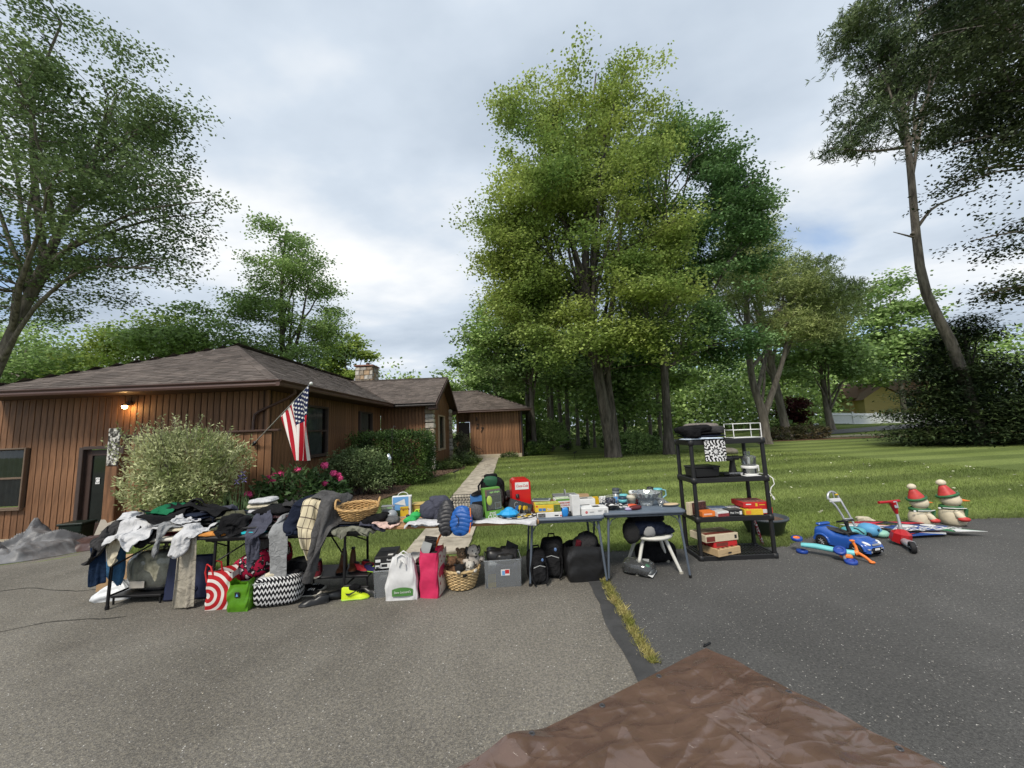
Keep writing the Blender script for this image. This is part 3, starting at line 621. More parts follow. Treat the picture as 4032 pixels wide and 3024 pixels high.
# stone quoins at the gable corners and the stone chimney: each stone its own piece
def stone(parent, c, d, rs, m=M_STONE):
    b = MB(); j = lambda k: rs.uniform(-k, k); b.box((0, 0, 0), d, rot=rotm(j(3), j(3), j(2)), b=min(d) * .18); b.v = [(x + j(.012), y + j(.012), z + j(.012)) for x, y, z in b.v]; b.build('stone', m, parent, hp(c))
M_ST = [mat('stone_%d' % i, c, .85, .3, 6, .6, 25) for i, c in enumerate([(.44, .40, .34), (.30, .25, .19), (.50, .47, .42), (.24, .18, .13), (.38, .27, .17), (.33, .31, .28)])]
rs = random.Random(5)
for (qx, qy) in ((-3.74, 17.42), (-3.74, 22.62)):
    q = MB().box(hp((qx - .04, qy + (.05 if qy < 20 else -.05), 1.5)), (.30, .30, 2.96)).build('stone_pier', mat('mortar', (.16, .15, .13), .9), house); z = .06
    while z < 2.9:
        h = rs.uniform(.13, .30)
        stone(q, (qx - .04 + rs.uniform(-.02, .02), qy + (.05 if qy < 20 else -.05) - .01, z + h / 2), (.36 + rs.uniform(0, .06), .36 + rs.uniform(0, .06), h - .02), rs, rs.choice(M_ST[:3] + M_ST[5:])); z += h
ch = MB().box(hp((-8.0, 21.0, 4.6)), (.84, .84, 1.6)).build('chimney', mat('mortar'), house)
for side in range(2):
    z = 4.45
    while z < 5.36:
        h = rs.uniform(.16, .26); x = -.46
        while x < .44:
            w_ = min(rs.uniform(.18, .36), .48 - x)
            if w_ > .06: stone(ch, (-8.0 + x + w_ / 2, 21 - .44, z + h / 2) if side == 0 else (-8.0 + .44, 21 + x + w_ / 2, z + h / 2), (w_ - .015, .10, h - .015) if side == 0 else (.10, w_ - .015, h - .015), rs, rs.choice(M_ST))
            x += w_
        z += h
MB().box(hp((-8, 21, 5.46)), (1.06, 1.06, .08), b=.01).build('chimney_cap', mat('brick_cap', (.22, .11, .08), .85, .3, 8), ch); MB().cyl(hp((-7.95, 21, 5.5)), hp((-7.95, 21, 5.68)), .10, n=12).build('flue', M_TRIM, ch)
b = MB()
for k in range(6): b.box(hp((-8.44 + .14 * k, 20.54, 4.72 - .06 * k)), (.15, .012, .16))
b.box(hp((-7.75, 20.535, 4.52)), (.6, .012, .16)); b.build('flashing', mat('lead_flashing', (.45, .46, .47), .4, .1, metal=.6), ch)
# basement door with glass, frame and notice
do = thing('door', '', '', hp((-9.925, 9.40, -.40)), 0); del do['label'], do['category']; do.parent = house
b = MB()
for sx in (-1, 1): b.box((sx * .49, -.03, 1.02), (.10, .14, 2.10), b=.008)
b.box((0, -.031, 2.05), (.90, .138, .08), b=.008); b.build('frame', mat('door_frame', (.06, .042, .036), .5), do)
b = MB()
for sx in (-1, 1): b.box((sx * .37, .02, 1.0), (.14, .05, 2.0), b=.006)
b.box((0, .021, .14), (.62, .048, .28), b=.006); b.box((0, .021, 1.93), (.62, .048, .14), b=.006); b.build('door_leaf', mat('door_brown', (.055, .034, .028), .45), do)
MB().box((0, .03, 1.07), (.61, .01, 1.6)).build('pane', mat('dark_pane', (.010, .014, .013), .06, .2, 3, spec=.6), do); b = MB(); b.box((-.14, .012, 1.26), (.10, .004, .15)); nt_ = b.build('notice', mat('white_paper', (.75, .75, .75), .7), do)
b = MB(); b.tube([(.045 * math.cos(a) - .14, .008, 1.26 + .05 * math.sin(a)) for a in np.linspace(.5, 6, 12)], .004, 4); b.build('notice_mark', mat('black_ink', (.02, .02, .02), .6), nt_); MB().ball((.36, -.03, .98), .032, 8).build('handle', mat('door_knob', (.05, .045, .04), .3, metal=.8), do)
# lit lamp under the eave, lamp and number on the right wing
lp = thing('wall_lamp', '', '', hp((-9.37, 9.33, 2.60)), 0); del lp['label'], lp['category']; lp.parent = house
b = MB(); b.cyl((0, .05, .10), (0, -.02, .10), .06, n=12); b.tube([(0, 0, .10), (0, -.07, .14), (0, -.10, .08)], .012, 6); b.lathe([(.03, .08), (.085, .03)], 12, (0, -.1, 0)); b.build('lamp_body', M_TRIM, lp)
MB().ball((0, -.10, .005), (.055, .055, .05), 12).build('bulb', mat('lit_bulb', (1, .8, .5), .5, emit=((1.0, .60, .22), 22.0)), lp)
pl = bpy.data.lights.new('lamp_glow', 'POINT'); pl.energy = 3; pl.color = (1, .55, .2); pl.shadow_soft_size = .06; po = bpy.data.objects.new('lamp_glow', pl); COL.objects.link(po); po.parent = lp; po.location = (0, -.14, -.06)
MB().ball(hp((-2.32, 24.40, 2.42)), (.07, .07, .10), 10).cyl(hp((-2.32, 24.47, 2.50)), hp((-2.32, 24.38, 2.52)), .04).build('porch_lamp', M_TRIM, house)
M_NUM = mat('number_iron', (.015, .014, .013), .5)
text('2', .42, hp((-2.30, 24.455, 1.98)), (90, 0, 0), M_NUM, house, 'house_number', ext=.01, sx=1.0, shear=.2); text('7', .42, hp((-2.04, 24.455, 1.75)), (90, 0, 0), M_NUM, house, 'house_number', ext=.01, shear=.2)
b = MB(); b.tube([hp(p) for p in ((-2.5, 24.2, .25), (-2.5, 24.2, .78), (-2.25, 24.1, .62), (-2.05, 23.95, .60), (-1.98, 23.9, .45), (-2.15, 23.95, .38))], .016, 6); b.build('hand_rail', M_NUM, house)
b = MB(); b.box(hp((-3.1, 24.75, .1)), (.9, .9, .2), b=.01); b.build('door_step', mat('walk_concrete'), house)

# plank screen beside the basement door, with its weathered post
sc_ = thing('wooden_screen', 'low cedar plank screen with a lichen grey post beside the basement door', 'screen wall', (-7.1, 8.6, 0))
n = 21
for i in range(n):
    x = -1.50 + i * .157; z0 = tz(-7.1 + x, 8.6) - .02; o = plank(sc_, .157, 1.86 - z0, (x, 0, z0), 0)
MB().box((.12, -.005, 1.885), (3.55, .12, .045), b=.008).build('cap_rail', M_TRIM, sc_); MB().box((.05, .05, .9), (3.3, .06, 1.9)).build('backing', M_SIDD, sc_)
b = MB(); b.box((-1.65, -.05, .55), (.26, .24, 1.9), b=.012); b.build('post', M_SID, sc_)
b = MB(); b.box((-1.62, -.18, 1.66), (.25, .03, .80), b=.008); b.build('lichen_board', mat('lichen', (.055, .052, .045), .95, .3, 18, .5, 60, col2=(.50, .49, .45), thr=(.46, .58)), sc_)
# ================================================================== trees and shrubs
M_BARK = mat('bark_grey', (.080, .066, .054), .9, .45, 2.5, .9, 14, col2=(.16, .138, .115), aniso=(3, 3, .6))
M_BARKD = mat('bark_dark', (.042, .035, .029), .9, .45, 2.5, .9, 14, col2=(.105, .09, .078), aniso=(3, 3, .6))
M_BARKP = mat('bark_pale', (.105, .090, .073), .9, .3, 2, .6, 12, col2=(.185, .163, .138), aniso=(3, 3, .6))
def unit(n, rng): v = rng.normal(0, 1, (n, 3)); return v / (np.linalg.norm(v, axis=1, keepdims=True) + 1e-9)
def leaf_quads(P, L, W, rng, out=None, flat=.55, droop=0.0, fold=0.0):
    """rhombic leaves at points P; flat biases them towards lying level"""
    n = len(P); u = unit(n, rng); u[:, 2] *= (1 - flat)
    if out is not None: u += out * .9
    u[:, 2] -= droop; u /= np.linalg.norm(u, axis=1, keepdims=True) + 1e-9
    nr = unit(n, rng) * (1 - flat) + np.array([0, 0, flat * 1.2]); s = np.cross(u, nr); s /= np.linalg.norm(s, axis=1, keepdims=True) + 1e-9
    u = u * L[:, None]; s = s * W[:, None]
    V = np.stack([P, P + u * .5 + s * .5, P + u, P + u * .5 - s * .5], 1).reshape(-1, 3); return V, np.arange(4 * n).reshape(-1, 4)
def clusters(blobs, n, rng, gap=-.15, gs=.45, seed=0, shell=2.6, bough=0):
    B = np.array(blobs, float); wt = B[:, 6] if B.shape[1] > 6 else B[:, 3] * B[:, 4] * B[:, 5]; k = rng.choice(len(B), n * 3, p=wt / wt.sum())
    d = unit(n * 3, rng) * (rng.random(n * 3) ** (1 / shell))[:, None]; C = B[k, :3] + d * B[k, 3:6]
    C = C[vnoise(C * gs, seed, 2) > gap]
    if bough:                                   # foliage gathers in boughs with air between them
        nb = max(6, n // bough); A = C[:nb]; r = (np.minimum(1.25, np.cbrt(B[:, 3] * B[:, 4] * B[:, 5]).mean() * .34) * rng.uniform(.7, 1.25, nb)); k = rng.integers(0, nb, n); C = A[k] + unit(n, rng) * (rng.random(n) ** .42)[:, None] * r[k][:, None] * np.array([1, 1, .5]); C[:, 2] += .12
    return C[:n]
def tree(name, label, base, path, r0, blobs, nl, ls, lm, tm, seed=1, per=26, spread=.42, limbs=9, twigs=70, gap=-.15, gs=.45, kind='leaf', group=None, rtop=.25, cat='tree', flat=.55, shell=2.6, lo=.35, extra=None, sides=10, bough=8):
    rng = np.random.default_rng(seed); rs = random.Random(seed); t = thing(name, label, cat, base, 0, group); b0 = np.array(base, float)
    C = clusters(blobs, max(8, nl // per), rng, gap, gs, seed, shell, bough if kind == 'leaf' else 0); cen = np.array(blobs, float)[:, :3].mean(0)
    # trunk and limbs
    P = [np.array(p, float) for p in path]; mb = MB(); N = 14; segs = []
    tt = np.linspace(0, len(P) - 1, N); tp = []
    for q in tt: i = min(int(q), len(P) - 2); f = q - i; tp.append(P[i] * (1 - f) + P[i + 1] * f)
    tp = np.array(tp); tp[1:-1] = (tp[:-2] + 2 * tp[1:-1] + tp[2:]) / 4; rr = r0 * (1 - (1 - rtop) * np.linspace(0, 1, N)); rr[0] *= 1.35
    mb.tube([tuple(p - b0) for p in tp], list(rr), sides); limbpts = [p for p in tp[int(N * lo):]]
    if len(C):
        far = C[rng.choice(len(C), min(limbs * 3, len(C)), replace=False)]; cnt = 0
        for c in far:
            if cnt >= limbs: break
            i = rs.randint(int(N * lo), N - 1); a = tp[i]
            if c[2] < a[2] - 1.0: continue
            L = np.linalg.norm(c - a); mid = a * .5 + c * .5 + np.array([rs.uniform(-.1, .1) * L, rs.uniform(-.1, .1) * L, .12 * L]); s = np.linspace(0, 1, 8)[:, None]
            pts = (1 - s) ** 2 * a + 2 * s * (1 - s) * mid + s * s * c; pts[1:-1] += rng.normal(0, .03 * L / 4, (6, 3)); ra = min(rr[i] * .6, .045 * L * .35 + .02)
            mb.tube([tuple(p - b0) for p in pts], list(np.linspace(ra, .018, 8)), 6); limbpts += list(pts[1:]); cnt += 1
        if extra:
            for pts, ra in extra:
                pts = np.array(pts, float); s = np.linspace(0, len(pts) - 1, 10); q = np.stack([np.interp(s, np.arange(len(pts)), pts[:, k]) for k in range(3)], -1); q[1:-1] = (q[:-2] + 2 * q[1:-1] + q[2:]) / 4
                mb.tube([tuple(p - b0) for p in q], list(np.linspace(ra, max(.02, ra * .25), 10)), 8); limbpts += list(q[2:])
        LP = np.array(limbpts)
        for c in C[rng.choice(len(C), min(twigs, len(C)), replace=False)]:
            d = np.linalg.norm(LP - c, axis=1) + 1.5 * np.maximum(0, LP[:, 2] - c[2]); a = LP[d.argmin()]; mid = (a + c) / 2 + rng.normal(0, .08, 3) * np.linalg.norm(c - a)
            mb.tube([tuple(a - b0), tuple(mid - b0), tuple(c - b0)], [.028, .018, .006], 4, cap=False)
    mb.build('trunk', tm, t)
    # crown
    if kind == 'leaf':
        k = np.repeat(np.arange(len(C)), per); Pn = C[k] + rng.normal(0, 1, (len(k), 3)) * np.array([spread, spread, spread * .38]); V, F = leaf_quads(Pn - b0, ls * rng.uniform(.7, 1.25, len(k)), ls * .8 * rng.uniform(.7, 1.25, len(k)), rng, None, flat, .25)
    elif kind == 'pine':
        k = np.repeat(np.arange(len(C)), per); tuft = C[k] + rng.normal(0, spread, (len(k), 3)) * np.array([1, 1, .45]); nn = 9; T = np.repeat(tuft, nn, 0); out = unit(len(T), rng); out[:, 2] = out[:, 2] * .7 + .25
        V, F = leaf_quads(T - b0, ls * rng.uniform(.7, 1.2, len(T)), np.full(len(T), ls * .17), rng, out, 0, 0)
    else:   # flat drooping evergreen sprays
        k = np.repeat(np.arange(len(C)), per); o = C[k] - np.array([cen[0], cen[1], 0]); o[:, 2] = 0; o /= np.linalg.norm(o, axis=1, keepdims=True) + 1e-9
        Pn = C[k] + rng.normal(0, 1, (len(k), 3)) * np.array([spread, spread, spread * .22]) + o * rng.uniform(-spread, spread, (len(k), 1)); Pn[:, 2] -= .12 * np.linalg.norm(Pn - C[k], axis=1)
        V, F = leaf_quads(Pn - b0, ls * rng.uniform(.7, 1.3, len(k)), ls * .42 * rng.uniform(.7, 1.2, len(k)), rng, o * .8, .75, .18)
    o = link('crown', fastmesh('crown', V, F, lm), t); return t
LF_MAPLE = leafmat('maple_leaf', (0.154, 0.242, 0.064), (0.401, 0.475, 0.133), .28, .45, .38)
LF_LEFT = leafmat('left_maple_leaf', (0.107, 0.164, 0.066), (0.208, 0.280, 0.119), .35, .45, .30)
LF_DARK = leafmat('dark_maple_leaf', (0.087, 0.177, 0.066), (0.226, 0.348, 0.140), .3, .45, .28)
LF_MID = leafmat('mid_leaf', (0.178, 0.277, 0.096), (0.368, 0.501, 0.184), .25, .45, .35)
LF_BRT = leafmat('bright_leaf', (0.197, 0.304, 0.057), (0.339, 0.419, 0.107), .25, .35, .42)
LF_WOOD = leafmat('wood_leaf', (0.150, 0.238, 0.083), (0.378, 0.519, 0.176), .22, .5, .28)
LF_PINE = leafmat('pine_needle', (0.159, 0.226, 0.087), (0.401, 0.458, 0.168), .3, .45, .2)
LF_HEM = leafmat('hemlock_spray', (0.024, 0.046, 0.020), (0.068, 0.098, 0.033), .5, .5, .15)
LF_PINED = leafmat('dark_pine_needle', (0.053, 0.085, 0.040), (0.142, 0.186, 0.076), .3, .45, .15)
LF_EDGE = leafmat('shaded_maple_leaf', (.030, .044, .020), (.066, .085, .036), .4, .45, .2)  # darker grey-green leaf for the maple at the right edge
LF_RED = leafmat('red_maple_leaf', (0.070, 0.019, 0.022), (0.132, 0.039, 0.040), .4, .4, .3)

# big maple leaning in from the left edge, behind the house
tree('maple_tree', 'tall open maple leaning in from the left edge behind the house', (-25, 17, 0), [(-25, 17, 0), (-23.1, 17, 5.7), (-21.3, 17, 11), (-20.3, 17.2, 14.5), (-19.5, 17.5, 19)], .27,
     [(-20.4, 17, 14.5, 5.6, 4.5, 5.2), (-23.2, 17, 20, 6.0, 4.5, 5.2), (-18.6, 17.5, 17.0, 3.4, 3.5, 4.2), (-17.0, 16.5, 12.0, 2.7, 3.5, 2.4), (-24, 16, 10.5, 4.5, 4, 4), (-20, 17, 10.2, 4.2, 3.5, 1.4)], 66000, .15, LF_LEFT, M_BARK, 11, bough=12, per=20, spread=.33, limbs=18, twigs=260, gap=-.10, gs=.42, shell=3.4,
     extra=[([(-23.2, 17, 5.4), (-21.2, 16.5, 8.0), (-18.5, 16, 9.6), (-15.2, 15.8, 9.2)], .11), ([(-21.6, 17, 10.5), (-22.6, 17, 15), (-23.1, 17, 19), (-22, 17, 23)], .16), ([(-22, 17, 9.5), (-19.5, 16.6, 11.3), (-16.5, 16.4, 12.4), (-13.8, 16.4, 12.6)], .08), ([(-20.5, 17, 14), (-18.5, 17, 16.2), (-16.2, 17, 17.6)], .08)])
# trees behind the roof, left to right
tree('backyard_tree', 'feathery dark green tree rising behind the roof peak', (-16.2, 27, 0), [(-16.2, 27, 0), (-16.3, 27, 7), (-16.6, 27, 12), (-16.4, 27, 17)], .26,
     [(-16.5, 27, 11, 4.0, 3, 4.2), (-16.2, 27, 15.4, 2.3, 2.2, 2.8), (-14.3, 27, 13.6, 1.9, 2, 1.9), (-19.3, 27, 9.5, 2.2, 2.4, 3.0), (-15.3, 27, 7.5, 3.0, 3, 3)], 34000, .18, LF_MID, M_BARKD, 12, bough=9, per=22, spread=.36, limbs=12, twigs=90, gap=.0, gs=.5, extra=[([(-16.2, 27, 6), (-15.2, 27, 9), (-14.6, 27, 13)], .16)])
for i, (x, y, h, w_, lm, lab) in enumerate([(-31, 24, 9.6, 5.4, LF_MID, 'mid green tree low behind the left end of the roof'), (-25.5, 26, 10.6, 4.4, LF_BRT, 'yellow green sunlit tree low behind the roof'), (-20.6, 25, 10.6, 3.8, LF_MID, 'bushy green tree just left of the roof peak'), (-37, 30, 12, 6, LF_WOOD, 'dark tree low behind the tall maple at the left edge')]):
    tree('backyard_tree', lab, (x, y, 0), [(x, y, 0), (x + .3, y, h * .5), (x, y, h * .85)], .2, [(x, y, h * .62, w_, w_ * .8, h * .40), (x + w_ * .4, y, h * .5, w_ * .7, w_ * .6, h * .3), (x - w_ * .4, y - .5, h * .72, w_ * .6, w_ * .6, h * .25)], 20000, .22, lm, M_BARKP, 20 + i, per=22, spread=.42, limbs=6, twigs=30, gap=-.2)
tree('backyard_tree', 'small bright yellow green tree beyond the chimney', (-18.3, 42, 0), [(-18.3, 42, 0), (-18.3, 42, 6), (-18.4, 42, 11.5)], .2, [(-18.6, 42, 9.8, 2.2, 2, 3.2), (-17.0, 42, 8.8, 1.9, 2, 2.2), (-20.2, 42, 8.2, 1.7, 2, 2.4)], 9000, .36, LF_BRT, M_BARKP, 31, per=18, spread=.5, limbs=6, twigs=20)
for i, (x, y, h, w_, lm, lab) in enumerate([(-13.2, 47, 8.6, 2.0, LF_BRT, 'thin pale young tree right of the chimney'), (-9.5, 48, 9.6, 3.4, LF_MID, 'rounded green tree far behind the gable'), (-4.6, 46, 12.4, 3.8, LF_MID, 'taller green tree far behind the roof with the house number'), (-1.2, 38, 11, 3.4, LF_WOOD, 'leafy tree right behind the numbered wing')]):
    tree('distant_tree', lab, (x, y, 0), [(x, y, 0), (x + .2, y, h * .5), (x, y, h * .9)], .16, [(x, y, h * .66, w_, w_, h * .34), (x + w_ * .5, y, h * .55, w_ * .7, w_ * .7, h * .28), (x - w_ * .5, y, h * .52, w_ * .7, w_ * .7, h * .26)], 7000, .38, lm, M_BARKP, 40 + i, per=18, spread=.5, limbs=6, twigs=25)
# the large maples in the middle of the lawn
tree('maple_tree', 'huge yellow green maple with leaning twin trunk on the lawn', (5.3, 21, 0), [(5.3, 21, 0), (4.9, 20.6, 2.6), (4.5, 20.3, 5.4), (4.2, 20.2, 9), (4.6, 20, 15), (5.0, 20, 20)], .36,
     [(4.2, 19.6, 11.5, 5.0, 4.4, 5.0), (1.4, 19.5, 12, 3.0, 3.4, 4.4), (3.6, 20, 17.6, 3.8, 3.4, 4.4), (6.8, 20, 18.2, 3.2, 3, 4.2), (6.4, 19, 8.0, 3.4, 3, 3.0), (1.5, 18.5, 8.0, 2.3, 2.6, 2.4), (3.8, 18, 7.4, 4.0, 2.5, 2.6), (5.4, 20, 21.0, 2.6, 2, 2.4), (2.2, 20, 19.4, 2.0, 2, 2.2), (7.2, 18.6, 12.5, 2.8, 2.6, 3.6), (2.2, 18.2, 5.6, 2.2, 1.8, 1.3), (5.2, 17.6, 5.4, 2.6, 1.8, 1.2), (7.6, 18.6, 5.6, 1.8, 1.8, 1.2), (.3, 19.4, 9.5, 1.9, 2.2, 3.2)], 150000, .150, LF_MAPLE, M_BARKD, 51, bough=14, per=22, spread=.33, limbs=26, twigs=240, gap=.02, gs=.7, shell=3.0, lo=.3,
     extra=[([(5.5, 21, .2), (5.3, 20.7, 3.0), (5.0, 20.4, 5.6), (6.2, 20, 11), (7.0, 20, 18)], .25), ([(4.5, 20.3, 5.4), (2.6, 20, 10), (1.6, 20, 15)], .22), ([(4.3, 20.2, 8), (3.2, 20, 14), (2.8, 20, 20)], .18), ([(4.2, 20.2, 9.5), (4.4, 20, 15), (5.6, 20, 22)], .16)])
tree('maple_tree', 'dark green maple behind and right of the huge maple', (8.46, 21.4, 0), [(8.46, 21.4, 0), (8.6, 21.4, 5), (9.0, 21.4, 12), (10.0, 21.4, 18)], .26,
     [(10.6, 22, 15.6, 3.4, 3, 4.6), (12.4, 21.8, 13.4, 3.0, 2.6, 3.4), (14.4, 21.6, 15.2, 2.0, 1.6, 1.3), (12.6, 21.8, 9.8, 2.2, 2.2, 2.4), (10.2, 22.4, 8.0, 3.6, 3, 3.0), (9.6, 23, 5.2, 3.0, 2.6, 1.8), (12.0, 22, 6.0, 2.6, 2.2, 2.0), (9.4, 22, 18.4, 2.4, 2.2, 2.2), (14.0, 21.8, 11.6, 1.8, 1.8, 1.8), (9.0, 21.6, 13.0, 2.4, 2, 4.0), (11.2, 22, 18.6, 1.8, 1.8, 1.8)], 84000, .16, LF_DARK, M_BARKD, 52, bough=12, per=24, spread=.33, limbs=18, twigs=120, gap=.0, gs=.5, shell=3.0, extra=[([(9.0, 21.4, 11), (11.5, 21.4, 13.6), (15.6, 21.5, 16.2)], .12)])
tree('young_maple', 'low leafy maple filling the shade left of the huge maple', (1.4, 27, 0), [(1.4, 27, 0), (1.3, 27, 5), (1.0, 27, 10)], .22, [(.6, 27, 9.2, 3.8, 3, 4.6), (2.6, 27, 5.6, 3.2, 2.6, 2.4), (-1.6, 27, 7.0, 2.2, 2, 2.6)], 20000, .24, LF_WOOD, M_BARKP, 53, per=22, spread=.45, limbs=10, twigs=50)
tree('young_maple', 'shaded understorey maple between the two large maples', (7.2, 25, 0), [(7.2, 25, 0), (7.2, 25, 3), (7.2, 25, 7)], .14, [(7.0, 25, 4.4, 3.2, 2.4, 3.0), (5.2, 26, 5.8, 3.2, 2.4, 2.6), (9.6, 26, 3.6, 2.6, 2, 2.2)], 16000, .24, LF_WOOD, M_BARKD, 54, per=22, spread=.45, limbs=8, twigs=40)
# pale trunks in the shaded wood
for i, (x, y, h, r0, lean, fork) in enumerate([(1.08, 30, 13, .24, .5, 1), (3.0, 31, 13, .17, .7, 0), (4.2, 34, 10, .20, -.3, 0), (4.8, 34.5, 10, .22, .2, 0), (5.9, 36, 10, .18, .3, 0), (7.0, 37, 11, .15, .3, 0), (8.4, 33, 10, .13, -.2, 0), (11.6, 33, 10, .16, .3, 0), (13.2, 35, 10, .18, .1, 0), (3.6, 39, 11, .2, 0, 0), (6.5, 31.5, 9, .11, .2, 0)]):
    p = [(x, y, 0), (x + lean * .3, y, h * .4), (x + lean, y, h)]
    tree('woodland_tree', ['forked pale trunk rising past the corner of the numbered wing', 'slim pale trunk right of the forked one in the wood', 'pale woodland trunk, left one of the close pair', 'pale woodland trunk, right one of the close pair', 'slender trunk just right of the close pair', 'thin trunk deep in shade left of the huge maple', 'thin dark trunk hidden behind the huge maple', 'thin trunk in the wood behind the black shelf', 'thicker trunk in the wood behind the black shelf', 'far trunk between the slim trunk and the pair', 'sapling trunk in front of the dark wood'][i], (x, y, 0), p, r0,
         [(x, y, h * .86, 2.6, 2.4, h * .2), (x + .8, y, h * .62, 1.8, 1.6, h * .14)], 2600, .30, LF_WOOD, M_BARKP, 60 + i, per=20, spread=.5, limbs=4, twigs=12, group='trunks in the shaded wood', extra=[([(x, y, 6), (x - .7, y, 8.5), (x - 1.1, y, 12.5)], .17)] if fork else None, lo=.6, rtop=.6)
# the wood behind, one mass of leaves
rng = np.random.default_rng(77); n = 75000
C = np.column_stack([rng.uniform(-3, 62, n // 14), rng.uniform(40, 62, n // 14), np.zeros(n // 14)]); hh = 9.5 + 3.2 * vnoise(C[:, :2] * .16, 4, 2) + .03 * np.abs(C[:, 0] - 25); C[:, 2] = .2 + rng.random(len(C)) ** .85 * hh; C[:, 1] += C[:, 2] * .2
C2 = np.column_stack([rng.uniform(-75, -8, 1500), rng.uniform(48, 64, 1500), np.zeros(1500)]); h2 = 8.0 + 3 * vnoise(C2[:, :2] * .16, 5, 2) + np.clip((-20 - C2[:, 0]) * .12, 0, 4); C2[:, 2] = .2 + rng.random(1500) * h2
C = np.concatenate([C, C2]); C = C[~((C[:, 0] / C[:, 1] > .84) & (C[:, 0] / C[:, 1] < 1.10) & (C[:, 1] < 58) & (C[:, 2] < 6.5))]; k = np.repeat(np.arange(len(C)), 14); V, F = leaf_quads(C[k] + rng.normal(0, .75, (len(k), 3)), .5 * rng.uniform(.6, 1.2, len(k)), .42 * rng.uniform(.6, 1.2, len(k)), rng, None, .45)
o = link('far_wood', fastmesh('far_wood', V, F, LF_WOOD)); o['kind'] = 'stuff'; tag(o, 'dark far wood closing the view behind the lawn', 'wood')
# pines on the right of the maples
tree('pine_tree', 'pine with a forked pale trunk right of the maples', (17.4, 27, 0), [(17.4, 27, 0), (17.5, 27, 2.0), (16.9, 27, 4.5), (17.0, 27, 9), (17.6, 27, 13)], .36,
     [(17.6, 27, 13.4, 2.4, 2.4, 2.6), (16.2, 27, 10.4, 2.2, 2.4, 1.8), (20.6, 27, 11.4, 2.6, 2.4, 1.8), (22.6, 27, 10.2, 2.4, 2.4, 1.4), (18.6, 27, 8.2, 3.2, 2.4, 1.2), (22.4, 27, 7.8, 2.2, 2, 1.0), (21.4, 27, 13.0, 1.6, 1.6, 1.2)], 5600, .28, LF_PINE, M_BARKP, 81, per=5, spread=.40, limbs=14, twigs=80, kind='pine', gap=-.12, gs=.5, extra=[([(17.5, 27, 1.9), (18.7, 27, 4.4), (19.8, 27, 7.0), (19.9, 27, 10.5)], .24)])
tree('pine_tree', 'second pine with a single brown trunk behind the forked pine', (21.8, 31, 0), [(21.8, 31, 0), (21.3, 31, 5), (20.8, 31, 12), (20.6, 31, 17)], .34, [(20.4, 31, 16.2, 2.4, 2.4, 2.8), (22.6, 31, 13.4, 2.8, 2.4, 1.6), (25.4, 31, 13.6, 2.0, 2, 1.1), (18.4, 31, 13, 2.4, 2.4, 1.8), (26, 31, 10.6, 2.6, 2.2, 1.6), (23, 31, 9.4, 3, 2.2, 1.4)], 5200, .32, LF_PINE, M_BARKP, 82, per=5, spread=.45, limbs=12, twigs=60, kind='pine', gap=-.1, gs=.5)
tree('street_tree', 'rounded green tree in front of the white fence', (29.6, 36.2, .3), [(29.6, 36.2, .3), (29.4, 36.2, 3), (29.2, 36, 7)], .38, [(28.6, 36, 7.2, 4.0, 3, 3.0), (31.4, 36, 6.0, 2.4, 2.4, 1.8), (26.4, 36, 6.0, 2.4, 2.4, 2.0), (28.6, 36, 10.2, 3.2, 2.6, 2.2)], 15000, .32, LF_MID, M_BARKP, 83, per=18, spread=.5, limbs=10, twigs=40)
tree('street_tree', 'pale green round crowned tree beyond the white fence', (46.5, 46, 1), [(46.5, 46, 1), (46.7, 46, 8), (47, 46, 16)], .3, [(47.2, 46, 13.6, 4.6, 3.4, 5.4), (46, 46, 8.6, 5.0, 3.4, 4.2), (49.6, 46, 9.6, 3.0, 3, 4)], 17000, .40, LF_MID, M_BARKP, 84, per=18, spread=.55, limbs=14, twigs=60)
tree('red_leaved_tree', 'dark red leaved ornamental tree left of the white fence', (30.6, 41.5, .8), [(30.6, 41.5, .8), (30.6, 41.5, 2), (30.5, 41.5, 3)], .12, [(30.4, 41.5, 2.4, 1.6, 1.4, 1.2)], 3500, .28, LF_RED, M_BARKD, 85, per=20, spread=.4, limbs=5, twigs=15)
# tall pine and hemlock at the right
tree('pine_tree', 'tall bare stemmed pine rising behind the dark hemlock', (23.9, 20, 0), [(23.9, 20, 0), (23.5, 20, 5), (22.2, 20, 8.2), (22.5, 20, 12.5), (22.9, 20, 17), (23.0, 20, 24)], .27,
     [(21.4, 20, 20.2, 1.9, 1.8, .55), (20.9, 20, 18.4, 1.7, 1.6, .5), (20.6, 20, 17.0, 1.8, 1.5, .4), (24.4, 20, 21, 2.6, 2.2, .9), (23.2, 20, 22.6, 2.4, 2.2, .7), (22.6, 20, 24.6, 2.6, 2.4, .9), (23.4, 20, 26.2, 2.4, 2.4, 1.0), (26.6, 20, 18.8, 2.6, 2.2, .8), (25.4, 20, 17.2, 1.8, 1.6, .5), (27.2, 20, 22.4, 2.6, 2.4, 1.2), (27.4, 20, 25, 2.6, 2.4, 1.2), (18.9, 20, 16.6, .8, .7, .35), (20.0, 20, 22.0, 1.3, 1.2, .4)], 6800, .30, LF_PINED, M_BARK, 86, per=5, spread=.38, limbs=18, twigs=110, kind='pine', gap=-.1, gs=.6, lo=.68, rtop=.4, extra=[([(22.9, 20, 16.6), (20.8, 20, 16.4), (18.5, 20, 16.7)], .09), ([(22.2, 20, 11.4), (23.6, 20, 13.0), (26.5, 20, 14)], .10), ([(22.4, 20, 11.2), (21.2, 20, 11.6)], .06)])
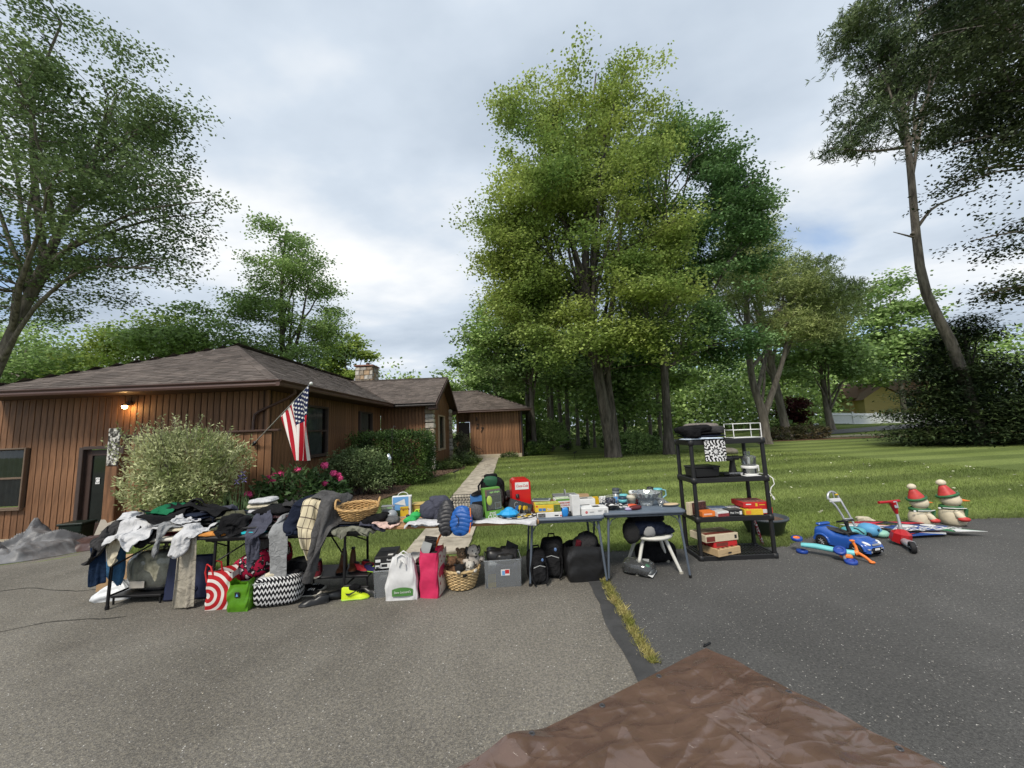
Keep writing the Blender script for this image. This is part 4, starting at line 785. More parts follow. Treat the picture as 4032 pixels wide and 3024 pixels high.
tree('hemlock_tree', 'broad dark hemlock with low skirts on the right of the lawn', (24.9, 20.8, 0), [(24.9, 20.8, 0), (24.9, 20.8, 3), (25.0, 20.8, 6.2)], .20,
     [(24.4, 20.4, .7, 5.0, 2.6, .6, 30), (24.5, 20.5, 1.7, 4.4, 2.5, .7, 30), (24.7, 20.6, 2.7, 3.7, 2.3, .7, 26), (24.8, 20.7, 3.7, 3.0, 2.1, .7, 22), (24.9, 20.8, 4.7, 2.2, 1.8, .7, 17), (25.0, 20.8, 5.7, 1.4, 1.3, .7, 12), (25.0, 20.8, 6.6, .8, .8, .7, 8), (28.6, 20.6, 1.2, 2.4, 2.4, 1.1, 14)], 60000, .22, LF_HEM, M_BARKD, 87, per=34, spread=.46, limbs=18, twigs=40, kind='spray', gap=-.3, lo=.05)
tree('maple_tree', 'dark maple whose layered branches hang in at the right edge', (24.5, 15, 0), [(24.5, 15, 0), (24, 15, 7), (23, 15, 14), (22.5, 15, 20)], .34, [(21.4, 15, 15.2, 3.2, 2.4, 1.6), (20.8, 15, 11.6, 2.8, 2.2, .9), (21.4, 15, 8.9, 2.4, 2, .8), (22.2, 15, 18.8, 3.4, 2.4, 1.8), (21.2, 15, 6.6, 1.8, 1.6, .6), (22.6, 15, 13.2, 2.6, 2, 1.2)], 26000, .14, LF_EDGE, M_BARKD, 88, bough=3, per=18, spread=.42, limbs=14, twigs=90, gap=.02, gs=.6, lo=.3, extra=[([(24, 15, z - .4), (22.4, 15, z + .1), (20.6, 15, z), (19.0, 15, z - .3)], .07) for z in (6.6, 8.9, 11.6, 13.2, 15.2, 18.4)])

# ---------------- shrubs and flowers
def shrub(name, label, base, blobs, n, L, W, lm, seed, upright=0.0, flat=.3, surf=5.0, stems=14, stem_m=None, cat='shrub', spread=.06, per=8, group=None, lo=0.0, boxy=False):
    rng = np.random.default_rng(seed); rs = random.Random(seed); t = thing(name, label, cat, base, 0, group); b0 = np.array(base, float)
    C = clusters(blobs, n // per, rng, -.6, 2.0, seed, surf)
    if boxy: b1 = np.array(blobs[0][:3]); r1 = np.array(blobs[0][3:6]); d = (C - b1) / r1; d = d / np.abs(d).max(1, keepdims=True) * np.linalg.norm(d, axis=1, keepdims=True); C = b1 + d * r1 * (1 + .05 * vnoise(C * 2.5, 3)[:, None]); C[:, 2] = np.maximum(C[:, 2], .1)
    C[:, 2] = np.maximum(C[:, 2], lo); k = np.repeat(np.arange(len(C)), per); P = C[k] + rng.normal(0, spread, (len(k), 3)); cen = np.array(blobs, float)[:, :3].mean(0)
    out = P - cen; out /= np.linalg.norm(out, axis=1, keepdims=True) + 1e-9; out[:, 2] += upright
    V, F = leaf_quads(P - b0, L * rng.uniform(.6, 1.3, len(P)), W * rng.uniform(.7, 1.2, len(P)), rng, out * .8, flat, 0)
    o = link('foliage', fastmesh('foliage', V, F, lm), t); mb = MB()
    for c in C[rng.choice(len(C), min(stems, len(C)), replace=False)]:
        a = np.array([b0[0] + rs.uniform(-.12, .12), b0[1] + rs.uniform(-.12, .12), b0[2]]); mid = a * .45 + c * .55 + np.array([0, 0, .1]); mb.tube([tuple(a - b0), tuple(mid - b0), tuple(c - b0)], [.014, .009, .004], 4, cap=False)
    mb.build('stems', stem_m or M_BARKD, t); return t
LF_WIL = leafmat('dappled_willow', (.20, .255, .085), (.58, .60, .34), 2.2, .40, .3)
LF_YEW = leafmat('yew_needle', (0.020, 0.046, 0.012), (0.078, 0.132, 0.028), 1.6, .5, .1)
LF_BOX = leafmat('round_shrub_leaf', (0.070, 0.116, 0.040), (0.178, 0.232, 0.101), 2.0, .45, .2)
LF_JUN = leafmat('juniper_leaf', (.035, .070, .018), (.105, .150, .045), 2, .4, .15)
LF_PEO = leafmat('peony_leaf', (0.034, 0.070, 0.022), (0.078, 0.132, 0.046), 2, .4, .2)
M_PEO = mat('peony_petal', (.36, .012, .085), .6, .4, 20, col2=(.62, .06, .20), isl=.3)
zw = tz(-6.4, 7.6)
wl_ = shrub('dappled_willow', 'large cream and green dappled willow bush behind the clothes table', (-6.4, 7.6, zw), [(-6.5, 7.7, 1.35, .95, .55, .60), (-6.9, 7.6, .9, .75, .5, .55), (-5.7, 7.6, 1.3, .50, .4, .45), (-6.2, 7.6, .75, .75, .5, .6), (-6.9, 7.6, 1.55, .5, .4, .35)], 19000, .085, .026, LF_WIL, 101, upright=.7, flat=0, surf=3.2, stems=50, spread=.05, per=9)
rng = np.random.default_rng(5); mb = MB(); P = []
for i in range(95):                                              # long new shoots standing out of the crown
    a = np.array([rng.uniform(-7.4, -5.4), 7.5 + rng.uniform(-.3, .2), 1.2 + rng.uniform(.2, .6)]); a[2] -= .35 * ((a[0] + 6.5) / .95) ** 2; d = np.array([(a[0] + 6.4) * .35 + rng.normal(0, .12), rng.normal(-.1, .1), .55 * rng.uniform(.4, 1)]); mb.tube([tuple(a - np.array([-6.4, 7.6, zw])), tuple(a + d * .5 - np.array([-6.4, 7.6, zw])), tuple(a + d - np.array([-6.4, 7.6, zw]))], [.005, .004, .002], 3, cap=False)
    for s in np.linspace(.1, 1, 16): P.append(a + d * s + rng.normal(0, .012, 3))
mb.build('shoots', M_BARKP, wl_); P = np.array(P); V, F = leaf_quads(P - np.array([-6.4, 7.6, zw]), np.full(len(P), .07), np.full(len(P), .022), rng, np.tile([0, -.1, .5], (len(P), 1)), 0); link('shoot_leaves', fastmesh('shoot_leaves', V, F, LF_WIL), wl_)
pe = shrub('peony_bush', 'peony bush with magenta blooms in front of the house wall', (-4.9, 8.3, 0), [(-4.6, 8.3, .62, .70, .4, .36), (-5.2, 8.2, .5, .4, .35, .3), (-4.0, 8.3, .55, .40, .3, .28)], 2600, .14, .05, LF_PEO, 102, upright=.2, flat=.2, surf=3, stems=30, spread=.08)
for (px, pz, dy) in [(-5.24, .86, 0), (-5.10, .80, -.1), (-4.98, .93, 0), (-4.62, 1.00, 0), (-4.10, 1.07, .1), (-3.86, .90, 0), (-3.72, .80, 0), (-3.99, .72, -.1), (-3.78, .86, .05), (-5.42, .58, -.35), (-5.15, .90, .05)]:
    b = MB(); rs = random.Random(int(px * 100)); rr = rs.uniform(.062, .088)
    for q in range(26):
        th = rs.uniform(0, 2 * PI); ph = rs.uniform(-.3, 1.4); d = Vector((math.cos(th) * math.cos(ph), math.sin(th) * math.cos(ph), math.sin(ph))); s = d.cross(Vector((rs.uniform(-1, 1), rs.uniform(-1, 1), rs.uniform(-1, 1)))).normalized(); u = d.cross(s)
        c = d * rr * .75; b.add([c - s * rr * .5 - u * rr * .4, c + s * rr * .5 - u * rr * .4, c + s * rr * .42 + u * rr * .5 + d * rr * .2, c - s * rr * .42 + u * rr * .5 + d * rr * .2], [(0, 1, 2, 3)])
    b.build('bloom', M_PEO, pe, (px + 4.9, dy, pz))
ir = thing('iris_plant', 'purple irises with sword leaves beside the willow', 'flowers', (-5.3, 7.5, tz(-5.3, 7.5))); b = MB(); rs = random.Random(8)
for i in range(34):
    x = rs.uniform(-.28, .3); h = rs.uniform(.45, .85); l = rs.uniform(-.15, .15); b.add([(x - .018, rs.uniform(-.1, .1), 0), (x + .018, 0, 0), (x + l * .5 + .014, 0, h * .6), (x + l, 0, h), (x + l * .5 - .014, 0, h * .6)], [(0, 1, 2, 3, 4)])
b.build('leaf', leafmat('iris_leaf', (.05, .09, .04), (.09, .14, .06), 2, .3, .2), ir)
for i, (x, z) in enumerate([(.02, .98), (.07, 1.05), (-.04, .90), (.10, .93)]):
    f = MB(); f.tube([(0, 0, -z + .02), (0, 0, 0)], .006, 4)
    f.mat(1)
    for q in range(6):
        a = q * PI / 3; dz = .05 if q % 2 else -.045; f.add([(0, 0, 0), (.03 * math.cos(a + .5), .03 * math.sin(a + .5), dz * .6), (.055 * math.cos(a), .055 * math.sin(a), dz), (.03 * math.cos(a - .5), .03 * math.sin(a - .5), dz * .6)], [(0, 1, 2, 3)])
    f.build('flower', [leafmat('iris_leaf', (0, 0, 0), (0, 0, 0)), mat('iris_petal', (.20, .17, .42), .6, .3, 15, isl=.3)], ir, (x, 0, z))
shrub('green_shrub', 'rounded grey green shrub in the mulch bed before the yew hedge', (-4.55, 11.4, 0), [(-4.65, 11.4, .78, .92, .7, .52), (-3.95, 11.3, .48, .42, .4, .36)], 9000, .075, .035, LF_BOX, 103, surf=6, stems=20)
shrub('yew_hedge', 'clipped flat topped yew hedge against the house wall', (-4.2, 13.6, 0), [(-4.25, 13.6, .92, 1.28, .8, .80)], 30000, .085, .034, LF_YEW, 104, surf=9, stems=10, boxy=True)
shrub('creeping_juniper', 'low spreading juniper at the foot of the gable', (-3.1, 18.6, 0), [(-3.3, 18.2, .18, .9, .8, .22), (-2.75, 19.6, .20, .8, .9, .25), (-2.6, 21.2, .25, .7, .9, .32)], 6000, .12, .05, LF_JUN, 105, flat=.7, surf=3, stems=8)
shrub('rhododendron', 'pale blossomed rhododendron in the entry corner', (-3.35, 23.6, 0), [(-3.3, 23.6, .95, .55, .5, .65)], 2200, .14, .06, leafmat('rhodo_leaf', (.05, .08, .03), (.26, .25, .16), 2, .4, .2), 106, surf=5)
shrub('yew_bush', 'clipped flat yew at the corner of the numbered wing', (1.35, 25.2, 0), [(1.35, 25.2, .42, 1.0, .7, .38), (.9, 25.2, .3, .6, .6, .3)], 4500, .13, .05, LF_YEW, 107, surf=6)
shrub('rhododendron', 'tall dark rhododendron behind the clipped yew', (2.6, 28, 0), [(2.4, 28, 1.35, 1.3, 1, .95), (3.2, 28, 1.1, .8, .8, .6)], 4500, .2, .08, LF_WOOD, 108, surf=5)
shrub('low_shrub', 'small green tuft at the foot of the pale foundation', (-.35, 24.0, 0), [(-.35, 24.0, .12, .55, .25, .14)], 900, .10, .04, LF_JUN, 109)
for i, x in enumerate((4.05, 5.4, 6.9, 8.3, 9.5, 11.0)):
    shrub('dwarf_conifer', 'small dark conical conifer at the wood edge, %s in the row' % ('leftmost', 'second from the left', 'third from the left', 'third from the right', 'second from the right', 'rightmost')[i], (x, 29.5 + .15 * i, 0), [(x, 29.5 + .15 * i, .28, .30, .3, .28), (x, 29.5 + .15 * i, .62, .2, .2, .3), (x, 29.5 + .15 * i, .95, .1, .1, .22)], 900, .13, .04, LF_YEW, 120 + i, group='dwarf conifers along the wood edge', stems=3, upright=.6, flat=0)
shrub('undergrowth_shrub', 'shaded undergrowth between the two big maple trunks', (7.0, 22.6, 0), [(6.8, 22.8, .6, 1.5, .9, .65), (7.9, 22.9, .5, .8, .7, .5)], 4500, .16, .08, LF_WOOD, 130)
shrub('boundary_hedge', 'low reddish green hedge beyond the wire organizer', (22.5, 30.8, 0), [(21.4, 30.8, .5, 1.5, .8, .55), (23.4, 30.8, .55, 1.6, .8, .55)], 3500, .2, .09, leafmat('hedge_leaf', (.05, .06, .025), (.12, .095, .05), 1, .4, .2), 131)
b = MB(); b.ball((0, 0, .14), (.45, .35, .20), 14, noise=.12, seed=3); tag(b.build('rock', mat('grey_rock', (.16, .145, .12), .9, .3, 4, .6, 15), loc=(11.0, 20.0, 0)), 'grey boulder on the lawn beyond the black shelf', 'rock')
# path lights, gazing orb on its stake
for i, (x, y, lab) in enumerate([(-2.15, 13.9, 'small black spotlight beside the front walk'), (3.3, 21.6, 'small black spotlight on the lawn near the huge maple'), (3.7, 27.0, 'small dark garden light before the wood edge')]):
    t = thing('garden_light', lab, 'garden light', (x, y, 0), 20 * i); MB().cyl((0, 0, 0), (0, 0, .26), .012, n=6).build('stake', M_NUM, t); MB().box((.03, 0, .30), (.22, .12, .05), rot=rotm(0, -22, 0), b=.012).build('lamp_head', M_NUM, t)
t = thing('garden_stake', 'thin iron garden stake holding a silver mirrored orb', 'garden ornament', (-3.78, 12.0, 0)); MB().tube([(0, 0, 0), (0, 0, 1.8), (.06, 0, 1.95), (.12, 0, 1.9)], .012, 6).build('stake', M_NUM, t)
MB().ball((-.09, -.06, .92), (.10, .10, .19), 16).build('orb', mat('mirror_orb', (.75, .77, .8), .06, metal=1, var=.02), t)
# ================================================================== sale tables
M_BLKM = mat('black_steel', (.018, .018, .020), .4, .15, 6, metal=.3)
M_BLUM = mat('blue_grey_steel', (.085, .105, .135), .45, .12, 6, spec=.5)
M_BLUT = mat('blue_vinyl', (.115, .145, .185), .55, .14, 5, .15, 90)
T1Z, T2Z, T3Z, T4Z = .70, .70, .70, .72
def folding_table(name, label, x0, x1, y0, y1, z, top_m, leg_m, lx, th=.035):
    t = thing(name, label, 'table', ((x0 + x1) / 2, (y0 + y1) / 2, 0)); w_, d = x1 - x0, y1 - y0
    MB().box((0, 0, z - th / 2), (w_, d, th), b=.012).build('table_top', top_m, t)
    MB().box((0, 0, z - th - .016), (w_ - .12, d - .10, .03), b=.006).build('frame', leg_m, t)
    for s in (-1, 1):
        x = lx[0] if s < 0 else lx[1]
        for q in (-1, 1):
            b = MB(); b.tube([(x, q * (d / 2 - .07), z - th), (x, q * (d / 2 - .05), .015)], .0145, 8); b.cyl((x, q * (d / 2 - .05), 0), (x, q * (d / 2 - .05), .035), .019, n=8); b.build('leg', leg_m, t)
        MB().tube([(x, -d / 2 + .06, .13), (x, d / 2 - .06, .13)], .010, 6).build('stretcher', leg_m, t)
        for q in (-1, 1): MB().tube([(x, q * (d / 2 - .07), .42), (x - s * .32, q * .04, z - th - .02)], .009, 6).build('brace', leg_m, t)
    return t
folding_table('folding_table', 'cream topped folding table at the left end heaped with clothes', -4.42, -3.38, 4.15, 4.91, T1Z, mat('cream_top', (.62, .60, .53), .5, .08), M_BLKM, (-.38, .38))
folding_table('folding_table', 'long black folding table with folded clothes and draped jackets', -3.36, -1.56, 4.15, 4.91, T2Z, mat('black_top', (.030, .030, .032), .55, .15), M_BLKM, (-.74, .63))
def card_table(label, x0, x1, y0, y1, z):
    t = thing('card_table', label, 'table', ((x0 + x1) / 2, (y0 + y1) / 2, 0)); w_, d = x1 - x0, y1 - y0
    b = MB(); n = 6; r = .05; pts = []
    for (cx, cy, a0) in ((w_ / 2 - r, d / 2 - r, 0), (-w_ / 2 + r, d / 2 - r, 90), (-w_ / 2 + r, -d / 2 + r, 180), (w_ / 2 - r, -d / 2 + r, 270)):
        for k in range(n): a = R(a0 + 90 * k / (n - 1)); pts.append((cx + r * math.cos(a), cy + r * math.sin(a)))
    b.prism([(x * .985, y * .985) for x, y in pts], z - .03, z); b.build('table_top', M_BLUT, t)
    MB().tube([(x, y, z - .016) for x, y in pts] + [(*pts[0], z - .016)], .019, 8, cap=False).build('rim', M_BLUM, t)
    MB().tube([(x * .97, y * .97, z - .045) for x, y in pts] + [(pts[0][0] * .97, pts[0][1] * .97, z - .045)], .011, 6, cap=False).build('under_rail', M_BLUM, t)
    for sx in (-1, 1):
        for sy in (-1, 1):
            top = (sx * (w_ / 2 - .055), sy * (d / 2 - .05), z - .05); bot = (sx * (w_ / 2 - .005), sy * (d / 2 - .01), .01)
            g = MB(); g.tube([top, bot], [.0145, .012], 8); l = g.build('leg', M_BLUM, t); MB().cyl((bot[0], bot[1], 0), (bot[0], bot[1], .03), .017, n=8).build('foot', M_BLKM, l)
            MB().tube([(sx * (w_ / 2 - .16), sy * (d / 2 - .05), z - .055), (sx * (w_ / 2 - .09), sy * (d / 2 - .047), z - .09), (sx * (w_ / 2 - .045), sy * (d / 2 - .045), z - .17)], .006, 5).build('lock_strut', M_BLUM, l)
    return t
card_table('blue grey card table with game boxes and the dart board end', .105, .945, 4.36, 5.20, T3Z)
card_table('blue grey card table with the crystal bowl and tumblers', .965, 1.865, 4.41, 5.25, T4Z)
pk_ = thing('plank_bridge', 'wooden boards bridging the black table and the card table', 'plank', (-.7, 4.6, 0)); M_PINE = mat('pine_board', (.42, .235, .105), .55, .22, 2.5, .15, 60, aniso=(.5, 6, 6))
for k in range(3): MB().box((0, -.22 + .215 * k, T2Z - .017 + .0005 * k), (1.86, .21, .034), b=.005).build('board', M_PINE, pk_)
# white round stool under the right card table
t = thing('round_stool', 'white round stool with dark clothes on it under the card table', 'stool', (1.57, 4.74, 0)); M_WP = plastic('white_stool', (.62, .61, .56), .4)
MB().lathe([(0, .36), (.20, .36), (.235, .375), (.245, .392), (.235, .408), (.2, .412), (0, .41)], 32).build('seat', M_WP, t)
for a in (218, 322, 142, 38):
    c, s = math.cos(R(a)), math.sin(R(a)); g = MB(); g.tube([(.16 * c, .16 * s, .37), (.31 * c, .31 * s, .02)], [.021, .017], 10); l = g.build('leg', M_WP, t); MB().cyl((.315 * c, .315 * s, 0), (.312 * c, .312 * s, .022), .023, n=10).build('foot', plastic('grey_foot', (.35, .33, .28)), l)
# low black rack with shoes under the black table, low frame under the left table
def rack(label, x0, x1, y0, y1, z):
    t = thing('shoe_rack', label, 'rack', ((x0 + x1) / 2, (y0 + y1) / 2, 0)); w_, d = x1 - x0, y1 - y0
    MB().box((0, 0, z), (w_, d, .022), b=.004).build('shelf', M_BLKM, t)
    for sx in (-1, 1):
        for sy in (-1, 1): MB().cyl((sx * (w_ / 2 - .02), sy * (d / 2 - .02), 0), (sx * (w_ / 2 - .02), sy * (d / 2 - .02), z - .011), .010, n=8).build('leg', M_BLKM, t)
    return t
rack('low black shoe rack under the draped grey coat', -2.42, -1.62, 4.32, 4.72, .185)
rack('low black metal rack holding the wrapped quilt', -4.36, -3.82, 4.3, 4.8, .085)

# ================================================================== cloth: garments laid or hung over the tables (small position-based drape)
NG = 26
HX0, HX1, HY0, HY1, HR = -5.4, 4.0, 3.2, 5.9, .02
nxh, nyh = int((HX1 - HX0) / HR) + 1, int((HY1 - HY0) / HR) + 1
HF = np.zeros((nxh, nyh))
_rects = []
def solid(x0, x1, y0, y1, z):
    i0, i1 = int((x0 - HX0) / HR), int((x1 - HX0) / HR) + 1; j0, j1 = int((y0 - HY0) / HR), int((y1 - HY0) / HR) + 1
    HF[i0:i1, j0:j1] = np.maximum(HF[i0:i1, j0:j1], z)
FRONT = 4.15
for (a, b_, c, d, z) in ((-4.42, -3.38, 4.15, 4.91, T1Z), (-3.36, -1.56, 4.15, 4.91, T2Z), (-1.62, .22, 4.25, 4.95, T2Z), (.105, .945, 4.36, 5.2, T3Z), (.965, 1.865, 4.41, 5.25, T4Z)): solid(a, b_, c, d, z); _rects.append((a, b_, c, d, z))
nzh = 60
DF = np.full((nxh, nzh), 9.0)          # frontmost y of what hangs before each table, by (x, z)
for (a, b_, c, d, z) in _rects: DF[int((a - HX0) / HR):int((b_ - HX0) / HR) + 1, :] = c
def gmask(kind, n=NG):
    u, v = np.meshgrid(np.linspace(-1, 1, n), np.linspace(0, 1, n), indexing='ij')
    if kind == 'tee': m = (np.abs(u) < .62) | ((v > .62) & (v < 1.02))
    elif kind == 'long': m = (np.abs(u) < .50) | (v > .74 - .0 * u)
    elif kind == 'pants': m = (v > .62) | ((np.abs(u) > .12) & (np.abs(u) < .98))
    elif kind == 'sleeve': m = np.abs(u) < .55 + .45 * v
    elif kind == 'hood': m = (np.abs(u) < .55) | ((v > .60) & (v < .9)) 
    elif kind == 'vest': m = (np.abs(u) < .8) | (v < .6)
    else: m = np.ones_like(u, bool)
    if kind == 'hood': m &= ~((v > .9) & (np.abs(u) > .3))
    if kind == 'tee': m &= ~((v > .93) & (np.abs(u) < .18))
    return m
class G:
    def __init__(s, layer, name, label, cat, m, mask, W, H, cx, cy, rz=0, crum=.9, fold=0, z=None, group=None, thick=.005, seed=None, pin=None):
        s.__dict__.update(locals())
def simulate(gs, steps=56, iters=9):
    global HF, DF
    Bn = len(gs); n = NG; P = np.zeros((Bn, n, n, 3)); MS = np.zeros((Bn, n, n), bool); RT = np.zeros((Bn, n, n)); du = np.zeros(Bn); dv = np.zeros(Bn)
    for b, g in enumerate(gs):
        rng = np.random.default_rng(g.seed or (hash(g.label) % 1000 if False else sum(map(ord, g.label)) % 997)); MS[b] = gmask(g.mask); u, v = np.meshgrid(np.linspace(-.5, .5, n), np.linspace(-.5, .5, n), indexing='ij'); du[b], dv[b] = g.W / (n - 1), g.H / (n - 1)
        X, Y = u * g.W * g.crum, v * g.H * (1 if g.fold else (1 + g.crum) / 2); Z = np.zeros_like(X); RT[b] = .010
        if g.fold: Y = (.25 - np.abs(v)) * g.H if False else np.where(v > 0, .25 - v, v + .25) * g.H; Z = np.where(v > 0, .035, 0); RT[b] = np.where(v > 0, .028, .010)
        pts = np.stack([u.ravel() * 5, v.ravel() * 5], -1); amp = .10 * (1 - g.crum) * g.W + .012
        Z = Z + amp * 1.3 * (.8 + vnoise(pts + b * 3.1, 3 + b, 3).reshape(n, n)) + amp * .9 * np.sin(u * 13 / max(.3, g.crum) + rng.uniform(0, 6) + v * 3 + 2 * vnoise(pts * .6, 30 + b, 2).reshape(n, n))
        X = X + .02 * vnoise(pts + 9, 13 + b, 3).reshape(n, n); c, s_ = math.cos(R(g.rz)), math.sin(R(g.rz)); P[b, ..., 0] = g.cx + c * X - s_ * Y; P[b, ..., 1] = g.cy + s_ * X + c * Y
        i = np.clip(((P[b, ..., 0] - HX0) / HR).astype(int), 0, nxh - 1); j = np.clip(((P[b, ..., 1] - HY0) / HR).astype(int), 0, nyh - 1); h = HF[i, j]
        P[b, ..., 2] = (np.max(h) if g.z is None else g.z) + .03 + Z
    Vv = np.zeros_like(P); dt = .022; Wm = MS[..., None].astype(float)
    lens = lambda a: a[:, None, None]
    groups = []
    for (di, dj, st) in ((1, 0, 1.0), (0, 1, 1.0), (1, 1, .55), (1, -1, .55), (2, 0, .22), (0, 2, .22)):
        L0 = np.sqrt((di * du) ** 2 + (dj * dv) ** 2)
        for par in range(2):
            if di: ia = np.arange(0, n - di); ia = ia[((ia // di) % 2) == par]
            else: ia = np.arange(n)
            if di == 0: ja = np.arange(0, n - dj); ja = ja[((ja // dj) % 2) == par]
            else: ja = np.arange(max(0, -dj), n - max(0, dj))
            if di == 0 and dj: pass
            A = np.ix_(np.arange(Bn), ia, ja); B2 = np.ix_(np.arange(Bn), ia + di, ja + dj); both = (MS[A] & MS[B2])[..., None] * (.5 * st); groups.append((A, B2, lens(L0)[..., None], both))
    for st in range(steps):
        Vv[..., 2] -= 9.8 * dt; Vv *= .94; Q = P + Vv * dt
        for it in range(iters):
            for (A, B2, L0, wt) in groups:
                a, c = Q[A], Q[B2]; d = c - a; l = np.sqrt((d * d).sum(-1, keepdims=True)) + 1e-9; k = d * ((l - L0) / l * wt); Q[A] = a + k; Q[B2] = c - k
            if it % 3 == 2 or it == iters - 1:
                i = np.clip(((Q[..., 0] - HX0) / HR).astype(int), 0, nxh - 1); j = np.clip(((Q[..., 1] - HY0) / HR).astype(int), 0, nyh - 1); h = HF[i, j] + RT; pen = h - Q[..., 2]
                kz = np.clip((Q[..., 2] / .02).astype(int), 0, nzh - 1); f = DF[i, kz] - RT
                deep = (pen > .09) & (Q[..., 1] > f) & (Q[..., 1] - f < .22); up = (pen > 0) & ~deep
                Q[..., 2] = np.where(up, np.minimum(h, Q[..., 2] + .03), Q[..., 2]); fr = up[..., None] * np.array([1., 1., 0]); Q = Q - fr * (Q - P) * .55
                Q[..., 1] = np.where(deep, np.maximum(f, Q[..., 1] - .03), Q[..., 1])
                Q[..., 2] = np.maximum(Q[..., 2], .008)
        Vv = (Q - P) / dt; P = Q
    for b, g in enumerate(gs):
        idx = -np.ones((n, n), int); idx[MS[b]] = np.arange(MS[b].sum()); V = P[b][MS[b]]; a = idx[:-1, :-1]; c = idx[1:, :-1]; d = idx[1:, 1:]; e2 = idx[:-1, 1:]; ok = (a >= 0) & (c >= 0) & (d >= 0) & (e2 >= 0); F = np.stack([a[ok], c[ok], d[ok], e2[ok]], -1)
        base = np.array([V[:, 0].mean(), V[:, 1].mean(), V[:, 2].min()]); me = fastmesh(g.name, V - base, F, g.m, smooth=True)
        at = me.uv_layers.new(name='UVMap'); uu, vv = np.meshgrid(np.linspace(0, 1, n), np.linspace(0, 1, n), indexing='ij'); uvv = np.stack([uu[MS[b]], vv[MS[b]]], -1)[F.ravel()]; at.data.foreach_set('uv', uvv.astype(np.float32).ravel())
        o = link(g.name, me, None, tuple(base)); tag(o, g.label, g.cat, g.group); g.obj = o
        sm = o.modifiers.new('solid', 'SOLIDIFY'); sm.thickness = g.thick; sm.offset = 1; su = o.modifiers.new('sub', 'SUBSURF'); su.levels = 1; su.render_levels = 1
        # what lies there now carries the next layer
        i = np.clip(((V[:, 0] - HX0) / HR).astype(int), 1, nxh - 2); j = np.clip(((V[:, 1] - HY0) / HR).astype(int), 1, nyh - 2); z = V[:, 2] + g.thick
        on = HF[i, j] - V[:, 2] < .06; low = (V[:, 2] < .66) & (V[:, 1] < FRONT + .12)
        for di in (-1, 0, 1):
            for dj in (-1, 0, 1): np.maximum.at(HF, (i[on & ~low] + di, j[on & ~low] + dj), z[on & ~low])
        kz = np.clip((V[:, 2] / .02).astype(int), 0, nzh - 1); hang = V[:, 2] < .69
        for di in (-1, 0, 1): np.minimum.at(DF, (i[hang] + di, kz[hang]), V[hang, 1] - g.thick)

def folded(name, label, m, x, y, w_, d, h, rz=0, layers=2, z=None, cat='clothes', seed=1, group=None, sag=.25, m2=None):
    """a folded garment: rounded layers with a rolled front edge and a creased top; rests on whatever is below"""
    rs = random.Random(seed); c, s_ = math.cos(R(rz)), math.sin(R(rz))
    i0, j0 = int((x - HX0) / HR), int((y - HY0) / HR); ri, rj = int(w_ * .35 / HR), int(d * .35 / HR)
    z0 = float(np.percentile(HF[i0 - ri:i0 + ri + 1, j0 - rj:j0 + rj + 1], 60)) if z is None else z
    t = thing(name, label, cat, (x, y, z0), rz, group); hl = h / layers; ph = [rs.uniform(0, 6.28) for _ in range(6)]
    for k in range(layers):
        wk, dk = w_ * rs.uniform(.93, 1.02), d * rs.uniform(.93, 1.02); ox, oy = rs.uniform(-.02, .02) * w_ / .3, rs.uniform(-.02, .01); zc = hl * (k + .5)
        def fn(u, v, wk=wk, dk=dk, zc=zc, k=k, ox=ox, oy=oy):
            a = 2 * PI * u; th = PI * (v - .5); e = .28
            cx_, sy_ = math.copysign(abs(math.cos(a)) ** e, math.cos(a)), math.copysign(abs(math.sin(a)) ** e, math.sin(a)); ct = abs(math.cos(th)) ** .35; px, py = cx_ * ct * wk / 2, sy_ * ct * dk / 2
            top = 1 if v > .5 else .6; wr = (math.sin(px * 23 + ph[0] + py * 11) * .3 + math.sin(py * 31 + ph[1] - px * 17) * .25 + math.sin((px + py) * 47 + ph[2]) * .15) * hl * .22 * top
            edge = max(abs(px) / (wk / 2), abs(py) / (dk / 2)); droop = -sag * hl * max(0, edge - .5) * (1.6 if v > .5 else .3)
            jx = .006 * math.sin(py * 60 + ph[3]) + .004 * math.sin(px * 80 + ph[4])
            return (px + ox + jx, py + oy + jx, zc + math.sin(th) * hl * .52 + wr * (1 if abs(math.sin(th)) > .5 else .3) + droop)
        b = MB(); b.grid(fn, 44, 12, closeu=True); b.build('fold', m if (k % 2 == 0 or m2 is None) else m2, t)
    hx, hy = abs(c) * w_ / 2 + abs(s_) * d / 2, abs(s_) * w_ / 2 + abs(c) * d / 2; solid(x - hx * .85, x + hx * .85, y - hy * .85, y + hy * .85, z0 + h * .93)
    return t
C_WHT = cloth('white', (.50, .50, .51), .14); C_CRM = cloth('cream', (.52, .47, .36)); C_BLK = cloth('black', (.010, .010, .011), .4); C_CHAR = cloth('charcoal', (.040, .039, .040)); C_NAVY = cloth('navy', (.012, .016, .030)); C_JEAN = cloth('navy_jean', (.010, .022, .050))
C_GRN = cloth('jersey_green', (.012, .12, .055)); C_MAR = cloth('maroon', (.09, .012, .018)); C_GRY = cloth('grey', (.105, .105, .105)); C_LGR = cloth('light_grey', (.24, .245, .25)); C_BEI = cloth('beige', (.33, .30, .245)); C_OLV = cloth('olive', (.085, .085, .055)); C_DGRN = cloth('dark_green', (.045, .062, .055))
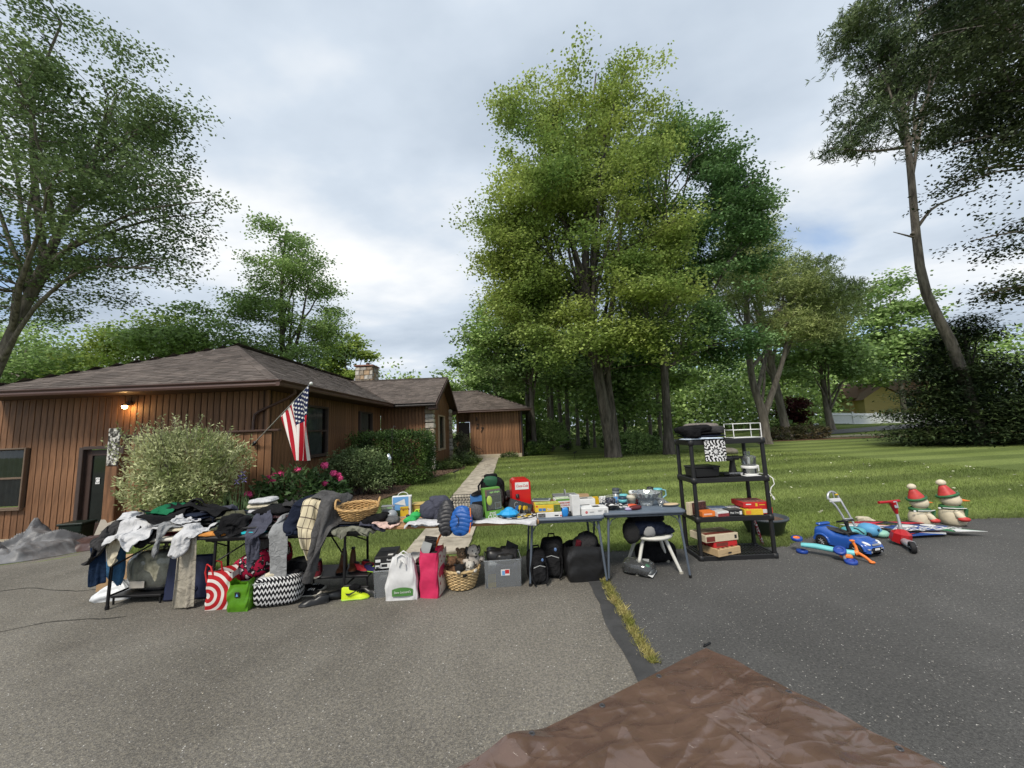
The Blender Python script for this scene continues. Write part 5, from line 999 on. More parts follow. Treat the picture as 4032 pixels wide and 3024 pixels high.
C_ORG = cloth('orange', (.52, .22, .055)); C_TUR = cloth('turquoise', (.02, .36, .42)); C_PUR = cloth('purple_navy', (.035, .032, .12)); C_PNK = cloth('pale_pink', (.60, .42, .36)); C_LBL = cloth('light_blue', (.50, .58, .68)); C_SLT = cloth('slate', (.060, .062, .085)); C_KHA = cloth('khaki_grey', (.165, .165, .13)); C_WOOL = cloth('grey_wool', (.078, .076, .076), .3, bump=.5, bscale=160)
def printed(name, fn_nodes):
    m = bpy.data.materials.new(name); m.use_nodes = True; t = m.node_tree; b = t.nodes['Principled BSDF']; b.inputs['Roughness'].default_value = .9; b.inputs['Specular IOR Level'].default_value = .15; fn_nodes(t, b); _mats[name] = m; return m
def _flor(c0, c1, c2, s, th=.5, tj='Object'):
    def f(t, b):
        L = t.links.new; tc = t.nodes.new('ShaderNodeTexCoord'); v = t.nodes.new('ShaderNodeTexVoronoi'); v.feature = 'SMOOTH_F1'; v.inputs['Scale'].default_value = s; nz = t.nodes.new('ShaderNodeTexNoise'); nz.inputs['Scale'].default_value = s * .8; L(tc.outputs[tj], nz.inputs['Vector'])
        ad = t.nodes.new('ShaderNodeMix'); ad.data_type = 'RGBA'; ad.inputs[0].default_value = .12; L(tc.outputs[tj], ad.inputs[6]); L(nz.outputs['Color'], ad.inputs[7]); L(ad.outputs[2], v.inputs['Vector'])
        r = t.nodes.new('ShaderNodeValToRGB'); r.color_ramp.interpolation = 'CONSTANT'; L(v.outputs['Distance'], r.inputs[0]); r.color_ramp.elements[0].color = (*c1, 1); r.color_ramp.elements[0].position = 0; r.color_ramp.elements[1].position = th; r.color_ramp.elements[1].color = (*c0, 1); e = r.color_ramp.elements.new(th * .55); e.color = (*c2, 1); L(r.outputs[0], b.inputs['Base Color'])
    return f
def _plaid(c0, c1, k):
    def f(t, b):
        L = t.links.new; tc = t.nodes.new('ShaderNodeUVMap'); sx = t.nodes.new('ShaderNodeSeparateXYZ'); L(tc.outputs[0], sx.inputs[0]); o = []
        for ax, kk in ((0, k), (1, k * 1.3)):
            a = t.nodes.new('ShaderNodeMath'); a.operation = 'MULTIPLY'; L(sx.outputs[ax], a.inputs[0]); a.inputs[1].default_value = kk; f2 = t.nodes.new('ShaderNodeMath'); f2.operation = 'FRACT'; L(a.outputs[0], f2.inputs[0]); l = t.nodes.new('ShaderNodeMath'); l.operation = 'LESS_THAN'; L(f2.outputs[0], l.inputs[0]); l.inputs[1].default_value = .10; o.append(l)
        mx = t.nodes.new('ShaderNodeMath'); mx.operation = 'MAXIMUM'; L(o[0].outputs[0], mx.inputs[0]); L(o[1].outputs[0], mx.inputs[1]); c = t.nodes.new('ShaderNodeMix'); c.data_type = 'RGBA'; L(mx.outputs[0], c.inputs[0]); c.inputs[6].default_value = (*c0, 1); c.inputs[7].default_value = (*c1, 1); L(c.outputs[2], b.inputs['Base Color'])
    return f
C_FLOR = printed('cloth_floral', _flor((.012, .012, .013), (.5, .42, .42), (.18, .04, .05), 60, .30)); C_PLAID = printed('cloth_plaid', _plaid((.56, .49, .34), (.10, .075, .06), 7)); C_CAMO = printed('cloth_camo', _flor((.035, .04, .025), (.11, .11, .07), (.07, .075, .04), 40, .5))

# ---- left table
F_ = folded
F_('folded_trousers', 'black trousers folded at the back of the left table', C_BLK, -3.75, 4.66, .60, .42, .12, 8, 3, seed=2, m2=C_CHAR); F_('folded_shirt', 'maroon shirt folded in the left heap', C_MAR, -3.88, 4.38, .46, .30, .05, 4, 2, seed=3); F_('folded_shirts', 'dark shirts stacked low at the left corner of the heap', C_CHAR, -4.2, 4.56, .40, .5, .16, -5, 4, seed=4, m2=C_NAVY); F_('folded_shirt', 'cream shirt folded at the front edge of the left table', C_CRM, -3.66, 4.30, .34, .2, .04, 3, 1, seed=5)
simulate([
 G(0, 'jacket', 'charcoal jacket slumped over the left end of the left table', 'clothes', C_CHAR, 'rect', .60, .85, -4.42, 4.36, 20, .65),
 G(0, 'jeans', 'navy jeans hanging lowest at the left corner', 'clothes', C_JEAN, 'rect', .30, .72, -4.40, 4.14, 4, .6),
 G(0, 'cream_shirt', 'cream long sleeved shirt hanging beside the navy jeans', 'clothes', C_CRM, 'sleeve', .30, .68, -4.20, 4.10, -6, .62),
 G(0, 'black_shirt', 'black shirt hanging behind the white tees on the left table', 'clothes', C_BLK, 'tee', .62, .62, -3.95, 4.14, 5, .68),
 G(0, 'beige_trousers', 'beige trousers hanging under a white tee between the tables', 'clothes', C_BEI, 'rect', .24, .84, -3.42, 3.99, 3, .55),
 G(0, 'olive_trousers', 'khaki grey trousers hanging under the wicker basket', 'clothes', C_KHA, 'rect', .52, .50, -1.74, 4.24, -6, .75),
])
F_('folded_shorts', 'olive shorts folded at the left end of the black table', C_OLV, -3.16, 4.40, .34, .34, .07, 4, 2, seed=6, m2=C_CAMO); F_('folded_cloth', 'orange cloth folded at the front edge of the black table', C_ORG, -3.17, 4.22, .30, .14, .04, 6, 1, seed=7); F_('folded_tee', 'dark green tee folded on the olive shorts', C_DGRN, -3.08, 4.40, .34, .36, .09, 10, 2, seed=8)
F_('folded_trousers', 'charcoal trousers folded above a turquoise cloth', C_CHAR, -2.78, 4.32, .36, .26, .05, 2, 2, z=.728, seed=9); F_('folded_cloth', 'turquoise cloth folded flat at the front edge', C_TUR, -2.80, 4.24, .27, .13, .030, 1, 1, z=.70, seed=10); F_('folded_shirts', 'black floral shirts folded in a thick stack', C_FLOR, -2.74, 4.46, .42, .36, .13, 4, 3, seed=11)
F_('folded_tee', 'black tee folded on top of the floral stack', C_BLK, -2.74, 4.50, .40, .34, .085, -3, 1, seed=12); F_('folded_trousers', 'white trousers folded high at the back of the black table', C_WHT, -2.66, 4.70, .32, .3, .12, -14, 2, seed=13); F_('folded_shirts', 'navy shirts folded right of the white trousers', C_NAVY, -2.42, 4.66, .34, .40, .20, 10, 3, seed=14); F_('bandana', 'purple navy bandana bunched at the front of the black table', C_PUR, -2.49, 4.25, .16, .14, .08, 12, 2, seed=15)
F_('folded_sweaters', 'dark sweaters stacked high under the draped jackets', C_BLK, -2.22, 4.52, .42, .46, .30, 4, 4, seed=16, m2=C_NAVY); F_('folded_trousers', 'navy trousers folded beneath the wicker basket', C_NAVY, -1.84, 4.45, .34, .34, .05, 0, 2, seed=17, m2=C_CHAR)
F_('folded_jeans', 'dark denim folded behind the maroon shirt', C_JEAN, -3.98, 4.74, .36, .26, .08, -12, 2, seed=51); F_('folded_tee', 'grey tee folded at the back of the left table', C_GRY, -3.60, 4.80, .30, .2, .07, 18, 2, seed=52); F_('folded_sweater', 'navy sweater folded on the black trousers', C_NAVY, -3.70, 4.60, .34, .28, .07, -14, 2, seed=53); F_('folded_tee', 'small white tee folded between the green tee and floral stack', C_WHT, -2.95, 4.60, .26, .24, .16, 12, 3, seed=54, m2=C_CRM); F_('folded_shirt', 'slate shirt folded behind the dark green tee', C_SLT, -3.14, 4.66, .34, .28, .15, -8, 3, seed=55, m2=C_BLK)
simulate([
 G(1, 'black_hoodie', 'black hoodie crumpled at the back of the left heap', 'clothes', C_BLK, 'rect', .55, .50, -3.86, 4.72, 40, .42),
 G(1, 'navy_shirt', 'navy shirt crumpled between the two clothes tables', 'clothes', C_NAVY, 'rect', .48, .44, -3.34, 4.60, -30, .42),
 G(1, 'white_tee', 'white tee hanging at the middle of the left table', 'clothes', C_WHT, 'tee', .40, .46, -3.92, 4.16, -12, .58),
 G(1, 'white_polo', 'white polo bunched over the front edge beside the cream sleeve', 'clothes', C_WHT, 'rect', .34, .46, -4.14, 4.22, 12, .5),
 G(1, 'grey_shorts', 'grey shorts hanging over the beige trousers', 'clothes', C_LGR, 'rect', .20, .60, -3.48, 4.06, 0, .6),
 G(1, 'white_shirt', 'white shirt spilling over the left shoulder of the heap', 'clothes', C_WHT, 'rect', .36, .36, -4.32, 4.52, 30, .62),
 G(1, 'grey_hoodie', 'light grey hoodie with one sleeve hanging to the left of the jackets', 'clothes', C_LGR, 'sleeve', .30, 1.04, -2.48, 4.12, 4, .5),
 G(1, 'navy_jacket', 'navy jacket slumped at the back right of the jacket pile', 'clothes', C_NAVY, 'rect', .62, .56, -1.98, 4.70, 0, .62),
])
simulate([
 G(2, 'black_sweatshirt', 'black sweatshirt lying across the left heap', 'clothes', C_BLK, 'long', .95, .56, -3.96, 4.50, 10, .62),
 G(2, 'white_tee', 'white tee draped over the corner between the two left tables', 'clothes', C_WHT, 'tee', .34, .58, -3.44, 4.12, -4, .72),
 G(2, 'charcoal_shirt', 'charcoal shirt crumpled on the black table behind the jackets', 'clothes', C_CHAR, 'rect', .50, .44, -2.56, 4.62, 25, .42),
 G(2, 'olive_shirt', 'olive shirt bunched above the orange cloth', 'clothes', C_OLV, 'rect', .40, .36, -3.18, 4.42, 35, .45),
 G(2, 'navy_hoodie', 'navy hoodie hanging over the edge between grey sleeve and plaid', 'clothes', C_NAVY, 'hood', .56, .96, -2.36, 4.36, -8, .52),
 G(2, 'blue_grey_shirt', 'blue grey shirt crumpled under the wicker basket', 'clothes', C_SLT, 'rect', .32, .40, -1.58, 4.34, 20, .6),
 G(2, 'grey_jeans', 'dark grey jeans bunched at the right of the left heap', 'clothes', C_SLT, 'rect', .55, .40, -3.48, 4.72, 15, .42),
 G(2, 'grey_tee', 'pale grey tee hanging at the right of the middle white tee', 'clothes', C_LGR, 'tee', .34, .50, -3.72, 4.16, 8, .5),
])
simulate([
 G(3, 'black_trousers', 'black trousers lying on top of the left heap', 'clothes', C_BLK, 'pants', .30, .95, -3.72, 4.64, 78, .6),
 G(3, 'green_jersey', 'green jersey spread across the top of the left heap', 'clothes', C_GRN, 'long', .60, .50, -4.10, 4.66, 12, .62),
 G(3, 'plaid_shirt', 'cream plaid shirt hanging between the navy hoodie and grey coat', 'clothes', C_PLAID, 'sleeve', .44, 1.05, -2.20, 4.24, -3, .5),
 G(3, 'slate_trousers', 'slate trousers hanging in front of the floral stack', 'clothes', C_SLT, 'rect', .30, .62, -2.74, 4.12, 3, .55),
 G(3, 'black_skirt', 'black skirt bunched over the edge beside the orange cloth', 'clothes', C_BLK, 'rect', .32, .42, -3.02, 4.16, -5, .6),
 G(3, 'white_collar_shirt', 'white collared shirt rolled at the front of the left heap', 'clothes', C_WHT, 'rect', .34, .26, -3.66, 4.36, 10, .45),
])
simulate([
 G(4, 'grey_coat', 'big grey wool sweatshirt hanging lowest over the black table', 'clothes', C_WOOL, 'hood', .70, 1.12, -2.02, 4.22, -4, .50, thick=.009),
])

# ================================================================== things for sale: builders
M_WHT = card('white', (.66, .66, .65)); M_BLK = card('black', (.016, .016, .017)); M_INK = mat('black_ink'); M_RED = card('red', (.50, .022, .025)); M_YEL = card('yellow', (.62, .42, .03)); M_GRNC = card('green', (.10, .26, .035)); M_KRAFT = card('kraft', (.40, .26, .14), var=.15); M_GREYC = card('grey', (.30, .31, .31)); M_DKRED = card('dark_red', (.16, .035, .025)); M_BLUC = card('blue', (.05, .17, .42)); M_CREAMC = card('cream', (.58, .50, .36)); M_ORGC = card('orange', (.70, .18, .03)); M_SKYC = card('sky', (.14, .33, .62)); M_LIME = card('lime', (.30, .58, .16))
P_BLK = plastic('black', (.014, .014, .015), .38); P_GRY = plastic('grey', (.22, .225, .23), .4); P_BLU = plastic('blue', (.02, .20, .55), .35); P_CLR = glassmat('clear_plastic', (.80, .83, .84), .12, 1.1, .12); P_MILK = glassmat('milky_plastic', (.82, .85, .88), .2, 1.0, .16); P_WRAP = glassmat('clear_wrap', (.9, .92, .92), .08, 1.6, .06); M_GLASS = glassmat('cut_glass', (.93, .95, .95), .05, 1.6, .16); M_CHR = mat('bright_steel', (.62, .62, .63), .2, .05, metal=1)
M_WICK = mat('wicker', (.46, .285, .115), .6, .3, 30, .3, 120, isl=.22); M_WICKD = mat('wicker_pale', (.50, .36, .18), .6, .3, 30, .3, 120, isl=.22)
def carton(name, label, x, y, z, w_, d, h, rz=0, m=M_WHT, cat='box', prints=(), words=(), tilt=None, bev=.003, group=None):
    """box with a body, printed panels (face, u0, v0, u1, v1, material) and lettering (face, u, v, size, words, material)"""
    t = thing(name, label, cat, (x, y, z), rz, group)
    if tilt: t.rotation_euler = (R(tilt[0]), R(tilt[1]), R(rz))
    MB().box((0, 0, h / 2), (w_, d, h), b=bev).build('body', m, t); e = .0012
    def place(f, u, v):
        if f == 'f': return ((u - .5) * w_, -d / 2 - e, v * h)
        if f == 't': return ((u - .5) * w_, (v - .5) * d, h + e)
        if f == 'r': return (w_ / 2 + e, (u - .5) * d, v * h)
        return (-w_ / 2 - e, (.5 - u) * d, v * h)
    for k, (f, u0, v0, u1, v1, pm) in enumerate(prints):
        e = .0012 + .0006 * k; MB().add([place(f, u0, v0), place(f, u1, v0), place(f, u1, v1), place(f, u0, v1)], [(0, 1, 2, 3)]).build('printed_panel', pm, t)
    e = .0012 + .0006 * (len(prints) + 1)
    for (f, u, v, sz, s, pm) in words: text(s, sz, place(f, u, v), {'f': (90, 0, 0), 't': (0, 0, 0), 'r': (90, 0, 90), 'l': (90, 0, -90)}[f], pm, t, ext=.0003, bold=.0004)
    return t
def lumps(name, label, cat, loc, parts, rz=0, group=None):
    """soft thing out of rounded lumps: (part, centre, radii, material, squareness, noise, rot)"""
    t = thing(name, label, cat, loc, rz, group)
    for k, p in enumerate(parts):
        nm, c, r, m = p[:4]; sq = p[4] if len(p) > 4 else 1.0; nz = p[5] if len(p) > 5 else .06; rt = p[6] if len(p) > 6 else None
        MB().ball(c, r, 28, noise=nz, seed=k + int(abs(loc[0]) * 100), sq=sq, rot=rotm(*rt) if rt else None).build(nm, m, t)
    return t
def tubepart(name, pts, r, m, parent, n=6, closed=False): return MB().tube(pts + ([pts[0]] if closed else []), r, n, cap=not closed).build(name, m, parent)
def loop(cx, cy, cz, rx, rz_, a0=0, a1=180, n=12, ry=0): return [(cx + rx * math.cos(R(a)), cy + ry * math.sin(R(a)), cz + rz_ * math.sin(R(a))) for a in np.linspace(a0, a1, n)]
def shoe(name, label, x, y, z, rz, L, up, sole, kind='low', accent=None, lace=None, tip=None, roll=0):
    """lofted shoe: sole, upper, opening, laces, toe cap"""
    t = thing(name, label, 'shoe', (x, y, z), rz); t.rotation_euler = (R(roll), 0, R(rz)); W = L * .36; hi = {'low': .30, 'high': .52, 'boot': .80}[kind] * L
    st = np.linspace(0, 1, 13); wd = np.interp(st, [0, .1, .3, .55, .75, .92, 1], [.30, .66, .74, .80, 1.0, .74, .25]) * W / 2; ht = np.interp(st, [0, .12, .32, .45, .6, .8, .95, 1], [hi * .85, hi, hi * .97, hi * .70, .24 * L, .17 * L, .12 * L, .07 * L])
    b = MB(); b.grid(lambda u, v: (lambda i, a: ((st[i] - .5) * L, wd[i] * 1.06 * math.cos(a), max(0, .055 * L * (math.sin(a) > -.5) * (1 if math.sin(a) > 0 else .5))))(int(round(v * 12)), 2 * PI * u), 12, 12, closeu=True); b.box((0, 0, .022 * L), (L * .92, W * .7, .044 * L), b=.01); b.build('sole', sole, t)
    def up_(u, v):
        i = int(round(v * 12)); a = PI * u; c = math.cos(a); s = math.sin(a); k = .55 if st[i] < .42 else .75
        return ((st[i] - .5) * L * .97, wd[i] * math.copysign(abs(c) ** .6, c) * (1 - .25 * s), .04 * L + (ht[i] - .04 * L) * s ** k)
    MB().grid(up_, 12, 12).build('upper', up, t)
    MB().ball((-.26 * L, 0, hi * .97), (L * .19, W * .24, .012), 16).build('opening', M_BLK, t)
    if lace is not None:
        for k in range(4): q = .0 + .065 * k * L; zz = float(np.interp(.5 + q / L, st, ht)); MB().tube([(q, -W * .20, zz * .98), (q + .01, 0, zz + .008), (q, W * .20, zz * .98)], .0045, 5).build('lace', lace, t)
    if tip is not None: MB().ball((.40 * L, 0, .06 * L), (.10 * L, W * .42, .055 * L), 14).build('toe_cap', tip, t)
    return t
def basket(name, label, x, y, z, rx, ry, h, flare, m, rows=11, handles=(), rz=0, tilt=0, pale=False):
    t = thing(name, label, 'basket', (x, y, z), rz); t.rotation_euler = (R(tilt), 0, R(rz)); ns = 30
    b = MB()
    for k in range(rows):
        v = (k + .5) / rows; s = 1 - flare * (1 - v) ** 1.2; pts = []
        for j in range(ns * 2): a = 2 * PI * j / (ns * 2); o = .006 * (1 if (j // 2 + k) % 2 else -1); pts.append(((rx * s + o) * math.cos(a), (ry * s + o) * math.sin(a), .012 + (h - .02) * v))
        b.tube(pts + [pts[0]], h / rows * .50, 5, cap=False)
    b.build('weave', m, t); b = MB()
    for j in range(ns): a = 2 * PI * j / ns; s0, s1 = 1 - flare, 1; b.tube([(rx * (1 - flare * (1 - v) ** 1.2) * math.cos(a), ry * (1 - flare * (1 - v) ** 1.2) * math.sin(a), .01 + (h - .01) * v) for v in (0, .33, .66, 1)], .005, 4)
    b.build('stakes', m, t); b = MB(); pts = [(rx * 1.02 * math.cos(a), ry * 1.02 * math.sin(a), h + .004 * math.sin(a * 16)) for a in np.linspace(0, 2 * PI, 65)]; b.tube(pts, .014, 6, cap=False); pts = [(rx * 1.02 * math.cos(a), ry * 1.02 * math.sin(a), h + .009 - .005 * math.sin(a * 16)) for a in np.linspace(0, 2 * PI, 65)]; b.tube(pts, .009, 5, cap=False); b.build('rim', m, t)
    MB().lathe([(0, .006), (rx * (1 - flare), .006)], 30, sy=ry / rx).build('base', m, t)
    for a in handles:
        c, s = math.cos(R(a)), math.sin(R(a)); px, py = rx * c, ry * s; tx, ty = -s, c; MB().tube([(px + tx * .07 * math.cos(q) + c * .015 * math.sin(q), py + ty * .07 * math.cos(q) + s * .015 * math.sin(q), h + .075 * math.sin(q)) for q in np.linspace(0, PI, 14)], .012, 7).build('handle', m, t)
    return t
def tote(name, label, x, y, z, w_, d, h, m, rz=0, cat='bag', bulge=.08, slump=.02, open_=True, seed=1, top=.9, inside=None):
    """soft upright bag, open at the top, with creased walls"""
    t = thing(name, label, cat, (x, y, z), rz); rs = random.Random(seed); ph = [rs.uniform(0, 6) for _ in range(6)]
    def fn(u, v):
        a = 2 * PI * u; e = .30; cx_, sy_ = math.copysign(abs(math.cos(a)) ** e, math.cos(a)), math.copysign(abs(math.sin(a)) ** e, math.sin(a)); k = (1 + bulge * math.sin(PI * min(1, v * 1.1))) * (1 - (1 - top) * v ** 2)
        wr = .004 * math.sin(a * 3 + v * 6 + ph[0]) + .004 * math.sin(v * 13 + ph[1] + 2 * math.sin(a * 2)) + .002 * math.sin(a * 9 - v * 14 + ph[2])
        return (cx_ * w_ / 2 * k + wr * cx_, sy_ * d / 2 * k + wr * sy_, h * v + slump * math.sin(a * 2 + ph[3]) * v + .005 * math.sin(a * 7 + ph[4]) * v)
    MB().grid(fn, 56, 16, closeu=True).build('body', m, t); MB().lathe([(0, .004), (w_ * .46, .004)], 28, sy=d / w_).build('base', m, t)
    if inside: MB().ball((0, 0, h * .72), (w_ * .44, d * .42, h * .2), 20, noise=.12, seed=seed).build('contents', inside, t)
    return t
# ------------------------------------------------------------------ on the plank, left to right
basket('wicker_basket', 'empty oval wicker basket with two loop handles on the clothes', -1.76, 4.40, .775, .215, .155, .135, .26, M_WICK, 9, (175, 5), rz=8, tilt=9)
t = thing('zip_pouch', 'clear grey zip pouch behind the wicker basket', 'pouch', (-1.50, 4.60, .70), 6); MB().box((0, 0, .085), (.15, .035, .17), b=.012).build('body', P_MILK, t); MB().box((0, 0, .155), (.15, .04, .012), b=.003).build('zip', P_GRY, t); MB().box((0, 0, .07), (.125, .015, .11), b=.01).build('contents', P_GRY, t)
carton('notebook', 'lime green notebook standing behind the grey ball', -1.49, 4.80, .70, .16, .02, .115, 0, M_LIME, 'notebook', [('f', .1, .2, .9, .8, M_LIME)])
t = carton('shade_sail_pack', 'clear pack with sky picture and yellow Vigora label', -1.375, 4.74, .70, .225, .085, .245, 12, M_WHT, 'package',
    [('f', .04, .34, .84, .98, M_SKYC), ('f', .04, .06, .84, .36, card('dark_hills', (.03, .06, .02))), ('f', .42, .05, .84, .52, M_YEL)], [('f', .635, .40, .042, 'Vigora', M_DKRED)])
MB().add([(-.09, -.0475, .165), (.03, -.0475, .215), (.045, -.0475, .135)], [(0, 1, 2)]).build('sail_picture', M_WHT, t); tubepart('handle', loop(.01, 0, .243, .06, .045), .005, M_WHT, t); MB().box((.105, 0, .12), (.018, .088, .244), b=.006).build('clear_edge', P_CLR, t)
t = thing('mustard_tub', 'mustard yellow rectangular tub behind the blue clothes', 'tub', (-1.15, 4.86, .70), 4); MB().box((0, 0, .065), (.25, .16, .13), b=.012, taper=.84).build('body', plastic('mustard', (.46, .33, .085), .5), t); MB().box((0, 0, .128), (.265, .175, .014), b=.005).build('rim', plastic('mustard'), t); MB().tube([(-.03 + .03 * math.cos(a), -.0775, .045 + .03 * math.sin(a)) for a in np.linspace(0, 2 * PI, 18)], .004, 4, cap=False).build('emblem', M_INK, t)
t = thing('two_tone_ball', 'grey and white two tone ball before the sky pack', 'ball', (-1.43, 4.52, .70)); b = MB(); b.lathe([(.064 * math.sin(a), .064 - .064 * math.cos(a)) for a in np.linspace(0, PI * .52, 9)], 24); b.build('lower_half', M_WHT, t); MB().lathe([(.064 * math.sin(a), .064 - .064 * math.cos(a)) for a in np.linspace(PI * .52, PI, 9)], 24).build('upper_half', plastic('ball_grey', (.27, .29, .31)), t)
lumps('black_pouch', 'black sports bag crumpled right of the wicker basket', 'bag', (-1.58, 4.36, .72), [('body', (0, 0, .045), (.13, .09, .055), C_BLK, .8, .12), ('flap', (.09, -.02, .075), (.07, .06, .035), C_BLK, .8, .12), ('strap', (.12, .02, .10), (.05, .02, .018), C_BLK, 1, .2)])
t = lumps('grey_hat', 'grey flat cap lying before the two tone ball', 'cap', (-1.38, 4.36, .715), [('crown', (0, .02, .03), (.085, .075, .045), C_GRY, .9, .05)]); MB().ball((0, -.06, .012), (.07, .05, .010), 18).build('brim', C_BLK, t)
t = lumps('green_toy', 'bright green furry toy with neon loops', 'toy', (-1.19, 4.40, .70), [('body', (0, 0, .035), (.075, .05, .035), mat('fur_green', (.03, .36, .09), .9, .3, 60, .8, 200), 1, .15), ('body', (.05, .05, .07), (.06, .05, .04), mat('fur_green'), 1, .15), ('eye', (-.03, .02, .075), (.022, .02, .016), M_BLK)])
for k in range(5): tubepart('neon_loop', loop(.06 + .012 * k, .06 + .012 * k, .07, .03, .06, 0, 180, 10, .01), .006, mat('neon', (.48, .66, .04), .5), t)
simulate([G(5, 'white_sheet', 'white sheet lining the front of the plank under the jackets', 'sheet', C_WHT, 'rect', 1.36, .34, -.46, 4.32, 0, .97),
          G(5, 'pink_shirt', 'pale pink shirt crumpled at the front of the plank', 'clothes', C_PNK, 'rect', .34, .26, -1.42, 4.30, 6, .65),
          G(5, 'light_blue_shirt', 'light blue and white shirts spread left of the purple jacket', 'clothes', C_LBL, 'tee', .50, .36, -1.02, 4.40, 12, .75)])
simulate([G(6, 'white_shirt', 'white shirt folded over the plank edge before the purple jacket', 'clothes', C_WHT, 'rect', .42, .30, -1.0, 4.30, -6, .75),
          G(6, 'cream_towel', 'cream towel rolled behind the purple jacket', 'clothes', C_CRM, 'rect', .36, .26, -.93, 4.82, 5, .6)])
lumps('purple_jacket', 'dark purple navy jacket bundled on the plank', 'clothes', (-.90, 4.52, .73), [('body', (-.05, 0, .08), (.16, .14, .095), C_SLT, .75, .13), ('sleeve', (.06, -.04, .14), (.12, .09, .08), C_SLT, .8, .16, (10, 10, 30)), ('collar', (.0, .05, .18), (.11, .08, .05), C_SLT, .8, .15), ('sleeve', (.05, -.11, .03), (.08, .05, .05), C_SLT, .8, .15)])
def puffer(name, label, m, loc, w_, d, h, rz, bands, lean=0):
    t = thing(name, label, 'clothes', loc, rz); t.rotation_euler = (R(lean), 0, R(rz))
    def fn(u, v):
        a = 2 * PI * u; th = PI * (v - .5); q = abs(math.sin(v * bands * PI)) ** .5; k = (.92 + .09 * q) * (1 + .07 * math.sin(a * 2 + v * 4)) * (1 + .03 * math.sin(a * 7 + v * 20)); ct = abs(math.cos(th)) ** .28
        return (math.copysign(abs(math.cos(a)) ** .75, math.cos(a)) * w_ / 2 * ct * k * (1 + .12 * math.sin(v * 3)), math.copysign(abs(math.sin(a)) ** .75, math.sin(a)) * d / 2 * ct * k, h * v + .01 * math.sin(a * 3))
    MB().grid(fn, 40, bands * 6, closeu=True).build('quilted_body', m, t); return t
M_PUFK = mat('puffer_black', (.022, .022, .026), .45, .2, 8, .4, 40); M_PUFB = mat('puffer_blue', (.012, .085, .32), .45, .2, 8, .4, 40)
puffer('black_puffer', 'black quilted puffer jacket slung over the plank edge', M_PUFK, (-.755, 4.21, .60), .17, .13, .36, 4, 9, -18)
t = puffer('blue_puffer', 'bright blue quilted puffer jacket hanging over the plank edge', M_PUFB, (-.60, 4.18, .605), .21, .12, .29, -8, 7, -14); tubepart('orange_zip', [(.10, -.03, .02), (.112, -.03, .14), (.10, -.03, .27)], .006, M_ORGC, t); tubepart('pocket_seam', [(-.04, -.066, .08), (-.01, -.07, .12), (-.015, -.066, .17), (-.05, -.06, .20)], .004, M_BLK, t)
lumps('grey_knit', 'grey knitted hat and scarf beside the blue puffer', 'clothes', (-.455, 4.38, .72), [('knit', (0, 0, .075), (.085, .08, .085), mat('grey_knit', (.085, .085, .09), .95, .4, 90, 1.0, 130), .85, .1), ('knit', (-.05, .02, .06), (.05, .06, .07), mat('grey_knit_light', (.17, .17, .175), .95, .4, 90, 1.0, 130), .85, .1)])
t = thing('wire_basket', 'black wire basket behind the jackets', 'basket', (-.68, 5.02, .70)); b = MB()
for z in (.02, .10, .17): b.tube([(.15 * sx, .10 * sy, z) for sx, sy in ((-1, -1), (1, -1), (1, 1), (-1, 1), (-1, -1))], .004, 5)
b.build('rails', M_BLKM, t); b = MB()
for k in range(9):
    x = -.15 + .0375 * k
    for sy in (-1, 1): b.tube([(x, .10 * sy, 0), (x, .10 * sy, .17)], .0025, 4); b.tube(loop(x, .10 * sy, .10, .018, .035, 0, 180, 6), .002, 4)
b.build('wires', M_BLKM, t, kind='stuff')
F_('folded_trousers', 'black tracksuit trousers folded with a blue stripe', C_BLK, -.40, 4.66, .24, .26, .15, 6, 5, seed=31, m2=C_NAVY)
carton('blue_box', 'open blue box of black shoes behind the green toy box', -.47, 4.88, .70, .20, .16, .20, 5, M_BLUC, 'box'); shoe('black_shoe', 'black shoe lying on the open blue box', -.44, 4.84, .905, 200, .24, C_BLK, M_BLK, 'low')
t = lumps('backpack', 'dark backpack with a green panel behind the toy box', 'backpack', (-.30, 5.02, .70), [('body', (0, 0, .19), (.15, .10, .20), C_BLK, .6, .08), ('green_panel', (-.02, -.03, .33), (.10, .07, .08), mat('pack_green', (.01, .07, .03), .7), .7, .08), ('pocket', (.04, -.10, .16), (.10, .05, .11), C_CHAR, .6, .1), ('top_flap', (-.02, .0, .395), (.08, .06, .04), C_BLK, .7, .15)])
for s in (-1, 1): tubepart('strap', [(.09 * s - .02, -.06, .38), (.15 * s - .02, -.11, .30), (.16 * s, -.10, .15)], .012, C_BLK, t)
lumps('camera_bag', 'black camera gear jumble between backpack and red cooler', 'bag', (-.10, 5.02, .70), [('body', (0, 0, .10), (.09, .08, .11), C_BLK, .6, .1), ('pocket', (.02, -.06, .18), (.05, .03, .05), C_CHAR, .6, .1), ('lens', (-.03, -.08, .14), (.03, .03, .03), P_BLK)])
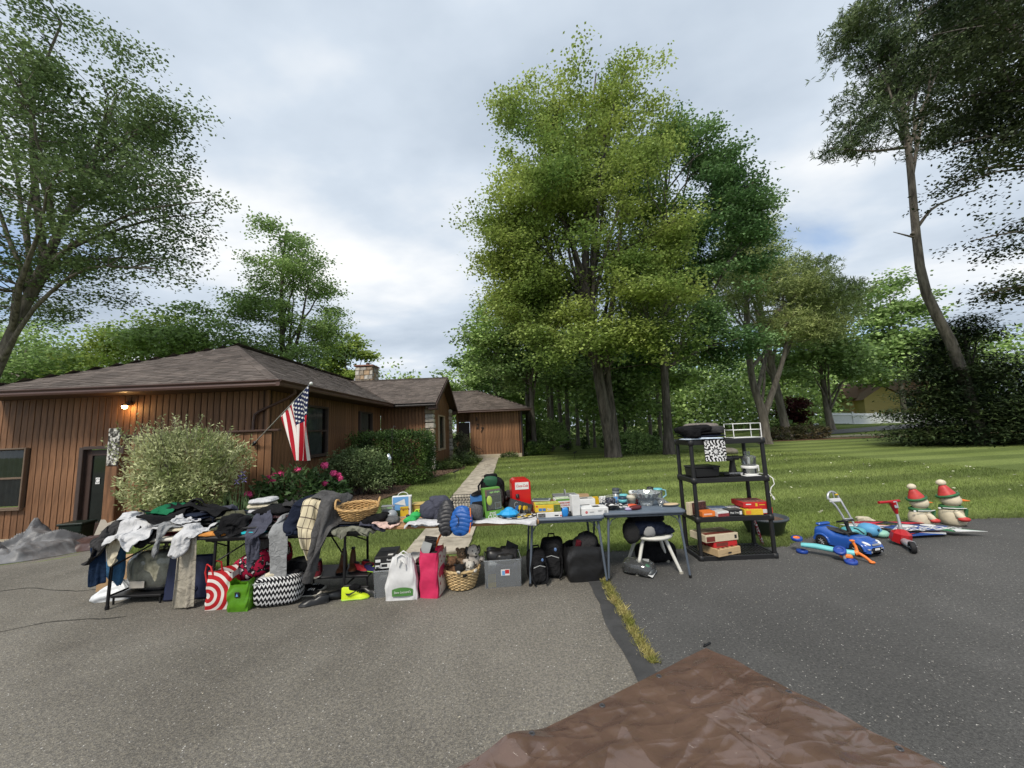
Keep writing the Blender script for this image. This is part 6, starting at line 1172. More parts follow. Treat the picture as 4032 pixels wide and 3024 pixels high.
# green toy box with its window
t = carton('toy_box', 'green toy box with clear window reading EYE CLOPS', -.275, 4.50, .70, .195, .14, .335, 14, M_GRNC, 'box', [('f', .10, .27, .98, .93, M_BLK), ('f', .10, .74, .98, .95, card('photo_brown', (.16, .09, .07))), ('f', .62, .30, .96, .52, M_WHT), ('f', .66, .33, .92, .49, card('photo_brown')), ('r', .05, .28, .95, .95, card('toy_side', (.20, .30, .14), var=.5, scale=25)), ('r', .1, .06, .9, .24, card('dark_olive', (.06, .12, .03)))], [('f', .45, .16, .048, 'EYE', M_WHT), ('f', .52, .07, .048, 'CLOPS', M_WHT), ('f', .66, .86, .03, 'eye clops', M_LIME)], tilt=(-4, -3))
MB().ball((-.035, -.072, .20), (.032, .012, .055), 16).build('toy_in_window', plastic('toy_green', (.35, .46, .08)), t); MB().box((.02, -.0745, .205), (.16, .002, .21)).build('window', P_WRAP, t)
# red cooler
t = thing('mini_fridge', 'red retro mini fridge with white Coca-Cola plate', 'mini fridge', (.045, 4.88, .70), 8); M_COKE = plastic('coke_red', (.52, .012, .012), .28, coat=.4)
pr = [(-.115, 0), (.115, 0), (.115, .33)] + [(.115 - .055 + .055 * math.cos(a), .33 + .055 * math.sin(a)) for a in np.linspace(0, PI / 2, 6)] + [(-.06 + .055 * math.cos(a), .33 + .055 * math.sin(a)) for a in np.linspace(PI / 2, PI, 6)]
MB().prism(pr, -.12, .10, lambda x, y, z: (x, z, y)).build('body', M_COKE, t); MB().prism([(x * .93, .012 + y * .955) for x, y in pr], -.138, -.1215, lambda x, y, z: (x, z, y)).build('door', M_COKE, t)
MB().box((.005, -.1395, .305), (.165, .003, .085), b=.001).build('name_plate', M_WHT, t); text('Coca-Cola', .043, (.005, -.1418, .305), (90, 0, 0), M_RED, t, shear=.28, sx=.78, ext=.0004, bold=.0006)
MB().box((-.055, -.145, .19), (.04, .018, .045), b=.004).build('opener', P_BLK, t); MB().box((-.062, -.157, .19), (.012, .012, .035), b=.003).build('handle', M_CHR, t)
t = carton('black_gadget_box', 'black gadget box leaning tilted against the red fridge', .02, 4.585, .735, .27, .055, .12, -6, M_BLK, 'box', [('f', .05, .1, .55, .9, card('black2', (.03, .032, .032))), ('f', .68, .35, .95, .62, card('dark_grey', (.07, .07, .07)))], tilt=(-12, 17)); tubepart('hook_print', loop(-.05, -.030, .07, .02, .028, 60, 330, 12), .003, M_GREYC, t); MB().ball((.0, -.031, .055), (.016, .006, .016), 12).build('lens_print', M_GREYC, t)
t = thing('blue_dish', 'turquoise blue plastic lidded dish on the dart board', 'dish', (-.09, 4.44, .722)); M_TQ = plastic('turquoise', (.02, .30, .62), .35); MB().lathe([(0, 0), (.085, .004), (.098, .018), (.10, .03)], 8, smooth=False).build('bowl', M_TQ, t); MB().lathe([(.112, .03), (.112, .036), (.09, .062), (.055, .072), (.045, .088), (.025, .098), (0, .10)], 8, smooth=False).build('lid', M_TQ, t); MB().box((-.115, 0, .026), (.05, .04, .012), b=.004).build('tab', M_TQ, t)
# dart board with darts
t = thing('dart_board', 'round dart board lying flat at the table joint', 'dart board', (.0, 4.52, .70), 0); b = MB(); b.lathe([(0, 0), (.225, 0), (.228, .01), (.222, .02), (0, .0205)], 40); b.build('board', M_BLK, t); b = MB(); ns = 20
for ri, (r0, r1) in enumerate(((.03, .09), (.09, .105), (.105, .165), (.165, .18), (.185, .215))):
    for k in range(ns):
        a0, a1 = 2 * PI * k / ns, 2 * PI * (k + 1) / ns; b.mat((k + ri) % 2 + (0 if ri != 2 else 2)); b.add([(r * math.cos(a), r * math.sin(a), .0218) for r, a in ((r0, a0), (r1, a0), (r1, a1), (r0, a1))], [(0, 1, 2, 3)])
b.build('segments', [M_BLK, M_WHT, M_NUM, M_YEL], t); MB().lathe([(0, .0235), (.03, .0232)], 16).build('bull', M_YEL, t)
for k, (dx_, dy_, m, lab) in enumerate([(.02, -.02, M_YEL, 'yellow flighted dart at the left of the group'), (.075, -.05, M_YEL, 'yellow flighted dart standing nearest the bull'), (.005, .0, M_BLUC, 'blue flighted dart leaning at the back'), (.0, -.06, M_BLUC, 'blue flighted dart nearest the turquoise dish'), (.12, .03, M_YEL, 'yellow flighted dart lying back at the right')]):
    d = thing('dart', lab, 'dart', (.0 + dx_, 4.52 + dy_, .722)); d.rotation_euler = (R(-12 + 9 * k), R(10 - 5 * k), 0); MB().cyl((0, 0, 0), (0, 0, .05), .0035, n=6).build('barrel', M_CHR, d); b = MB()
    for q in range(2): c, s = math.cos(q * PI / 2 + .4), math.sin(q * PI / 2 + .4); b.add([(0, 0, .05), (.017 * c, .017 * s, .065), (.017 * c, .017 * s, .095), (0, 0, .105), (-.017 * c, -.017 * s, .095), (-.017 * c, -.017 * s, .065)], [(0, 1, 2, 3, 4, 5)])
    b.build('flight', m, d)
# ------------------------------------------------------------------ first card table
carton('game_box', 'brown game box lettered Harry Potter under the yellow set', .325, 4.71, .70, .31, .24, .115, 4, M_DKRED, 'game box', [('f', .0, .0, 1, .35, card('brown2', (.10, .04, .025))), ('t', .06, .06, .94, .94, card('game_top', (.14, .045, .025), var=.4, scale=20))], [('f', .5, .68, .034, 'Harry Potter', M_ORGC)])
carton('magazines', 'dark magazine with pale cover on the game box', .30, 4.80, .818, .22, .15, .012, -8, M_GREYC, 'magazine', [('t', .08, .1, .9, .9, card('slate', (.06, .08, .08)))])
carton('toy_set_box', 'flat white box with a black machine picture at the front', .355, 4.485, .70, .275, .19, .055, 2, M_WHT, 'box', [('f', .03, .1, .33, .88, card('grey_pic', (.10, .10, .10), var=.8, scale=60)), ('f', .70, .28, .86, .5, M_BLK), ('f', .92, .2, .98, .45, M_RED), ('t', .05, .05, .95, .95, card('white2', (.5, .5, .48)))])
carton('toy_set_box', 'yellow building set box lettered 3in1 on the white box', .340, 4.50, .758, .285, .19, .078, 3, M_YEL, 'box', [('f', .02, .06, .14, .5, M_YEL), ('f', .03, .72, .10, .92, M_RED), ('f', .13, .16, .26, .55, M_BLUC), ('f', .28, .16, .41, .55, M_BLUC), ('f', .72, .02, .99, .98, card('jungle', (.10, .14, .03), var=.6, scale=40)), ('t', .03, .04, .97, .96, card('set_top', (.36, .38, .08), var=.5, scale=30))], [('f', .57, .36, .038, '3in1', M_WHT)])
t = lumps('blue_pouch', 'small bright blue pouch before the white boxes', 'pouch', (.535, 4.43, .70), [('body', (0, 0, .045), (.036, .026, .05), P_BLU, .6, .06)]); MB().tube([(.02, -.01, .08), (.045, -.02, .05), (.06, -.01, .005)], .004, 5).build('cord', M_BLK, t)
lumps('black_adapter', 'small black plug adapter right of the blue pouch', 'adapter', (.585, 4.425, .70), [('body', (0, 0, .018), (.022, .016, .018), P_BLK, .5, 0), ('plug', (.01, .02, .04), (.012, .012, .01), P_BLK, .5, 0)])
carton('game_console_box', 'white console box lettered MORE GAMES with green edge', .545, 4.74, .70, .19, .14, .145, 8, M_WHT, 'box', [('f', 0, .86, 1, 1, M_GRNC), ('f', .22, .06, .36, .34, M_BLK), ('f', .42, .06, .56, .34, M_INK), ('f', .64, .06, .80, .34, M_BLK), ('t', .04, .05, .96, .95, card('console_top', (.46, .52, .36), var=.5, scale=25))], [('f', .58, .70, .022, 'MORE GAMES', M_RED), ('f', .60, .50, .022, '4 YOUR PL', M_RED)])
carton('tall_white_box', 'tall narrow white box standing at the table centre', .655, 4.475, .70, .088, .085, .225, 12, M_WHT, 'box', [('t', .1, .1, .9, .9, M_GREYC), ('r', .1, .06, .9, .9, card('box_grey', (.42, .43, .40)))])
carton('gadget_box', 'white box with a black controller picture behind the phone box', .80, 4.73, .70, .24, .15, .135, 4, M_WHT, 'box', [('f', .25, .12, .70, .55, M_BLK), ('t', .05, .08, .95, .92, card('gadget_top', (.45, .44, .40), var=.4, scale=25)), ('t', .3, .25, .7, .7, card('dark_grey'))])
t = carton('phone_box', 'flat white phone box with a red round logo', .862, 4.51, .70, .30, .185, .078, 5, M_WHT, 'box', [('t', .48, .30, .74, .74, M_BLK), ('f', .60, .62, .78, .68, M_GREYC), ('f', .60, .50, .74, .56, M_GREYC), ('f', .84, .25, .94, .62, M_GREYC)], []); b = MB(); b.lathe([(0, 0), (.014, 0)], 20, rot=rotm(90, 0, 0), c=(-.10, -.0945, .037)); b.build('logo_disc', M_RED, t); MB().tube(loop(-.10, -.0952, .034, .006, .008, 0, 180, 8), .0012, 4).build('logo_mark', M_WHT, t); MB().box((-.04, -.0952, .037), (.05, .0006, .008)).build('printed_name', M_GREYC, t)
t = thing('caddy', 'grey plastic caddy with an arched handle at the table back', 'caddy', (.61, 4.98, .70), 3); b = MB(); b.box((0, 0, .006), (.26, .18, .01), b=.003)
for sx in (-1, 1): b.box((sx * .138, 0, .07), (.006, .198, .135), rot=rotm(0, sx * 4, 0))
for sy in (-1, 1): b.box((0, sy * .097, .07), (.275, .006, .135), rot=rotm(-sy * 4, 0, 0))
b.box((0, 0, .06), (.265, .005, .11)); b.build('body', P_GRY, t); MB().tube([(sx * .145, sy * .103, .138) for sx, sy in ((-1, -1), (1, -1), (1, 1), (-1, 1), (-1, -1))], .007, 6, cap=False).build('rim', P_GRY, t); MB().tube([(0, -.001 + .05 * math.cos(a), .12 + .085 * math.sin(a)) for a in np.linspace(0, PI, 12)], .008, 6).build('handle', P_GRY, t)
carton('cardboard_box', 'small brown cardboard box at the table back', .83, 5.06, .70, .185, .13, .125, -4, M_KRAFT, 'box', [('f', .1, .35, .9, .40, card('tape', (.28, .17, .08))), ('f', .35, .55, .65, .62, M_INK), ('t', 0, .42, 1, .58, card('tape'))])
t = thing('yellow_dispenser', 'yellow plastic holder between the two card tables', 'holder', (.975, 4.93, .70), 20); MB().box((0, 0, .05), (.085, .06, .10), b=.01, taper=1.15).build('body', plastic('yellow', (.62, .38, .01)), t); MB().box((0, -.005, .105), (.07, .05, .012), b=.004).build('lip', plastic('yellow'), t)
# ------------------------------------------------------------------ second card table
Z4 = T4Z
t = thing('bead_garland', 'string of white beads heaped by the navy mug', 'garland', (1.10, 4.95, Z4)); b = MB(); rs = random.Random(4)
for k in range(46): a = k * .7; b.ball((.055 * math.cos(a) * (1 - k / 90) + rs.uniform(-.01, .01) - .02, .04 * math.sin(a) + rs.uniform(-.01, .01), .012 + .0016 * k), .011, 8)
b.build('beads', M_WHT, t)
t = thing('navy_pot', 'navy speckled pot between the beads and the cables', 'pot', (1.135, 4.80, Z4)); MB().lathe([(0, 0), (.042, .002), (.055, .02), (.062, .085), (.058, .09), (.052, .085), (.05, .03), (0, .02)], 24).build('body', mat('navy_speckle', (.012, .016, .035), .4, .3, 120, col2=(.3, .3, .32), thr=(.55, .62)), t)
t = thing('wire_cage', 'small pale wire basket behind the cables', 'basket', (1.19, 4.92, Z4)); b = MB()
for z in (.004, .05, .095): b.tube([(.075 * math.cos(a), .06 * math.sin(a), z) for a in np.linspace(0, 2 * PI, 20)], .0025, 4, cap=False)
for k in range(16): a = k * PI / 8; b.tube([(.065 * math.cos(a), .052 * math.sin(a), 0), (.075 * math.cos(a), .06 * math.sin(a), .095)], .002, 4)
b.build('wires', mat('pale_wire', (.5, .5, .42), .5), t, kind='stuff')
t = thing('cable_tangle', 'tangle of black cables and chargers at the table corner', 'cables', (1.14, 4.60, Z4)); rs = random.Random(12)
for k in range(12):
    c = (rs.uniform(-.09, .10), rs.uniform(-.09, .08)); pts = [(c[0] + rs.uniform(-.07, .07) + .05 * math.cos(q * 1.3 + k), c[1] + rs.uniform(-.05, .05) + .04 * math.sin(q * 1.3 + k), max(.006, .012 + .045 * abs(math.sin(q * .9 + k)) * rs.uniform(.4, 1.3))) for q in range(12)]
    fine = [tuple(np.interp(s, range(12), [p[a] for p in pts]) for a in range(3)) for s in np.linspace(0, 11, 45)]; f2 = np.array(fine); f2[1:-1] = (f2[:-2] + f2[1:-1] + f2[2:]) / 3; MB().tube([tuple(p) for p in f2], .0045, 5).build('cable', P_BLK if k % 5 else M_WHT, t)
for k in range(7): MB().box((rs.uniform(-.10, .13), rs.uniform(-.10, .06), .018 + rs.uniform(0, .03)), (.055, .032, .026), rot=rotm(rs.uniform(-20, 20), 0, rs.uniform(0, 180)), b=.005).build('charger', P_BLK if k % 3 else M_WHT, t)
def cup(name, label, x, y, prof, m, extra=(), cat='cup', z=Z4, n=24):
    t = thing(name, label, cat, (x, y, z)); MB().lathe(prof, n).build('body', m, t)
    for nm, pf, mm in extra: MB().lathe(pf, n).build(nm, mm, t)
    return t
P_TEAL = plastic('teal', (.13, .44, .48)); P_NAVY = plastic('navy', (.012, .03, .06)); P_CRM = plastic('cream_rubber', (.50, .47, .38), .6); P_SLT = plastic('slate', (.05, .06, .07), .5); P_REDP = plastic('red', (.42, .012, .016)); P_WHP = plastic('white', (.70, .70, .68))
t = cup('tumbler', 'grey banded travel tumbler with a side handle', 1.275, 5.06, [(0, 0), (.034, 0), (.042, .075), (.044, .13)], plastic('tumbler_grey', (.30, .32, .32)), [('band', [(.0455, .10), (.0455, .115)], P_SLT), ('lid', [(.046, .13), (.046, .155), (.04, .165), (0, .165)], P_SLT)]); MB().tube([(.044, 0, .155), (.068, 0, .15), (.070, 0, .11), (.044, 0, .10)], .006, 6).build('handle', P_SLT, t)
t = cup('sport_bottle', 'blue sport bottle with a spout lying before the grey tumbler', 1.245, 4.96, [(0, 0), (.03, 0), (.032, .06), (.02, .075), (0, .08)], P_BLU, [('spout', [(.012, .078), (.010, .11), (0, .112)], P_WHP)], 'bottle')
cup('lidded_cup', 'cup with a wide turquoise lid', 1.335, 4.93, [(0, 0), (.036, 0), (.046, .085)], P_WHP, [('lid', [(.052, .085), (.054, .098), (.046, .108), (0, .11)], P_TEAL)])
cup('collapsible_cup', 'navy and teal collapsible cup at the front of the cups', 1.275, 4.76, [(0, 0), (.034, 0), (.036, .02), (.044, .022), (.046, .045)], P_NAVY, [('sleeve', [(.047, .045), (.050, .046), (.052, .078), (.048, .08)], P_TEAL), ('lid', [(.049, .08), (.049, .10), (.04, .11), (0, .11)], P_NAVY)])
cup('collapsible_cup', 'cream collapsible cup with ribbed lid', 1.395, 4.80, [(0, 0), (.034, 0), (.037, .025), (.043, .027), (.046, .055), (.051, .057), (.054, .085)], P_CRM, [('lid', [(.060, .085), (.060, .10), (.053, .112), (.02, .116), (0, .125)], P_CRM)])
cup('travel_mug', 'red travel mug with a white lid', 1.475, 5.00, [(0, 0), (.038, 0), (.047, .10)], P_REDP, [('lid', [(.052, .10), (.054, .115), (.048, .135), (0, .138)], P_WHP)], 'mug')
cup('patterned_cup', 'red cup with white snow pattern before the red mug', 1.455, 4.86, [(0, 0), (.034, 0), (.042, .085), (.038, .085)], mat('snow_red', (.36, .012, .02), .5, .1, 70, col2=(.65, .6, .6), thr=(.58, .64)))
cup('dark_crock', 'black lidded crock behind the crystal bowl', 1.60, 5.08, [(0, 0), (.045, 0), (.052, .10), (.055, .115), (.045, .125), (0, .128)], P_SLT, (), 'crock')
t = cup('glass_jar', 'clear jar with a black lid at the back of the table', 1.735, 5.12, [(0, 0), (.040, 0), (.046, .02), (.046, .12), (.036, .135)], M_GLASS, [('lid', [(.040, .135), (.042, .15), (.02, .158), (0, .16)], P_BLK)], 'jar')
t = cup('glass_pitcher', 'clear pitcher with a pale blue handle and lid', 1.80, 5.02, [(0, 0), (.045, 0), (.05, .03), (.052, .12), (.055, .135)], M_GLASS, [('lid', [(.056, .135), (.05, .15), (0, .152)], P_TEAL)], 'pitcher'); MB().tube([(.052, 0, .13), (.095, 0, .12), (.10, 0, .06), (.055, 0, .03)], .009, 7).build('handle', plastic('pale_blue', (.25, .48, .58)), t)
# crystal punch bowl with swirled flutes
t = thing('punch_bowl', 'large crystal punch bowl with scalloped rim', 'bowl', (1.56, 4.76, Z4)); sw = lambda k0: (lambda a, v: 1 + .035 * math.sin(14 * a + 7 * v))
MB().lathe([(.0, .004), (.065, .0), (.075, .012), (.07, .03), (.10, .06), (.135, .105), (.158, .150)], 84, wob=sw(0)).build('bowl', M_GLASS, t); MB().lathe([(.150, .150), (.128, .106), (.093, .064), (.06, .036), (0, .03)], 84, wob=sw(0)).build('inner', M_GLASS, t); MB().tube([(.157 * (1 + .035 * math.sin(14 * a + 7)) * math.cos(a), .157 * (1 + .035 * math.sin(14 * a + 7)) * math.sin(a), .151 + .006 * math.cos(14 * a)) for a in np.linspace(0, 2 * PI, 113)], .0045, 6, cap=False).build('rim', M_GLASS, t)
for k, (x, y, lab) in enumerate([(1.745, 4.80, 'small glass punch cup right of the crystal bowl'), (1.70, 4.66, 'small glass punch cup in front of the crystal bowl')]):
    t = cup('punch_cup', lab, x, y, [(0, .003), (.025, 0), (.026, .01), (.038, .03), (.042, .06), (.039, .06), (.034, .03), (0, .014)], M_GLASS); tubepart('handle', loop(.042, 0, .032, .022, .02, -90, 90, 8), .004, M_GLASS, t)
t = thing('oval_tray', 'dark oval tray with a pale wooden insert at the table edge', 'tray', (1.80, 4.64, Z4), 4); MB().lathe([(0, 0), (.085, 0), (.108, .02), (.104, .02), (.082, .006), (0, .006)], 30, sy=.55).build('tray', P_SLT, t); MB().lathe([(0, .012), (.09, .016), (.095, .026), (.08, .032), (0, .03)], 30, sy=.5, wob=lambda a, v: 1 + .02 * math.sin(a * 9)).build('insert', mat('pale_wood', (.55, .42, .26), .6), t)
lumps('red_sunglass_case', 'red orange glasses case beside the cables', 'case', (1.33, 4.62, Z4), [('case', (0, 0, .024), (.075, .038, .024), plastic('red_orange', (.55, .07, .02)), .8, 0)], rz=-8); lumps('maroon_case', 'dark maroon glasses case in front of the red one', 'case', (1.35, 4.53, Z4), [('case', (0, 0, .024), (.085, .04, .024), plastic('maroon', (.10, .012, .014)), .8, 0)], rz=25); lumps('lilac_case', 'small lilac case at the end of the cables', 'case', (1.27, 4.50, Z4), [('case', (0, 0, .016), (.05, .024, .016), plastic('lilac', (.40, .34, .52)), .8, 0)], rz=10)
# ------------------------------------------------------------------ under the tables, left to right
carton('cardboard_box', 'battered cardboard box beneath the left end of the clothes table', -4.78, 4.86, 0, .34, .30, .33, 8, M_KRAFT, 'box', [('f', .3, .55, .7, .9, card('label', (.5, .46, .4))), ('f', .42, 0, .50, 1, card('tape'))])
tote('white_plastic_bag', 'thin white plastic bag on the ground by the left table leg', -4.50, 4.52, 0, .34, .22, .17, mat('white_film', (.62, .64, .66), .35, .15, 12, .5, 20), 15, bulge=.2, top=.35, seed=3)
t = lumps('wrapped_quilt', 'floral quilt in a clear wrapper beneath the left table', 'quilt', (-4.05, 4.55, .10), [('quilt', (0, 0, .20), (.25, .20, .20), mat('quilt', (.26, .25, .17), .8, .4, 9, .6, 30, col2=(.42, .40, .30)), .55, .05), ('wrapper', (0, 0, .20), (.262, .212, .212), P_WRAP, .55, .06)]); MB().box((-.06, -.222, .09), (.16, .006, .07), b=.002).build('paper_label', card('label'), t)
lumps('blue_cloth', 'blue cloth hanging down over the wrapped quilt', 'clothes', (-4.33, 4.30, .28), [('cloth', (0, 0, .17), (.10, .03, .20), cloth('steel_blue', (.05, .14, .27)), .6, .14), ('cloth', (.05, -.01, .05), (.05, .025, .12), cloth('steel_blue'), .7, .2)])
t = thing('stadium_chair', 'navy blue folded stadium chair leaning under the clothes table', 'folding chair', (-3.60, 4.36, 0), 6); rt = rotm(-9, 0, 0); MB().box((0, .035, .225), (.46, .045, .45), rot=rt, b=.02).build('panel', mat('navy_vinyl', (.012, .018, .055), .5, .15, 6, .2, 120), t); MB().tube([(.09 * math.cos(a) + .02, -.028 + .16 * (.14 + .045 * math.sin(a) - .04), .12 + .04 * math.sin(a)) for a in np.linspace(0, 2 * PI, 24)], .005, 5, cap=False).build('embossed_oval', mat('navy_vinyl'), t)
# red and white ring tote
def ringmat():
    def f(t, b):
        L = t.links.new; tc = t.nodes.new('ShaderNodeTexCoord'); mp = t.nodes.new('ShaderNodeMapping'); L(tc.outputs['Object'], mp.inputs[0]); mp.inputs['Location'].default_value = (.10, 0, -.14); mp.inputs['Scale'].default_value = (1, 0, 1)
        ln = t.nodes.new('ShaderNodeVectorMath'); ln.operation = 'LENGTH'; L(mp.outputs[0], ln.inputs[0]); k = t.nodes.new('ShaderNodeMath'); k.operation = 'MULTIPLY'; L(ln.outputs['Value'], k.inputs[0]); k.inputs[1].default_value = 15; fr = t.nodes.new('ShaderNodeMath'); fr.operation = 'FRACT'; L(k.outputs[0], fr.inputs[0]); lt = t.nodes.new('ShaderNodeMath'); lt.operation = 'LESS_THAN'; L(fr.outputs[0], lt.inputs[0]); lt.inputs[1].default_value = .42
        c = t.nodes.new('ShaderNodeMix'); c.data_type = 'RGBA'; L(lt.outputs[0], c.inputs[0]); c.inputs[6].default_value = (.42, .018, .022, 1); c.inputs[7].default_value = (.66, .62, .58, 1); L(c.outputs[2], b.inputs['Base Color']); b.inputs['Roughness'].default_value = .5
    return printed('ring_tote', f)
t = tote('ring_tote', 'red and white ring patterned shopping tote', -3.06, 4.17, 0, .25, .17, .36, ringmat(), 6, bulge=.04, seed=5, inside=C_MAR)
for s in (-1, 1): tubepart('handle', [(-.06, .07 * s, .33), (-.08, .08 * s, .42), (-.13, .06 * s, .44), (-.15, .05 * s, .36), (-.13, .05 * s, .26)], .009, M_RED, t)
t = tote('green_bag', 'glossy green shopping bag with a small square emblem', -2.81, 4.09, 0, .21, .13, .27, mat('green_film', (.085, .235, .012), .32, .2, 7, .6, 18), 2, bulge=.10, seed=6); MB().box((.0, -.0765, .165), (.045, .004, .05), b=.001).build('emblem', M_BLK, t); MB().add([(-.012, -.0792, .15), (.012, -.0792, .15), (.0, -.0792, .18)], [(0, 1, 2)]).build('emblem_mark', M_SKYC, t)
def zig(t, b):
    L = t.links.new; tc = t.nodes.new('ShaderNodeTexCoord'); sx = t.nodes.new('ShaderNodeSeparateXYZ'); L(tc.outputs['Object'], sx.inputs[0])
    def op(o, a, c=None):
        n = t.nodes.new('ShaderNodeMath'); n.operation = o
        for k, x in enumerate((a, c)):
            if x is None: continue
            if hasattr(x, 'is_linked'): L(x, n.inputs[k])
            else: n.inputs[k].default_value = x
        return n.outputs[0]
    x = op('ADD', sx.outputs[0], sx.outputs[1]); tri = op('PINGPONG', op('MULTIPLY', x, 1.0), .017); z = op('ADD', sx.outputs[2], op('MULTIPLY', tri, 2.0)); st = op('FRACT', op('MULTIPLY', z, 17)); nz = t.nodes.new('ShaderNodeTexNoise'); nz.inputs['Scale'].default_value = 70; L(tc.outputs['Object'], nz.inputs['Vector']); m = op('LESS_THAN', op('ADD', st, op('MULTIPLY', nz.outputs[0], .35)), .58)
    c = t.nodes.new('ShaderNodeMix'); c.data_type = 'RGBA'; L(m, c.inputs[0]); c.inputs[6].default_value = (.010, .010, .012, 1); c.inputs[7].default_value = (.62, .62, .62, 1); L(c.outputs[2], b.inputs['Base Color'])
M_ZIG = printed('zigzag_fabric', zig)
t = lumps('zigzag_duffel', 'black and white zigzag duffel bag on the asphalt', 'bag', (-2.50, 4.22, 0), [('body', (0, 0, .145), (.225, .15, .145), M_ZIG, .45, .03), ('top', (.02, .03, .28), (.17, .10, .035), C_BLK, .6, .1), ('contents', (-.06, -.03, .295), (.07, .05, .03), C_CRM, .8, .15)], rz=14); MB().tube(loop(.1, .02, .29, .04, .07), .010, 6).build('handle', C_BLK, t); MB().box((-.14, -.135, .245), (.14, .012, .012), rot=rotm(0, 0, 0), b=.003).build('zip', M_GREYC, t)
M_RFLO = printed('red_floral', _flor((.33, .012, .045), (.60, .52, .52), (.016, .012, .014), 22, .42))
t = lumps('red_floral_duffel', 'red floral duffel bag piled on the smaller bags', 'bag', (-2.85, 4.45, .17), [('body', (0, -.03, .17), (.24, .14, .13), M_RFLO, .55, .05, (0, -14, 6)), ('side_pocket', (.19, .02, .24), (.10, .10, .12), M_RFLO, .6, .06, (0, -14, 0)), ('lining', (.08, .05, .34), (.13, .06, .10), cloth('grey_lining', (.11, .105, .10)), .6, .12)], rz=4); tubepart('strap', [(-.2, -.1, .2), (-.26, -.12, .12), (-.25, -.1, .0), (-.18, -.12, -.02)], .014, C_BLK, t); tubepart('zip', [(-.2, -.155, .205), (-.05, -.16, .24), (.1, -.15, .28)], .006, M_BLK, t)
lumps('black_bag', 'flat black bag lying on the zigzag duffel', 'bag', (-2.40, 4.40, .23), [('body', (0, 0, .08), (.14, .12, .07), C_BLK, .6, .1), ('flap', (.03, -.04, .13), (.09, .06, .03), C_CHAR, .7, .12)])
# shoes
RZ = .198; M_SOLEW = plastic('white_sole', (.58, .55, .48), .6)
shoe('maroon_sneaker', 'maroon canvas sneaker with white sole, left one on the rack', -2.32, 4.40, RZ, -78, .26, C_MAR, M_SOLEW, 'high', lace=M_BLK); shoe('maroon_sneaker', 'maroon canvas sneaker with white sole, right one on the rack', -2.20, 4.40, RZ, -74, .26, C_MAR, M_SOLEW, 'high', lace=M_BLK)
shoe('canvas_sneaker', 'black canvas sneaker with white sole under the rack', -2.28, 4.36, 0, 10, .27, C_BLK, M_SOLEW, 'low', lace=M_WHT, tip=M_SOLEW); shoe('canvas_sneaker', 'black canvas sneaker half hidden behind its pair under the rack', -2.30, 4.50, 0, 18, .27, C_BLK, M_SOLEW, 'low', lace=M_WHT, tip=M_SOLEW)
M_BROWN = mat('brown_leather', (.085, .030, .012), .5, .3, 12, .3, 60)
shoe('brown_boot', 'brown leather boot on the rack, nearer the grey coat', -1.98, 4.50, RZ, -82, .27, M_BROWN, M_BLK, 'boot'); shoe('brown_boot', 'brown leather boot on the rack, beside the table leg', -1.87, 4.52, RZ, -70, .27, M_BROWN, M_BLK, 'boot')
shoe('red_shoe', 'red sports shoe on the rack, left one of the red pair', -1.77, 4.48, RZ, -30, .25, plastic('red_knit', (.42, .02, .03), .7), M_BLK, 'low'); shoe('red_shoe', 'red sports shoe on the rack, right one of the red pair', -1.68, 4.55, RZ, -20, .25, plastic('red_knit'), M_BLK, 'low')
shoe('running_shoe', 'navy running shoe with lime stripes at the rack end', -1.60, 4.42, RZ, -20, .25, cloth('run_navy', (.03, .03, .10)), plastic('lime_sole', (.30, .48, .05)), 'low', lace=mat('neon'))
shoe('black_boot', 'black shoe lying on the asphalt before the rack', -2.10, 4.13, 0, 200, .28, P_BLK, M_BLK, 'low', lace=M_BLK); shoe('black_boot', 'black shoe behind it lying on its side', -1.98, 4.24, .03, 15, .28, P_BLK, M_BLK, 'low', roll=60)
M_NEON = mat('neon_yellow', (.55, .70, .02), .55, .1, 30, .3, 200)
t = shoe('neon_sneaker', 'neon yellow high sneaker with a black swoosh', -1.715, 4.22, 0, 10, .28, M_NEON, plastic('lime_sole'), 'high', lace=M_BLK)
b = MB(); sw_ = [(-.09, .085), (-.075, .062), (-.05, .058), (-.01, .078), (.045, .112), (-.015, .090), (-.05, .078), (-.072, .082)]; b.add([(x, -.052 - .002 * math.sin(k), z) for k, (x, z) in enumerate(sw_)], [tuple(range(8))]); b.build('swoosh', M_INK, t); MB().ball((-.02, 0, .115), (.07, .035, .035), 16, noise=.1).build('tongue', C_BLK, t)
shoe('black_sneaker', 'black sneaker to the right of the neon one', -1.58, 4.30, 0, -12, .29, P_BLK, M_BLK, 'low', lace=M_BLK)
# bins, shoe box and bags
def bin_(name, label, x, y, w_, d, h, rz=0, contents=(), m=P_MILK):
    t = thing(name, label, 'bin', (x, y, 0), rz); b = MB(); k = .90
    for (c, sz, rr) in (((0, -d / 2 * .96, h / 2), (w_ * .98, .004, h), (4, 0, 0)), ((0, d / 2 * .96, h / 2), (w_ * .98, .004, h), (-4, 0, 0)), ((-w_ / 2 * .965, 0, h / 2), (.004, d * .98, h), (0, -4, 0)), ((w_ / 2 * .965, 0, h / 2), (.004, d * .98, h), (0, 4, 0))): b.box(c, sz, rot=rotm(*rr))
    b.box((0, 0, .003), (w_ * .9, d * .9, .005)); b.build('tub', m, t); MB().tube([(sx * w_ / 2, sy * d / 2, h) for sx, sy in ((-1, -1), (1, -1), (1, 1), (-1, 1), (-1, -1))], .009, 6, cap=False).build('rim', m, t)
    for c in contents: MB().ball(c[0], c[1], 20, noise=c[3], sq=.6, seed=7, rot=rotm(*c[4]) if len(c) > 4 else None).build('contents', c[2], t)
    return t
